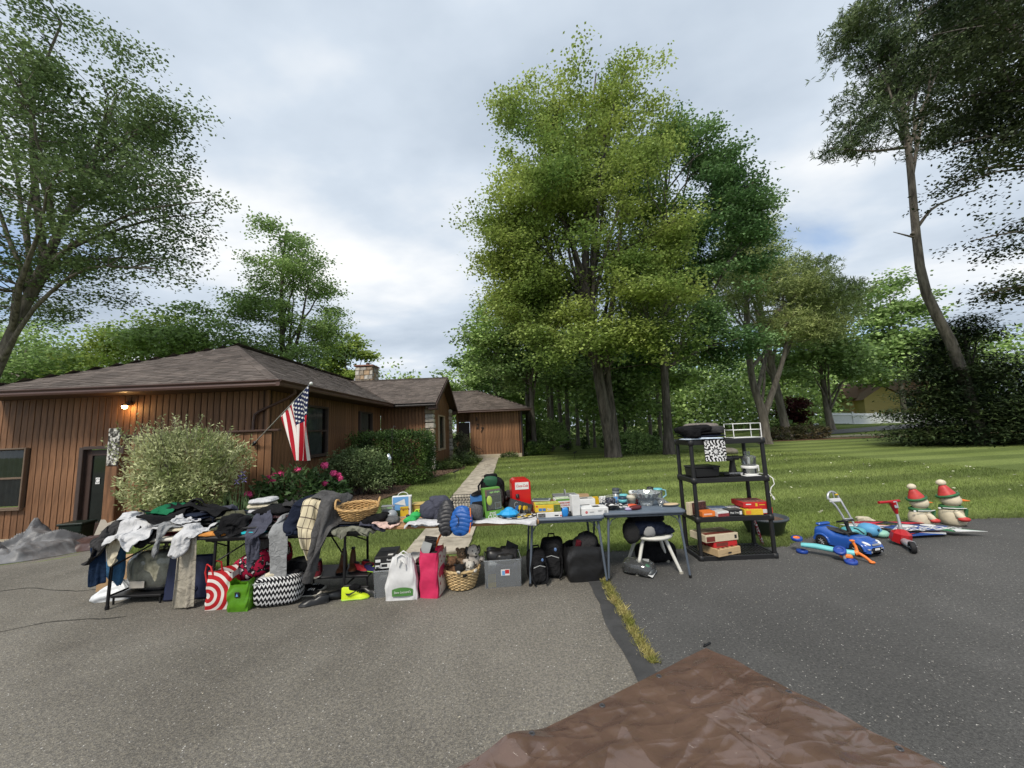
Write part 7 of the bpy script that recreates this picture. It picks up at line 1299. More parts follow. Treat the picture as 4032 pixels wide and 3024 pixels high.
bin_('clear_bin', 'clear plastic bin under the black shoe box', -1.43, 4.42, .24, .40, .265, 8, [((0, 0, .10), (.10, .17, .10), C_GRY, .06)])
carton('shoe_box', 'black shoe box with a white shoe label on the clear bin', -1.45, 4.44, .272, .215, .36, .125, 8, M_BLK, 'shoe box', [('f', .05, .10, .26, .34, M_WHT), ('f', .30, .06, .97, .48, M_WHT), ('f', .34, .16, .62, .40, M_BLK), ('f', .06, .58, .30, .80, M_WHT), ('t', .62, .06, .86, .22, M_WHT), ('f', .08, .12, .22, .22, M_INK)], [('f', .80, .72, .028, 'Reebok', M_WHT), ('t', .5, .55, .05, 'Reebok', card('dark_grey'))])
carton('game_case', 'white electronics case behind the white shopping bag', -1.19, 4.55, .27, .15, .26, .04, -8, M_WHT, 'case', [('f', .1, .2, .8, .7, M_BLK)]); bin_('clear_bin', 'second clear bin hidden behind the white shopping bag', -1.15, 4.55, .3, .38, .26, -4, [((0, 0, .1), (.12, .16, .11), C_CHAR, .08)])
t = tote('white_shopping_bag', "white shopping bag with green Stew Leonard's print", -1.22, 4.20, 0, .32, .12, .41, mat('white_bag', (.60, .60, .60), .6, .12, 8, .6, 9), 3, bulge=.06, top=.62, seed=9)
MB().grid(lambda u, v: ((u - .5) * .21 + .015, -.0685 - .006 * math.sin(PI * u), .045 + v * .085 * (1 - .25 * (2 * u - 1) ** 2)), 10, 2).build('green_panel', card('stew_green', (.07, .20, .045)), t); text("Stew Leonard's", .034, (.015, -.0785, .085), (90, 0, 3), M_WHT, t, shear=.2, sx=.8, ext=.0004)
for s in (-1, 1): tubepart('handle', [(-.05, .045 * s, .34), (-.045, .05 * s, .42), (.0, .05 * s, .45), (.05, .05 * s, .42), (.055, .045 * s, .34)], .008, M_WHT, t)
b = MB(); b.tube([(-.02, -.062, .33), (.0, -.066, .40), (.04, -.066, .36), (.05, -.06, .30)], .007, 5); b.build('handle', M_WHT, t)
M_PINKT = mat('pink_film', (.55, .03, .10), .35, .15, 6, .6, 16)
t = tote('pink_tote', 'shiny pink tote with a floral side full of odds and ends', -.925, 4.30, 0, .205, .28, .46, M_PINKT, -8, bulge=.03, top=.96, seed=10, inside=C_CHAR)
MB().grid(lambda u, v: (.108 + .008 * math.sin(v * 9), (u - .5) * .25, .01 + .43 * v), 4, 6).build('floral_side', printed('pale_floral', _flor((.55, .47, .42), (.25, .03, .05), (.40, .16, .16), 16, .30)), t)
MB().box((-.02, -.02, .50), (.13, .008, .18), rot=rotm(15, 12, 20), b=.003).build('folder', C_CHAR, t); MB().box((-.05, -.06, .47), (.10, .006, .12), rot=rotm(-15, 18, 10), b=.003).build('folder', M_GREYC, t); tubepart('racket', [(.02, .05, .45), (.06, .05, .55), (.11, .05, .62), (.14, .05, .66)], .012, M_ORGC, t); tubepart('racket', [(.10, .06, .56), (.13, .06, .60), (.16, .05, .67), (.13, .05, .66), (.09, .06, .58)], .008, plastic('pale_blue'), t)
# basket of soft toys
basket('wicker_basket', 'round wicker basket full of soft toys', -.635, 4.42, 0, .195, .175, .205, .30, M_WICKD, 12)
M_FURB = mat('fur_brown', (.16, .085, .045), .95, .35, 50, 1, 160); M_FURT = mat('fur_tan', (.27, .185, .115), .95, .35, 50, 1, 160); M_FURW = mat('fur_white', (.55, .52, .46), .95, .2, 50, 1, 160); M_SPOT = mat('fur_spotted', (.55, .50, .44), .95, .05, 22, .8, 160, col2=(.015, .014, .014), thr=(.56, .60))
def plush(name, label, loc, rz, m, s=1.0, ear='round', m2=None, tilt=0):
    t = thing(name, label, 'soft toy', loc, rz); t.rotation_euler = (R(tilt), 0, R(rz)); m2 = m2 or m
    MB().ball((0, 0, .07 * s), (.07 * s, .06 * s, .075 * s), 18, noise=.05).build('body', m, t); h = MB().ball((0, -.02 * s, .165 * s), (.058 * s, .052 * s, .052 * s), 18, noise=.04).build('head', m, t); MB().ball((0, -.068 * s, .152 * s), (.026 * s, .024 * s, .022 * s), 12).build('muzzle', m2, h); MB().ball((0, -.09 * s, .158 * s), .008 * s, 8).build('nose', M_BLK, h)
    for q in (-1, 1):
        MB().ball((q * .022 * s, -.064 * s, .178 * s), .006 * s, 8).build('eye', M_BLK, h); MB().ball((q * (.05 if ear == 'round' else .058) * s, -.01 * s, (.205 if ear == 'round' else .165) * s), ((.02, .012, .02) if ear == 'round' else (.014, .022, .04)) if s == 1 else tuple(x * s for x in ((.02, .012, .02) if ear == 'round' else (.014, .022, .04))), 10).build('ear', m if ear == 'round' else M_BLK, h)
        MB().ball((q * .07 * s, -.04 * s, .09 * s), (.024 * s, .045 * s, .024 * s), 10, rot=rotm(0, 0, -q * 30)).build('arm', m, t)
    return t
plush('soft_toy', 'brown teddy bear at the left of the toy basket', (-.73, 4.40, .12), -20, M_FURB, 1.0); plush('soft_toy', 'tan teddy bear lying back in the toy basket', (-.63, 4.47, .16), 10, M_FURT, 1.05, tilt=-15); plush('soft_toy', 'spotted dalmatian toy standing tallest in the basket', (-.515, 4.47, .16), 25, M_SPOT, 1.25, 'flop', M_FURW); plush('soft_toy', 'black toy with a white muzzle at the front of the basket', (-.62, 4.33, .13), -10, mat('fur_black', (.012, .012, .013), .95, .3, 50, 1, 160), .85, 'round', M_FURW, tilt=25); plush('soft_toy', 'small white spotted puppy toy at the basket rim', (-.535, 4.33, .13), 15, M_FURW, .8, 'flop')
t = bin_('clear_bin', 'clear storage bin with dark bags and a yellow sheet', -.19, 4.52, .40, .33, .28, 4, [((.03, 0, .12), (.15, .13, .115), C_SLT, .12), ((-.10, -.02, .19), (.06, .10, .07), M_GREYC, .15), ((-.05, .02, .27), (.13, .10, .09), P_BLK, .18), ((.08, .03, .28), (.10, .08, .08), C_CHAR, .2), ((.03, -.05, .26), (.10, .06, .06), mat('black_film', (.02, .02, .02), .3, .2, 9, .6, 20), .2)])
MB().box((-.12, -.150, .075), (.085, .003, .14), rot=rotm(3, 0, 0)).build('yellow_sheet', M_YEL, t); MB().box((.025, -.164, .155), (.095, .002, .065), rot=rotm(4, 0, 0)).build('label', M_WHT, t); MB().box((.045, -.1658, .162), (.045, .001, .04), rot=rotm(4, 0, 0)).build('label_print', M_RED, t); MB().box((.005, -.1658, .15), (.03, .001, .045), rot=rotm(4, 0, 0)).build('label_print', M_SKYC, t); MB().box((.11, .02, .34), (.16, .004, .14), rot=rotm(-25, 30, 20), b=.002).build('carrier_flap', C_CHAR, t)
def pack(label, x, y, rz, w_, h, seed):
    t = lumps('black_backpack', label, 'backpack', (x, y, 0), [('body', (0, 0, h * .5), (w_ / 2, .11, h * .5), C_BLK, .45, .05), ('front_pocket', (0, -.10, h * .34), (w_ * .38, .045, h * .28), cloth('pack_black', (.014, .014, .015), .5), .5, .06), ('upper_pocket', (0, -.09, h * .74), (w_ * .36, .04, h * .16), cloth('pack_black'), .5, .06)], rz)
    tubepart('zip', [(-w_ * .32, -.135, h * .55), (0, -.148, h * .62), (w_ * .32, -.135, h * .55)], .005, M_GREYC, t); MB().ball((w_ * .18, -.125, h * .76), (.018, .008, .022), 10).build('badge', plastic('badge_blue', (.10, .18, .36)), t); MB().tube([(-.04, 0, h - .01), (-.03, 0, h + .04), (.03, 0, h + .04), (.04, 0, h - .01)], .010, 6).build('handle', C_BLK, t)
    for s in (-1, 1): tubepart('strap', [(s * w_ * .3, -.10, h * .9), (s * w_ * .46, -.12, h * .5), (s * w_ * .42, -.14, .08), (s * w_ * .3, -.17, .02)], .012, C_BLK, t)
    return t
pack('black backpack slumped left of its taller twin', .19, 4.50, 12, .20, .34, 1); pack('taller black backpack with a blue badge under the card table', .385, 4.66, -8, .26, .42, 2)
t = tote('black_tote', 'big black tote bag with dark red contents under the card table', .725, 4.57, 0, .40, .30, .36, mat('black_tarpaulin', (.013, .013, .014), .42, .25, 6, .6, 14), 4, bulge=.10, top=.98, seed=14); MB().ball((.05, .04, .36), (.13, .09, .10), 18, noise=.2, sq=.7).build('contents', C_CHAR, t); MB().box((-.05, -.02, .35), (.06, .05, .12), rot=rotm(10, 10, 0), b=.01).build('contents', C_MAR, t); MB().add([(.0, .02, .36), (.09, .05, .36), (.03, .04, .50)], [(0, 1, 2)]).build('upturned_flap', C_CHAR, t)
lumps('sport_clothes', 'dark sports clothes heaped on the white stool', 'clothes', (1.49, 4.68, .412), [('clothes', (.0, 0, .09), (.22, .17, .09), C_NAVY, .6, .12), ('clothes', (.02, .02, .19), (.19, .15, .075), C_BLK, .6, .12), ('clothes', (-.17, -.06, .05), (.10, .10, .12), printed('dotted_black', _flor((.012, .012, .013), (.14, .14, .13), (.05, .05, .05), 160, .3)), .7, .12), ('clothes', (.16, -.03, .05), (.15, .09, .05), C_NAVY, .7, .15), ('striped_panel', (.0, -.12, .07), (.07, .06, .07), printed('rib', _plaid((.02, .02, .022), (.28, .28, .28), 30)), .7, .1)])
t = lumps('pillow_pack', 'clear pillow pack with black and green contents on the asphalt', 'package', (1.36, 4.62, 0), [('contents', (0, 0, .07), (.15, .12, .065), C_BLK, .7, .12), ('wrapper', (0, 0, .072), (.185, .14, .075), P_WRAP, .65, .12)], rz=-32); MB().box((.05, .02, .142), (.14, .06, .004), rot=rotm(8, 0, 12)).build('label', M_GREYC, t); MB().ball((.10, -.05, .11), (.05, .04, .02), 12).build('green_print', card('emerald', (.02, .20, .08)), t); MB().box((.16, -.02, .03), (.05, .22, .006), rot=rotm(0, 20, 0)).build('paper_header', M_WHT, t)
t = lumps('black_duffel', 'black duffel bag behind the stool legs', 'bag', (1.68, 5.0, 0), [('body', (0, 0, .11), (.22, .13, .11), C_BLK, .55, .05), ('side', (.20, -.02, .11), (.05, .11, .11), C_BLK, .7, .05)], rz=8); tubepart('handle', loop(0, 0, .20, .10, .08), .012, C_BLK, t); MB().ball((.22, -.10, .10), (.018, .014, .018), 10).build('badge', M_GREYC, t)

# ------------------------------------------------------------------ black shelf unit
SX0, SX1, SY0, SY1 = 2.20, 3.16, 4.90, 5.36; DZ = [.055, .515, .985, 1.455]
sh = thing('shelf_unit', 'black plastic four tier shelf unit beside the card table', 'shelf', ((SX0 + SX1) / 2, (SY0 + SY1) / 2, 0)); sw2, sd2 = SX1 - SX0, SY1 - SY0; P_SH = plastic('shelf_black', (.013, .013, .014), .45)
for k, z in enumerate(DZ):
    b = MB()
    for sy in (-1, 1): b.box((0, sy * (sd2 / 2 - .012), z - .03), (sw2 - .05, .024, .06), b=.005)
    for sx in (-1, 1): b.box((sx * (sw2 / 2 - .012), 0, z - .03), (.024, sd2 - .05, .06), b=.005)
    d = b.build('deck', P_SH, sh); b = MB()
    for i in range(22): b.box((-sw2 / 2 + .06 + i * .040, 0, z - .012), (.022, sd2 - .05, .016))
    for yy in (-.1, .1): b.box((0, yy, z - .0135), (sw2 - .05, .03, .016))
    b.build('grille', P_SH, d)
    for sx in (-1, 1):
        for sy in (-1, 1): MB().lathe([(.034, -.065), (.040, -.06), (.040, .0), (.034, .004)], 14, (sx * (sw2 / 2 - .03), sy * (sd2 / 2 - .03), z)).build('corner_socket', P_SH, d)
for k in range(3):
    for sx in (-1, 1):
        for sy in (-1, 1): x, y = sx * (sw2 / 2 - .03), sy * (sd2 / 2 - .03); MB().cyl((x, y, DZ[k] - .01), (x, y, DZ[k + 1] - .05), .026, .024, 14).build('post', P_SH, sh)
for sx in (-1, 1):
    for sy in (-1, 1): MB().cyl((sx * (sw2 / 2 - .03), sy * (sd2 / 2 - .03), 0), (sx * (sw2 / 2 - .03), sy * (sd2 / 2 - .03), .02), .030, n=12).build('foot', P_SH, sh)
B0z, B1z, B2z, B3z = DZ[0] + .001, DZ[1] + .001, DZ[2] + .001, DZ[3] + .001
# bottom tier
carton('wooden_game_box', 'pale wooden checkers box on the lowest shelf', 2.52, 5.06, B0z, .36, .32, .085, 20, card('pale_wood_box', (.50, .36, .20)), 'game box', [('t', .05 + .1 * i, .05 + .1 * j, .15 + .1 * i, .15 + .1 * j, M_DKRED) for i in range(9) for j in range(9) if (i + j) % 2 == 0] + [('f', .35, .35, .50, .6, M_INK), ('f', .05, .45, .95, .47, M_INK)])
carton('red_game_box', 'red game box between two pale boxes on the lowest shelf', 2.53, 5.08, B0z + .087, .33, .26, .07, 12, M_RED, 'game box', [('f', .1, .2, .6, .8, M_DKRED)])
carton('cream_game_box', 'cream and red game box on top of the lowest shelf stack', 2.48, 5.08, B0z + .159, .46, .30, .085, 12, M_CREAMC, 'game box', [('f', .02, .1, .28, .8, M_DKRED), ('f', .88, .25, .95, .75, M_INK), ('t', .05, .1, .95, .9, card('game_art', (.46, .34, .22), var=.5, scale=18)), ('t', .05, .1, .95, .35, M_DKRED)], [])
t = thing('striped_cane', 'red and white striped stick leaning at the back of the shelf', 'stick', (3.22, 5.46, 0)); MB().tube([(.09, -.02, .0), (.05, -.02, .16), (.0, -.02, .36), (-.03, -.02, .50)], .018, 8).build('stick', mat('stripe_cloth', (.30, .02, .03), .8, .1, 45, col2=(.5, .48, .46), thr=(.5, .55)), t)
# second tier: game boxes
carton('game_box', 'pale boxed game with a dark photo at the left of the middle shelf', 2.30, 5.10, B1z, .28, .06, .155, 22, M_CREAMC, 'game box', [('f', .15, .04, 1, .96, card('photo_dark', (.09, .035, .03), var=.9, scale=40))])
carton('card_game_box', 'orange red card game box before the dark photo game', 2.36, 4.97, B1z, .17, .11, .065, 8, M_ORGC, 'game box', [('t', .05, .05, .95, .95, M_ORGC), ('f', .1, .35, .75, .65, card('pale_orange', (.75, .45, .35)))], [])
carton('card_game_box', 'small white and maroon tartan game box at the shelf front', 2.53, 4.965, B1z, .16, .12, .06, 12, M_WHT, 'game box', [('f', .0, .0, 1, .62, printed('tartan', _flor((.20, .02, .03), (.05, .02, .02), (.35, .10, .10), 120, .4))), ('t', .05, .05, .95, .95, card('white2'))])
carton('card_game_box', 'black word game box lettered Pick Two', 2.70, 4.99, B1z, .19, .12, .068, 4, M_BLK, 'game box', [('f', .78, .15, .94, .75, M_WHT), ('t', .05, .05, .95, .95, card('dark_grey'))], [('f', .44, .50, .030, 'Pick Two', M_WHT)])
carton('puzzle_box', 'blue white patterned game box at the back of the middle shelf', 2.60, 5.17, B1z, .24, .18, .06, -6, M_GREYC, 'game box', [('t', .05, .05, .95, .95, card('blue_print', (.12, .16, .26), var=.8, scale=50)), ('f', .0, .1, .6, .9, card('blue_print')), ('f', .7, .1, 1, .9, M_CREAMC)])
carton('puzzle_box', 'white speckled game box behind the yellow one', 2.85, 5.14, B1z, .22, .20, .06, 14, M_WHT, 'game box', [('t', .05, .05, .95, .95, card('speck', (.38, .38, .40), var=.8, scale=60))])
carton('candy_game_box', 'bright yellow game box at the front of the middle shelf', 2.93, 4.975, B1z, .22, .12, .068, -5, M_YEL, 'game box', [('t', .08, .1, .92, .9, card('yellow_top', (.55, .30, .05), var=.5, scale=30)), ('f', .08, .15, .35, .8, M_ORGC)], [])
carton('red_board_game', 'lower red board game box with playing cards printed', 3.03, 5.10, B1z, .30, .30, .078, 3, M_RED, 'game box', [('f', .55, .15, .66, .75, M_WHT), ('f', .66, .15, .77, .75, M_WHT), ('f', .77, .15, .88, .75, M_WHT), ('f', .06, .3, .3, .5, M_DKRED)])
carton('red_board_game', 'upper red board game box with a yellow seal', 3.00, 5.11, B1z + .080, .32, .30, .062, -3, M_RED, 'game box', [('t', .08, .1, .92, .9, card('board_art', (.26, .10, .08), var=.7, scale=25)), ('f', .46, .25, .54, .85, M_YEL), ('f', .10, .55, .30, .75, M_WHT), ('f', .60, .45, .82, .6, M_YEL)], [])
# third tier
t = thing('black_case', 'black plastic case on the upper shelf', 'case', (2.41, 5.08, B2z), 6); MB().box((0, 0, .06), (.34, .26, .12), b=.015, taper=.94).build('body', P_BLK, t); MB().box((0, 0, .128), (.35, .27, .022), b=.008).build('lid', P_BLK, t); MB().box((.1, -.138, .11), (.06, .012, .03), b=.004).build('latch', P_BLK, t)
t = thing('waffle_maker', 'black rotating waffle maker on the upper shelf', 'waffle maker', (2.80, 5.10, B2z), -8); MB().box((0, 0, .018), (.26, .17, .036), b=.012).build('base', P_BLK, t); MB().box((.02, -.088, .022), (.16, .012, .034), rot=rotm(18, 0, 0), b=.003).build('control_panel', M_CHR, t); MB().ball((-.04, -.098, .022), (.011, .008, .011), 10).build('knob', P_BLK, t); MB().tube([(.03, .03, .03), (.03, .02, .15), (.03, .0, .22)], [.05, .032, .03], 12).build('stand', P_BLK, t); MB().lathe([(0, -.028), (.085, -.028), (.09, -.015), (.09, -.004), (.093, 0), (.09, .004), (.09, .015), (.085, .028), (0, .028)], 28, (-.06, .0, .215)).build('waffle_drum', P_BLK, t); MB().cyl((.03, 0, .22), (.10, -.01, .22), .03, n=14).build('axle', P_BLK, t); MB().box((.13, -.02, .225), (.08, .03, .03), b=.01).build('handle', P_BLK, t)
t = thing('food_processor', 'food processor with a clear bowl and white steel base', 'food processor', (3.02, 5.07, B2z), 0); MB().lathe([(0, 0), (.098, 0), (.10, .012), (.096, .02)], 28).build('foot', P_WHP, t); MB().lathe([(.093, .02), (.093, .085)], 28).build('steel_band', M_CHR, t); MB().lathe([(.096, .085), (.098, .105), (.09, .115), (.03, .12), (0, .12)], 28).build('base_top', P_WHP, t); MB().lathe([(.06, .12), (.082, .125), (.088, .21), (.09, .22), (.086, .23), (.05, .245), (0, .248)], 28).build('bowl', P_CLR, t); MB().lathe([(.032, .24), (.036, .29), (.028, .295)], 16, (.0, .02, 0)).build('feed_tube', P_CLR, t); MB().cyl((0, 0, .12), (0, 0, .22), .018, n=10).build('spindle', P_WHP, t); MB().box((.105, 0, .075), (.03, .05, .09), b=.01).build('switch_block', P_WHP, t); tubepart('power_cord', [(.10, .03, .02), (.13, -.05, .012), (.15, -.12, .005), (.165, -.185, -.03), (.175, -.19, -.10), (.13, -.19, -.14), (.11, -.19, -.20), (.14, -.19, -.255)], .006, P_WHP, t); MB().box((.145, -.19, -.27), (.022, .018, .04), rot=rotm(0, -20, 0), b=.004).build('plug', P_WHP, t)
carton('manual', 'white instruction sheet under the food processor cord', 2.97, 4.965, B2z, .20, .11, .004, 6, M_WHT, 'paper')
# top tier
F_('folded_blanket', 'dark folded clothes across the top of the shelf unit', C_BLK, 2.44, 5.12, .50, .40, .10, 4, 3, z=B3z, seed=41, m2=C_NAVY); F_('folded_clothes', 'thin blue and red clothes at the front edge of the shelf top', C_LBL, 2.42, 5.00, .54, .24, .03, 2, 1, z=B3z + .002, seed=44)
lumps('dark_jacket', 'black jacket flopped over the left end of the shelf top', 'clothes', (2.33, 5.06, B3z + .09), [('jacket', (0, 0, .04), (.20, .15, .06), C_BLK, .6, .2), ('sleeve', (-.08, -.12, .0), (.12, .07, .06), C_BLK, .7, .2), ('sleeve', (.24, -.06, .03), (.13, .08, .05), C_CHAR, .7, .22)], rz=6)
lumps('grey_blanket', 'grey wool blanket bundled on the dark clothes', 'blanket', (2.50, 5.18, B3z + .09), [('blanket', (0, 0, .05), (.22, .13, .075), mat('blanket_grey', (.16, .14, .125), .95, .3, 40, .8, 120), .7, .16), ('blanket', (.14, -.05, .03), (.13, .09, .05), C_CHAR, .7, .16)], rz=-8)
t = thing('patterned_bag', 'black and white paisley bag hanging from the shelf top', 'bag', (2.50, 4.865, 1.19), 0)
def mand(t_, b):
    L = t_.links.new; tc = t_.nodes.new('ShaderNodeTexCoord'); sep_ = t_.nodes.new('ShaderNodeSeparateXYZ'); L(tc.outputs['Object'], sep_.inputs[0])
    def op(o, a, c=None):
        n = t_.nodes.new('ShaderNodeMath'); n.operation = o
        for k, x in enumerate((a, c)):
            if x is None: continue
            if hasattr(x, 'is_linked'): L(x, n.inputs[k])
            else: n.inputs[k].default_value = x
        return n.outputs[0]
    def rings(cx, cz, k, pet):
        x = op('SUBTRACT', sep_.outputs[0], cx); z = op('SUBTRACT', sep_.outputs[2], cz); r = op('SQRT', op('ADD', op('MULTIPLY', x, x), op('MULTIPLY', z, z))); a = op('ARCTAN2', z, x); q = op('ADD', op('MULTIPLY', r, k), op('MULTIPLY', op('SINE', op('MULTIPLY', a, pet)), .22)); return op('LESS_THAN', op('FRACT', q), .5), r
    a, r = rings(.0, .12, 19, 10.0); c, r2 = rings(.13, .04, 24, 6.0); e_, r3 = rings(-.13, .22, 24, 7.0); g, r4 = rings(-.13, .02, 24, 5.0); h, r5 = rings(.13, .22, 24, 6.0); near = op('LESS_THAN', r, .088); n1 = op('LESS_THAN', r2, r5); n2 = op('LESS_THAN', r3, r4)
    mix_ = lambda f, x, y: op('ADD', op('MULTIPLY', f, x), op('MULTIPLY', op('SUBTRACT', 1.0, f), y)); right = mix_(n1, c, h); left = mix_(n2, e_, g); side = op('LESS_THAN', sep_.outputs[0], 0.0); oth = mix_(side, left, right); v = mix_(near, a, oth)
    cm = t_.nodes.new('ShaderNodeMix'); cm.data_type = 'RGBA'; L(v, cm.inputs[0]); cm.inputs[6].default_value = (.012, .012, .013, 1); cm.inputs[7].default_value = (.70, .70, .70, 1); L(cm.outputs[2], b.inputs['Base Color'])
MB().grid(lambda u, v: ((u - .5) * (.27 - .02 * (1 - v)), .0 - .012 * math.sin(PI * u) + .008 * math.sin(u * 9 + v * 5), v * .265), 14, 10).build('front', printed('paisley', mand), t); MB().grid(lambda u, v: ((u - .5) * .265, .012 + .006 * math.sin(u * 7), v * .26), 8, 4).build('back', C_BLK, t); MB().box((0, .02, .27), (.28, .07, .012), b=.004).build('top_flap', C_BLK, t)
t = thing('wire_organizer', 'white wire two tier organizer on top of the shelf unit', 'wire rack', (3.00, 5.10, B3z), -4); P_WW = plastic('white_wire', (.80, .80, .78), .4)
for z in (.005, .105, .185):
    b = MB(); b.tube([(.17 * sx, .12 * sy, z) for sx, sy in ((-1, -1), (1, -1), (1, 1), (-1, 1), (-1, -1))], .005, 5)
    for k in range(12): x = -.16 + .029 * k; b.tube([(x, -.12, z), (x, .12, z)], .0028, 4)
    b.build('wire_shelf', P_WW, t)
for sx in (-1, 1):
    for sy in (-1, 1): MB().tube([(.17 * sx, .12 * sy, 0), (.17 * sx, .12 * sy, .187)], .006, 6).build('leg', P_WW, t)
# planter behind the shelf
t = thing('planter', 'large round black planter on the grass behind the shelf', 'planter', (3.70, 6.0, 0)); MB().lathe([(0, 0), (.22, 0), (.30, .21), (.325, .215), (.325, .24), (.30, .245), (.27, .20), (0, .17)], 36).build('pot', P_SLT, t); MB().lathe([(0, .19), (.27, .20)], 30).build('soil', mat('mulch'), t)
# ------------------------------------------------------------------ toys on the right
P_CBLU = plastic('car_blue', (.018, .085, .36), .3, coat=.5); P_TYRE = mat('tyre', (.012, .012, .013), .75, .2, 20); P_SIL = plastic('silver', (.42, .43, .45), .35, metal=.5); P_AQUA = plastic('aqua', (.16, .52, .55), .4); P_ORG = plastic('toy_orange', (.75, .19, .03), .4); P_RBL = plastic('royal_blue', (.016, .055, .30), .4); P_TRED = plastic('toy_red', (.40, .012, .016), .35)
def wheel(parent, c, r, wd, axis, tyre, rim, name='wheel', spokes=7):
    """wheel with tyre, rim disc and spokes; axis a unit vector"""
    q = Vector((0, 0, 1)).rotation_difference(Vector(axis)).to_matrix(); h = wd / 2; w_ = MB().lathe([(r * .62, -h), (r * .95, -h), (r, -h * .6), (r, h * .6), (r * .95, h), (r * .62, h)], 24, c, q).build(name, tyre, parent)
    MB().lathe([(0, h * .5), (r * .2, h * .55), (r * .60, h * .25), (r * .66, h * .9)], 24, c, q).build('rim', rim if spokes == 0 else P_BLK, w_)
    for k in range(spokes):
        a = 2 * PI * k / spokes; p0 = q @ Vector((0, 0, h * .8)); p1 = q @ Vector((r * .60 * math.cos(a), r * .60 * math.sin(a), h * .6)); MB().tube([tuple(Vector(c) + p0), tuple(Vector(c) + p1)], r * .07, 5).build('spoke', rim, w_)
    return w_
car = thing('ride_on_car', 'blue ride-on toy car with a black steering wheel', 'ride-on toy', (4.17, 5.10, 0), -75); L_ = .66
def carbody(u, v):
    i = v; x = -L_ / 2 + L_ * i; a = PI * (u * 1.0); zt = float(np.interp(i, [0, .03, .10, .30, .40, .56, .62, .80, .95, 1], [.17, .235, .25, .225, .20, .205, .215, .205, .165, .12])); zb = .055; wd = float(np.interp(i, [0, .06, .25, .5, .8, .94, 1], [.11, .14, .15, .142, .15, .138, .10])); c = math.cos(a); s = math.sin(a)
    return (x, -wd * math.copysign(abs(c) ** .38, c), zb + (zt - zb) * s ** .45)
MB().grid(carbody, 20, 34).build('body', P_CBLU, car)
for fx in (-.205, .20):
    for sy in (-1, 1):
        w_ = wheel(car, (fx, sy * .135, .072), .072, .052, (0, sy, 0), P_TYRE, P_SIL); MB().tube([(fx + .094 * math.cos(a), sy * .146, .068 + .094 * math.sin(a)) for a in np.linspace(.1, PI - .1, 14)], .016, 8).build('wheel_arch', P_CBLU, car); MB().lathe([(0, 0), (.084, 0)], 20, (fx, sy * .1515, .074), rotm(90, 0, 0)).build('arch_well', P_BLK, car)
MB().grid(lambda u, v: (-.26 + .36 * v, (u - .5) * .17, .235 + .035 * math.sin(PI * min(1, (1 - v) * 1.0)) ** 2 * (1 - v) + .014 * math.sin(PI * u) - .03 * math.sin(PI * v)), 10, 14).build('seat', mat('seat_black', (.035, .034, .033), .7, .3, 30), car); MB().box((-.275, 0, .268), (.06, .20, .03), b=.012).build('rear_spoiler', P_CBLU, car); MB().grid(lambda u, v: (.02 + .10 * v, (u - .5) * .20, .214 + .012 * v), 4, 4).build('dash', P_BLK, car)
MB().tube([(.06, 0, .20), (.03, 0, .30), (.02, 0, .345)], [.03, .02, .026], 10).build('steering_column', P_BLK, car); rt = rotm(0, -18, 0); q = MB(); q.tube([tuple(rt @ Vector((.085 * math.cos(a), .085 * math.sin(a), 0)) + Vector((.015, 0, .36))) for a in np.linspace(0, 2 * PI, 26)], .012, 7, cap=False)
for a in (0, 120, 240): q.tube([(.015, 0, .36), tuple(rt @ Vector((.085 * math.cos(R(a)), .085 * math.sin(R(a)), 0)) + Vector((.015, 0, .36)))], .011, 6)
q.ball((.015, 0, .362), (.035, .035, .014), 12); q.build('steering_wheel', P_BLK, car)
for s in (-1, 1): MB().tube([(.13, s * .12, .215), (.06, s * .125, .255), (.02, s * .12, .26)], .008, 6).build('windscreen_frame', P_BLK, car); MB().ball((.285, s * .098, .160), (.045, .022, .016), 12, rot=rotm(0, 20, -s * 28)).build('headlight', plastic('lamp_silver', (.7, .72, .74), .2), car); MB().ball((.312, s * .10, .10), (.02, .025, .010), 10).build('fog_light', P_SIL, car); MB().box((.295, s * .055, .068), (.05, .08, .02), rot=rotm(0, 0, -s * 18), b=.005).build('bumper_trim', P_SIL, car)
MB().box((.322, 0, .150), (.012, .115, .024), rot=rotm(0, -15, 0), b=.004).build('grille', plastic('grille', (.28, .29, .31), .3), car); MB().box((.334, 0, .10), (.006, .075, .024), b=.003).build('number_plate', P_WHP, car); MB().box((.326, 0, .085), (.01, .14, .04), b=.006).build('lower_grille', P_BLK, car); text('LAND ROVER', .014, (.3235, 0, .182), (78, 0, 90), P_SIL, car, ext=.0008)
# aqua scooter fallen on its side
t = thing('toy_scooter', 'aqua and orange toddler scooter lying on its side', 'scooter', (3.75, 4.86, 0), 0)
b = MB(); b.tube([(-.19, .20, .10), (-.08, .10, .105), (.05, -.05, .095), (.12, -.12, .09)], [.042, .052, .05, .042], 10, flat=.6); b.build('deck', P_AQUA, t); MB().tube([(.10, -.10, .09), (.17, -.15, .09)], .034, 12).build('neck', P_AQUA, t)
for (x, y, z, ti) in ((-.21, .24, .165, 8), (-.19, .20, .022, 0), (.02, -.13, .12, 22), (.06, -.22, .022, 8)):
    q2 = rotm(ti, -ti, 0) @ Vector((0, 0, 1)); w_ = wheel(t, (x, y, z), .062, .032, tuple(q2), P_RBL, P_ORG if z > .15 else P_RBL, spokes=0)
MB().tube([(.04, -.17, .02), (.03, -.15, .10)], .016, 8).build('axle', P_GRY, t); MB().box((.07, -.15, .06), (.12, .05, .05), rot=rotm(0, 0, -35), b=.015).build('fork', P_ORG, t)
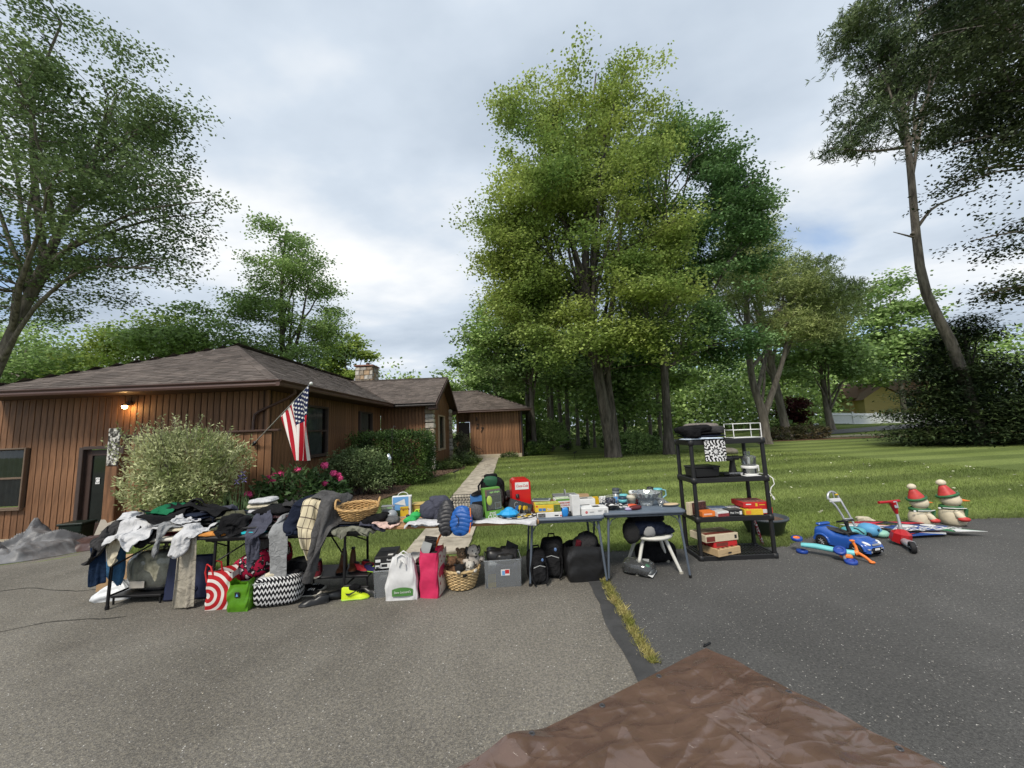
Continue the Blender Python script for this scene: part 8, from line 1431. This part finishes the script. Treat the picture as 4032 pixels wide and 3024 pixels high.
MB().tube([(.17, -.15, .09), (.20, -.16, .10)], .03, 10).build('handle_hub', P_ORG, t); MB().tube([(.20, -.16, .10), (.21, -.13, .16), (.19, -.12, .215)], .016, 8).build('handle_grip', P_ORG, t); MB().tube([(.20, -.16, .10), (.245, -.20, .06), (.27, -.24, .02)], .016, 8).build('handle_grip', P_ORG, t); MB().ball((.187, -.12, .222), (.03, .026, .012), 12).build('grip_end', P_ORG, t); MB().ball((.275, -.25, .017), (.032, .026, .014), 12).build('grip_end', P_ORG, t)
# red push scooter
t = thing('red_scooter', 'red toddler scooter with a T handlebar standing upright', 'scooter', (4.97, 5.18, 0), 0)
MB().tube([(.0, .05, .05), (.0, .02, .15), (.01, .03, .185)], [.11, .10, .055], 8, smooth=False).build('body', P_TRED, t); MB().tube([(.01, .03, .18), (.03, .06, .30), (.035, .08, .42)], [.024, .016, .016], 10).build('stem', P_SIL, t); MB().ball((.01, .03, .20), (.035, .035, .03), 10).build('stem_boot', P_GRY, t)
MB().tube([(.03, .075, .38), (.02, .08, .45), (.0, .085, .53)], [.022, .040, .052], 10, flat=.6).build('head', P_TRED, t); MB().box((.015, .05, .50), (.05, .02, .09), rot=rotm(-10, 0, 0), b=.008).build('head_plate', P_SIL, t); MB().tube([(.02, .085, .535), (-.08, .085, .532), (-.18, .08, .530)], [.02, .017, .019], 8).build('grip', P_TRED, t); MB().tube([(.02, .085, .535), (.11, .10, .54)], [.02, .018], 8).build('grip', P_TRED, t)
MB().grid(lambda u, v: (-.02 - .10 * v + .05 * (u - .5), -.04 - .24 * v, .085 + .015 * math.sin(PI * u) - .03 * v + .0 * u), 6, 8).build('fender', P_SIL, t); b = MB(); b.tube([(-.02, -.02, .07), (-.10, -.12, .065), (-.18, -.27, .06)], [.045, .03, .022], 8); b.build('fork_arm', P_SIL, t); b = MB(); b.tube([(.0, .0, .06), (-.01, -.12, .06), (-.16, -.28, .06)], [.04, .03, .022], 8); b.build('fork_arm', P_SIL, t); wheel(t, (-.19, -.29, .068), .068, .05, (.87, -.5, 0), P_TYRE, P_BLK, spokes=0); wheel(t, (.10, .16, .055), .055, .04, (.87, -.5, 0), P_TYRE, P_BLK, spokes=0)
# toy mower with upright handle
t = thing('toy_mower', 'grey toy mower handle standing behind the blue car', 'push toy', (4.66, 5.62, 0), 6)
for s in (-1, 1): MB().tube([(s * .055 + .03, -.02, .10), (s * .055, .04, .30), (s * .06 - .03, .08, .42), (s * .085 - .055, .12, .50)], .014, 8).build('handle_tube', P_SIL, t)
MB().tube([(.085 * math.cos(a) - .06, .13 + .02 * math.sin(a), .50 + .10 * math.sin(a)) for a in np.linspace(0, PI, 16)], .016, 8).build('hand_grip', P_SIL, t); MB().box((-.055, .115, .485), (.18, .03, .055), rot=rotm(-18, 0, 0), b=.01).build('control_box', plastic('pale_grey', (.52, .53, .53)), t); MB().ball((-.03, .10, .565), (.025, .015, .014), 10).build('key', plastic('yellow', (.62, .38, .01)), t); MB().tube([(-.055, .12, .50), (-.06, .13, .60)], .008, 6).build('centre_bar', P_SIL, t); MB().box((.02, .01, .24), (.12, .02, .03), b=.006).build('cross_bar', P_SIL, t)
MB().ball((.03, -.02, .075), (.13, .12, .065), 20, sq=.7).build('deck', plastic('mower_teal', (.10, .36, .40), .4), t)
for sx in (-1, 1):
    for sy in (-1, 1): wheel(t, (.03 + sx * .13, -.02 + sy * .09, .04), .04, .03, (sx, 0, 0), P_TYRE, P_WHP, spokes=0)
# beach toys, kites
lumps('blue_shark_toy', 'pale blue rubber animal head behind the steering wheel', 'toy', (4.93, 5.62, 0), [('head', (0, 0, .09), (.10, .13, .085), plastic('shark_blue', (.10, .33, .56), .5), .85, .05), ('snout', (.07, -.10, .05), (.09, .08, .05), plastic('sea_green', (.26, .50, .40), .5), .9, .04), ('eye', (-.02, -.12, .11), (.022, .012, .022), P_NAVY)], rz=20)
for _q, _c in {'red': (.46, .015, .04), 'white': (.62, .62, .62), 'blue': (.016, .06, .24), 'black': (.012, .012, .013), 'green': (.03, .20, .08), 'sky': (.10, .30, .52)}.items(): card('kite_' + _q, _c)
def kite(label, x, y, z, rz, pts, ms, spots=(), tail=None):
    t = thing('kite', label, 'kite', (x, y, z), rz, 'kites laid out on the grass edge'); rs = random.Random(int(x * 50)); n = len(pts); cx_ = sum(p[0] for p in pts) / n; cy_ = sum(p[1] for p in pts) / n; b = MB()
    for k in range(n): b.mat(k % len(ms)); a, c = pts[k], pts[(k + 1) % n]; b.add([(cx_, cy_, .022), (*a, .008), ((a[0] + c[0]) / 2, (a[1] + c[1]) / 2, .012), (*c, .008)], [(0, 1, 2), (0, 2, 3)])
    o = b.build('sail', [card('kite_' + q) for q in ms], t); o.modifiers.new('s', 'SOLIDIFY').thickness = .003
    MB().tube([(cx_, cy_, .026), (*pts[0], .012)], .004, 5).build('spar', M_BLK, t); MB().tube([(*pts[1], .012), (cx_, cy_, .028), (*pts[-1], .012)], .004, 5).build('spar', M_BLK, t)
    for (u, v, r, c) in spots: MB().lathe([(0, .030), (r, .026)], 20, (u, v, 0), sy=.7).build('printed_disc', card('kite_' + c), t)
    return t
kite('red and black checked kite tail spread along the grass', 5.55, 6.00, .06, -8, [(-.55, .02), (-.3, .10), (.0, .06), (.42, .10), (.52, -.02), (.2, -.08), (-.2, -.06)], ['red', 'black']); kite('red and white kite lying flat beside the mower', 5.20, 5.92, .05, -14, [(-.35, .06), (0, .14), (.30, .02), (.1, -.12), (-.25, -.09)], ['white', 'red']); kite('dark blue kite with green and white discs', 5.58, 5.66, .075, -6, [(-.38, .06), (.1, .16), (.50, .05), (.2, -.16), (-.28, -.14)], ['blue'], [(-.05, .02, .12, 'white'), (-.05, .02, .06, 'green'), (.24, .05, .09, 'white'), (.24, .05, .05, 'green')]); kite('white and green kite nearest the asphalt', 5.92, 5.55, .06, -20, [(-.30, .05), (.05, .12), (.42, -.02), (.05, -.10)], ['white', 'green']); kite('navy and maroon kite at the bottom of the pile', 5.50, 5.50, .03, 4, [(-.42, .04), (.0, .10), (.45, .04), (.3, -.08), (-.3, -.07)], ['blue', 'red', 'white'])
t = thing('kite_string', 'loose white kite string looped over the pile', 'string', (5.62, 5.48, .09)); rs = random.Random(9)
for k in range(9): c = (rs.uniform(-.35, .35), rs.uniform(-.06, .12)); MB().tube([(c[0] + .10 * math.cos(a) + .02 * math.sin(3 * a + k), c[1] + .035 * math.sin(a), .012 + .02 * abs(math.sin(a * 1.5 + k))) for a in np.linspace(0, 5.6, 18)], .004, 4).build('strand', M_WHT, t)
lumps('cream_cloth', 'crumpled cream wrapper on the grass behind the kites', 'wrapper', (5.45, 6.28, 0), [('wrapper', (0, 0, .05), (.12, .06, .055), C_CRM, .8, .3), ('wrapper', (.10, .0, .03), (.06, .05, .03), C_CRM, .8, .3)])
# snowmen
M_SNW = mat('aged_white', (.60, .53, .39), .55, .14, 9, .2, 40, sub=0); P_SRED = mat('snow_red_paint', (.46, .045, .04), .5, .25, 14); P_SGRN = mat('snow_green_paint', (.030, .12, .045), .5, .25, 14)
def snowman(label, x, y, s, rz):
    t = thing('snowman', label, 'snowman', (x, y, 0), rz, 'blow mould snowmen'); k = s
    MB().lathe([(0, 0), (.11 * k, .0), (.135 * k, .03 * k), (.15 * k, .09 * k), (.145 * k, .16 * k), (.12 * k, .225 * k), (.095 * k, .265 * k), (0, .27 * k)], 30).build('body', M_SNW, t); h = MB().ball((.01, 0, .365 * k), (.118 * k, .112 * k, .105 * k), 24).build('head', M_SNW, t)
    MB().lathe([(.115 * k, .235 * k), (.132 * k, .245 * k), (.13 * k, .275 * k), (.105 * k, .29 * k)], 24).build('scarf', P_SGRN, t); MB().box((.115 * k, -.085 * k, .19 * k), (.03, .075 * k, .14 * k), rot=rotm(0, 12, 0), b=.012).build('scarf_end', P_SGRN, t)
    rt = rotm(0, -16, 0); MB().lathe([(.112 * k, 0), (.100 * k, .03 * k), (.055 * k, .13 * k), (.03 * k, .17 * k), (0, .18 * k)], 22, (-.015 * k, 0, .425 * k), rt).build('hat', P_SRED, t); MB().tube([tuple(rt @ Vector((.115 * k * math.cos(a), .112 * k * math.sin(a), .01)) + Vector((-.015 * k, 0, .425 * k))) for a in np.linspace(0, 2 * PI, 26)], .020 * k, 8, cap=False).build('hat_brim', P_SGRN, t); MB().ball((-.066 * k, 0, .615 * k), (.058 * k, .056 * k, .048 * k), 16, noise=.05).build('pompom', M_SNW, t)
    MB().cyl((.11 * k, 0, .365 * k), (.215 * k, 0, .357 * k), .024 * k, .004, 10).build('nose', plastic('carrot', (.72, .17, .03)), h)
    for s2 in (-1, 1):
        MB().ball((.092 * k, s2 * .052 * k, .395 * k), (.012 * k, .014 * k, .022 * k), 10).build('eye', M_BLK, h); MB().tube([(.0, s2 * .11 * k, .22 * k), (.02 * k, s2 * .145 * k, .16 * k), (.06 * k, s2 * .145 * k, .125 * k)], [.035 * k, .05 * k, .04 * k], 10).build('arm', M_SNW, t); MB().ball((.06 * k, s2 * .165 * k, .115 * k), (.07 * k, .045 * k, .036 * k), 14).build('mitten', P_SRED, t)
    for z in (.20, .13): MB().ball((.148 * k, 0, z * k), (.012, .018, .018), 10).build('button', M_BLK, t)
    tubepart('cord', [(-.13 * k, -.12 * k, .26 * k), (.0, -.19 * k, .27 * k), (.12 * k, -.12 * k, .265 * k)], .006, M_WHT, t); MB().box((-.16 * k, -.10 * k, .25 * k), (.03, .02, .025), b=.004).build('plug', P_WHP, t); return t
snowman('snowman in a red hat seen in profile, the left one', 6.08, 6.02, .94, -4); snowman('taller snowman in a red hat turned to the camera, the right one', 6.56, 6.02, 1.0, -28)

# ------------------------------------------------------------------ tarpaulins
def ridged(X, Y, s, seed): return 1 - np.abs(vnoise(np.stack([X.ravel() * s, Y.ravel() * s], -1), seed, 1).reshape(X.shape)) * 2
def facet(X, Y, seed, n=70, ext=2.0):
    """random creases: height falls away in flat panels either side of straight folds"""
    rng = np.random.default_rng(seed); h = np.zeros_like(X)
    for _ in range(n):
        a = rng.uniform(0, PI); cx_, cy_ = rng.uniform(-ext, ext, 2); d = (X - cx_) * math.cos(a) + (Y - cy_) * math.sin(a); l = (X - cx_) * -math.sin(a) + (Y - cy_) * math.cos(a); w_ = rng.uniform(.04, .22); ln = rng.uniform(.2, .9)
        h += rng.uniform(.2, 1.0) * np.clip(1 - np.abs(d) / w_, 0, 1) * np.clip(1 - np.abs(l) / ln, 0, 1) * rng.choice([1, 1, -.6])
    return h
def tarpmat(name, col, rough, spec):
    """woven plastic sheet: creased into flat facets, glossy"""
    m = mat(name, col, rough, .14, 3, 0, spec=spec); t = m.node_tree; L = t.links.new; b = t.nodes['Principled BSDF']; tc = t.nodes.new('ShaderNodeTexCoord'); prev = None
    nz = t.nodes.new('ShaderNodeTexNoise'); L(tc.outputs['Object'], nz.inputs['Vector']); nz.inputs['Scale'].default_value = 4; mx = t.nodes.new('ShaderNodeMix'); mx.data_type = 'RGBA'; mx.inputs[0].default_value = .10; L(tc.outputs['Object'], mx.inputs[6]); L(nz.outputs['Color'], mx.inputs[7])
    def chain(h, st, ds):
        nonlocal prev
        bp = t.nodes.new('ShaderNodeBump'); L(h, bp.inputs['Height']); bp.inputs['Strength'].default_value = st; bp.inputs['Distance'].default_value = ds
        if prev: L(prev, bp.inputs['Normal'])
        prev = bp.outputs[0]
    for sc_, st, ds in ((4.0, .8, .32), (9.0, .7, .22), (22.0, .5, .15)):      # crumple: flat facets, each tilted its own way
        v = t.nodes.new('ShaderNodeTexVoronoi'); L(mx.outputs[2], v.inputs['Vector']); v.inputs['Scale'].default_value = sc_; d = t.nodes.new('ShaderNodeVectorMath'); d.operation = 'SUBTRACT'; L(mx.outputs[2], d.inputs[0]); L(v.outputs['Position'], d.inputs[1]); c = t.nodes.new('ShaderNodeVectorMath'); c.operation = 'SUBTRACT'; L(v.outputs['Color'], c.inputs[0]); c.inputs[1].default_value = (.5, .5, .5); dt = t.nodes.new('ShaderNodeVectorMath'); dt.operation = 'DOT_PRODUCT'; L(d.outputs[0], dt.inputs[0]); L(c.outputs[0], dt.inputs[1]); chain(dt.outputs['Value'], st, ds)
    for rz_, sc_, st, ds in ((30, 5, .5, .05), (-55, 7, .5, .04)):             # long straight creases
        mp = t.nodes.new('ShaderNodeMapping'); L(tc.outputs['Object'], mp.inputs[0]); mp.inputs['Rotation'].default_value = (0, 0, R(rz_)); mp.inputs['Scale'].default_value = (.2, 1, .6); v = t.nodes.new('ShaderNodeTexNoise'); L(mp.outputs[0], v.inputs['Vector']); v.inputs['Scale'].default_value = sc_; v.inputs['Detail'].default_value = 1; d = t.nodes.new('ShaderNodeMath'); d.operation = 'SUBTRACT'; L(v.outputs[0], d.inputs[0]); d.inputs[1].default_value = .5; c = t.nodes.new('ShaderNodeMath'); c.operation = 'ABSOLUTE'; L(d.outputs[0], c.inputs[0]); chain(c.outputs[0], st, -ds)
    L(prev, b.inputs['Normal']); return m
M_BTARP = tarpmat('brown_tarp', (.112, .069, .052), .21, .7); M_STARP = tarpmat('silver_tarp', (.15, .15, .155), .52, .5)
nu = nv = 190; d1 = np.array([.495, -.869]); d2 = np.array([-.869, -.495]); A = np.array([1.375, 3.09]); U, Vv_ = np.meshgrid(np.linspace(0, 2.3, nu), np.linspace(0, 3.0, nv), indexing='ij')
wob = .028 * vnoise(np.stack([U.ravel() * 4, Vv_.ravel() * 4], -1), 3).reshape(U.shape); X = A[0] + d1[0] * U + d2[0] * Vv_ + wob; Y = A[1] + d1[1] * U + d2[1] * Vv_ + wob
edge = np.minimum(U, Vv_); H = .010 + np.clip(edge / .10, .12, 1) * (.016 * facet(U - 1.1, Vv_ - 1.3, 5, 240, 1.6) + .018 * np.clip(vnoise(np.stack([U.ravel() * 1.6, Vv_.ravel() * 1.6], -1), 8, 2).reshape(U.shape), 0, 1) + .006 * ridged(U, Vv_, 5, 6))
for k in range(1, 9): H += .005 * (1 + np.sin(k * 7 + Vv_ * 5)) * np.clip(1 - np.abs(U - .31 * k - .01 * np.sin(Vv_ * 3 + k)) / .010, 0, 1) * np.clip(edge / .05, 0, 1)          # packing folds
for k in range(1, 10): H += .004 * (1 + np.sin(k * 5 + U * 6)) * np.clip(1 - np.abs(Vv_ - .33 * k - .01 * np.sin(U * 4 + k)) / .010, 0, 1) * np.clip(edge / .05, 0, 1)
H += .055 * np.exp(-((U - .02) / .10) ** 2) * np.clip((Vv_ - 1.45) / .25, 0, 1) * np.clip((2.3 - Vv_) / .4, 0, 1) * (1 + .6 * np.sin(Vv_ * 9)) + .03 * np.exp(-((U - .35) / .12) ** 2 - ((Vv_ - 1.5) / .35) ** 2)
H = np.maximum(H, .006); V = np.stack([X, Y, H], -1).reshape(-1, 3); i, j = np.meshgrid(np.arange(nu - 1), np.arange(nv - 1), indexing='ij'); a = (i * nv + j).ravel(); F = np.stack([a, a + 1, a + nv + 1, a + nv], -1); F = F[:, ::-1]
tp = thing('brown_tarp', 'crumpled brown tarpaulin spread on the asphalt in the foreground', 'tarpaulin', (0, 0, 0)); o = link('sheet', fastmesh('sheet', V, F, M_BTARP, smooth=True), tp)
for (u, v) in [(.02, .55), (.02, 1.05), (.02, 1.55), (.55, .02), (1.05, .02)]:
    p = A + d1 * (u + .02) + d2 * (v + .02); z = float(H[min(nu - 1, int((u + .02) / 2.3 * (nu - 1))), min(nv - 1, int((v + .02) / 3 * (nv - 1)))]); MB().lathe([(.008, 0), (.009, .003), (.016, .003), (.018, 0)], 16, (p[0], p[1], z + .002)).build('eyelet', plastic('eyelet', (.05, .05, .055)), tp); MB().lathe([(0, .001), (.008, .001)], 12, (p[0], p[1], z + .002)).build('eyelet_hole', M_INK, tp)
t = thing('plastic_clip', 'small black plastic clip at the tarpaulin corner', 'clip', (1.40, 3.13, 0), 30); MB().box((0, 0, .010), (.075, .014, .010), b=.003).build('bar', P_BLK, t); MB().tube(loop(-.035, 0, .01, .012, .012, 0, 360, 10), .003, 5).build('ring', P_BLK, t)
def heap(name, label, m, x0, x1, y0, y1, hts, seed, cat='tarpaulin', amp=.05, nn=90):
    U, W_ = np.meshgrid(np.linspace(0, 1, nn), np.linspace(0, 1, nn), indexing='ij'); e = np.clip(np.minimum(np.minimum(U, 1 - U), np.minimum(W_, 1 - W_)) / .16, 0, 1); X = x0 + (x1 - x0) * U + .10 * vnoise(np.stack([U.ravel() * 5, W_.ravel() * 5], -1), seed).reshape(U.shape) * (1 - e * .5); Y = y0 + (y1 - y0) * W_ + .10 * vnoise(np.stack([U.ravel() * 5 + 9, W_.ravel() * 5], -1), seed + 1).reshape(U.shape)
    hh = np.zeros_like(U)
    for (cu, cv, su, sv, h) in hts: hh = np.maximum(hh, h * np.clip(1.3 - np.sqrt(((U - cu) / su) ** 2 + ((W_ - cv) / sv) ** 2), 0, 1) ** .7)
    hh = hh + amp * e * facet(U * 2 - 1, W_ * 2 - 1, seed, 60, 1.0); Z = terrain(X, Y) + np.maximum(.008, hh * np.clip(e * 1.5, 0, 1) + .015 * e); V = np.stack([X, Y, Z], -1).reshape(-1, 3); base = np.array([(x0 + x1) / 2, (y0 + y1) / 2, tz((x0 + x1) / 2, (y0 + y1) / 2)]); i, j = np.meshgrid(np.arange(nn - 1), np.arange(nn - 1), indexing='ij'); a = (i * nn + j).ravel()
    o = link(name, fastmesh(name, V - base, np.stack([a, a + nn, a + nn + 1, a + 1], -1), m, smooth=True), None, tuple(base)); return tag(o, label, cat)
heap('silver_tarp', 'crumpled silver tarpaulin heaped over something by the house wall', M_STARP, -10.5, -8.3, 6.7, 8.6, [(.42, .70, .26, .22, .40), (.15, .35, .3, .35, .20), (.75, .42, .25, .3, .18)], 21, amp=.20, nn=120)
heap('brown_tarp', 'dark brown tarpaulin bundled before the basement door', mat('dark_brown_tarp', (.060, .032, .028), .4, .2, 3, .3, 12, spec=.5), -9.2, -7.4, 7.5, 8.7, [(.4, .5, .4, .45, .24), (.8, .3, .25, .4, .16)], 23, amp=.04)
t = thing('green_bin', 'dark green lidded bin half behind the silver tarpaulin', 'bin', (-9.95, 8.95, tz(-9.95, 8.95)), 10); MB().box((0, 0, .22), (.46, .36, .44), b=.02, taper=.88).build('body', plastic('dark_green', (.008, .016, .011), .4), t); MB().box((0, 0, .455), (.50, .40, .05), b=.015).build('lid', plastic('dark_green'), t)
for k in range(3): MB().box((0, -.183 + .004 * k, .12 + .09 * k), (.44, .012, .02)).build('rib', plastic('dark_green'), t)
t = thing('leaning_boards', 'weathered white boards leaning at the door frame', 'boards', (-8.80, 8.36, tz(-8.8, 8.36)), 0); MB().box((0, 0, .27), (.16, .02, .56), rot=rotm(-14, 10, 20), b=.004).build('board', card('old_white', (.42, .38, .32)), t); MB().box((.13, .03, .42), (.30, .02, .12), rot=rotm(-10, -18, 10), b=.004).build('board', card('old_white'), t); MB().box((.05, -.02, .22), (.03, .025, .46), rot=rotm(-14, -4, 0), b=.004).build('board', card('grey_wood', (.2, .18, .15)), t)

# ------------------------------------------------------------------ flag on its angled pole
fl = thing('american_flag', 'American flag on a slanted pole fixed to the house corner', 'flag', (-5.69, 8.5, 1.63)); FO = np.array([-5.69, 8.5, 1.63]); tip = np.array([-4.03, 7.6, 2.74]); mid = np.array([-4.83, 8.03, 2.15])
MB().tube([(0, 0, 0), tuple(tip + .02 * (tip - mid) - FO)], .013, 10).build('pole', mat('flag_pole', (.42, .42, .40), .35, .1, metal=.6), fl); MB().ball(tuple(tip + .03 * (tip - mid) - FO), .032, 14).build('finial', P_WHP, fl); MB().box((-.03, .02, -.02), (.12, .06, .07), rot=rotm(0, -33, -25), b=.01).build('bracket', M_BLKM, fl); MB().ball(tuple(mid - FO), .022, 10).build('clip_ring', P_WHP, fl)
sd = np.array([.88, -.47, 0]); nrm_ = np.array([-.47, -.88, 0])
def flagP(s, f):
    Hh = tip + (mid - tip) * s; E = np.array([-4.02, 7.58, 1.24]) + np.array([-.22, .10, .02]) * s; sag = .10 * math.sin(PI * f) * s * (1 - .3 * s)
    return Hh + (E - Hh) * f + np.array([-.02, 0, -sag]) + nrm_ * ((.02 + .085 * f) * math.sin(s * 15 + 2.0 * f) * (1 if f > .02 else 0)) + sd * (.02 * f * math.cos(s * 11))
def flagmat(t_, b):
    L = t_.links.new; uv = t_.nodes.new('ShaderNodeUVMap'); sp = t_.nodes.new('ShaderNodeSeparateXYZ'); L(uv.outputs[0], sp.inputs[0])
    def op(o, a, c=None):
        n = t_.nodes.new('ShaderNodeMath'); n.operation = o
        for k, x in enumerate((a, c)):
            if x is None: continue
            if hasattr(x, 'is_linked'): L(x, n.inputs[k])
            else: n.inputs[k].default_value = x
        return n.outputs[0]
    st = op('LESS_THAN', op('MODULO', op('FLOOR', op('MULTIPLY', sp.outputs[1], 13.0)), 2.0), .5); can = op('MULTIPLY', op('LESS_THAN', sp.outputs[0], .40), op('LESS_THAN', sp.outputs[1], 7 / 13))
    c = t_.nodes.new('ShaderNodeMix'); c.data_type = 'RGBA'; L(st, c.inputs[0]); c.inputs[6].default_value = (.66, .63, .60, 1); c.inputs[7].default_value = (.34, .014, .024, 1); d = t_.nodes.new('ShaderNodeMix'); d.data_type = 'RGBA'; L(can, d.inputs[0]); L(c.outputs[2], d.inputs[6]); d.inputs[7].default_value = (.012, .017, .055, 1); L(d.outputs[2], b.inputs['Base Color'])
M_FLAG = printed('flag_cloth', flagmat); ns, nf = 90, 40; V = np.array([[flagP(s, f) - FO for f in np.linspace(0, 1, nf)] for s in np.linspace(0, 1, ns)]).reshape(-1, 3); i, j = np.meshgrid(np.arange(ns - 1), np.arange(nf - 1), indexing='ij'); a = (i * nf + j).ravel(); F = np.stack([a, a + 1, a + nf + 1, a + nf], -1); me = fastmesh('cloth', V, F, M_FLAG, smooth=True); uvl = me.uv_layers.new(name='UVMap'); S_, Fq = np.meshgrid(np.linspace(0, 1, ns), np.linspace(0, 1, nf), indexing='ij'); uvl.data.foreach_set('uv', np.stack([Fq.ravel(), S_.ravel()], -1)[F.ravel()].astype(np.float32).ravel()); cl = link('cloth', me, fl)
b = MB()
for r in range(9):
    for c in range(6 if r % 2 == 0 else 5):
        f0 = .40 * ((c + .5 + (0 if r % 2 == 0 else .5)) / 6); s0 = (7 / 13) * ((r + .5) / 9); p = flagP(s0, f0); du_ = (flagP(s0, f0 + .01) - flagP(s0, f0 - .01)) / .02; dv_ = (flagP(s0 + .01, f0) - flagP(s0 - .01, f0)) / .02; n_ = np.cross(du_, dv_); n_ /= np.linalg.norm(n_); n_ = n_ if n_[1] < 0 else -n_; rr = .030; uu = du_ / np.linalg.norm(du_); vv = np.cross(n_, uu)
        for side in (1, -1):
            q0 = p - FO + n_ * .004 * side; pts = [tuple(q0 + (uu * math.cos(k * PI / 5) + vv * math.sin(k * PI / 5)) * (rr if k % 2 == 0 else rr * .42)) for k in range(10)]; b.add(pts, [tuple(range(10))])
        b.build('star', M_WHT, cl); b = MB()

# ------------------------------------------------------------------ far side of the lawn on the right
sheet('neighbour_drive', np.array([24.5, 28, 31, 34, 37, 41, 46]), np.array([33.2, 34.5, 36]), mat('far_asphalt', (.13, .13, .135), .9, .15, 3), .02, lambda x, y: terrain(x, y + .25 * (x - 24)) + 0 * x) if False else None
v = np.linspace(0, 1, 24); xs = 19 + 28 * v; ya = 32.6 + 4.6 * v ** 1.3; yc = ya + 1.5 + 1.0 * v; V = np.concatenate([np.stack([xs, ya, terrain(xs, ya) + .03], -1), np.stack([xs, yc, terrain(xs, yc) + .03], -1)]); a = np.arange(23); o = link('neighbour_driveway', fastmesh('neighbour_driveway', V, np.stack([a, a + 1, a + 25, a + 24], -1), mat('far_asphalt', (.13, .13, .135), .9, .15, 3))); o['kind'] = 'structure'
v = np.linspace(0, 1, 30); xs = 18.5 + 20 * v; ya = 29.8 - .9 * v; V = np.concatenate([np.stack([xs, ya, xs * 0 + .004], -1), np.stack([xs, ya + 1.5, terrain(xs, ya + 1.5) + .02], -1)]); a = np.arange(29); o = link('leaf_litter_strip', fastmesh('leaf_litter_strip', V, np.stack([a, a + 1, a + 31, a + 30], -1), mat('leaf_litter', (.16, .085, .05), .95, .4, 6, .5, 30))); o['kind'] = 'structure'
t = thing('stone_kerb', 'pale stone kerb beyond the leaf litter at the lawn edge', 'kerb', (31, 31.6, 0)); rs = random.Random(4)
for k in range(14): x = -6 + .95 * k; y = -.15 * k * .3; MB().box((x, y, terrain(31 + x, 31.6 + y) + .07), (.92, .16, .15), rot=rotm(0, 0, -2), b=.02).build('kerb_stone', card('kerb_pale', (.40, .36, .28)), t)
fe = thing('white_fence', 'white vinyl panel fence beyond the street tree', 'fence', (32.7, 40, 0)); P_VIN = plastic('vinyl_white', (.74, .75, .76), .4)
fx = [0, 2.05, 4.1, 6.15, 8.2, 10.25, 12.3]
for k, x in enumerate(fx):
    y = -.18 * x; z = float(terrain(32.7 + x, 40 + y)) - .05 * x; p = MB(); p.box((x, y, z + .62), (.13, .13, 1.30), b=.01); p.box((x, y, z + 1.30), (.17, .17, .05), b=.015); p.build('post', P_VIN, fe)
    if k < len(fx) - 1:
        x2 = fx[k + 1]; y2 = -.18 * x2; z2 = float(terrain(32.7 + x2, 40 + y2)) - .05 * x2; g = MB(); g.add([(x, y, z + .1), (x2, y2, z2 + .1), (x2, y2, z2 + 1.2), (x, y, z + 1.2)], [(0, 1, 2, 3)]); pn = g.build('panel', P_VIN, fe); pn.modifiers.new('s', 'SOLIDIFY').thickness = .04
        for h in (.12, .98): MB().tube([(x, y - .03, z + h), (x2, y2 - .03, z2 + h)], .05, 4, smooth=False).build('rail', P_VIN, pn)
yh = thing('yellow_house', 'yellow house with a brown roof behind the white fence', 'house', (52.5, 54, 1.3), -12); M_YH = card('house_yellow', (.66, .50, .22)); MB().box((0, 0, 1.4), (13, 7, 2.8)).build('wall', M_YH, yh); rf = MB(); rf.add([(-7, -4, 2.75), (7, -4, 2.75), (7, 0, 5.0), (-7, 0, 5.0), (-7, 4, 2.75), (7, 4, 2.75)], [(0, 1, 2, 3), (3, 2, 5, 4), (0, 3, 4), (1, 5, 2)]); rf.build('roof', card('roof_brown', (.25, .13, .09)), yh)
g = MB(); g.add([(-6, -5.5, 0), (-1.6, -5.5, 0), (-1.6, -5.5, 2.6), (-3.8, -5.5, 4.0), (-6, -5.5, 2.6), (-6, -3, 0), (-1.6, -3, 0), (-1.6, -3, 2.6), (-3.8, -3, 4.0), (-6, -3, 2.6)], [(0, 1, 2, 3, 4), (1, 6, 7, 2), (0, 4, 9, 5)]); g.build('gable_wing', M_YH, yh); g = MB(); g.add([(-6.4, -5.8, 2.4), (-3.8, -5.8, 4.1), (-3.8, -3, 4.1), (-6.4, -3, 2.4), (-1.2, -5.8, 2.4), (-1.2, -3, 2.4)], [(0, 1, 2, 3), (1, 4, 5, 2)]); g.build('gable_roof', card('roof_brown'), yh)
for x in (.2, 3.2): w_ = MB().box((x, -3.53, 1.75), (1.5, .06, 1.3), b=.01).build('window', P_VIN, yh); MB().box((x, -3.57, 1.75), (1.2, .03, 1.05)).build('pane', mat('dark_pane'), w_)
t = thing('mailbox', 'small white street mailbox on a post beyond the hedge', 'mailbox', (25.6, 33.0, float(terrain(25.6, 33.0)))); MB().box((0, 0, .45), (.09, .09, .9), b=.01).build('post', P_VIN, t); MB().box((.05, -.1, .95), (.22, .45, .22), b=.06).build('box', P_VIN, t)
t = thing('utility_line', 'overhead utility wire crossing behind the street tree', 'wire', (32, 38, 0)); MB().tube([(-12, 6, 5.9 - .0), (-4, 4, 5.5), (4, 2, 5.6), (14, 0, 6.6), (30, -4, 9.0)], .018, 4).build('wire', M_NUM, t)
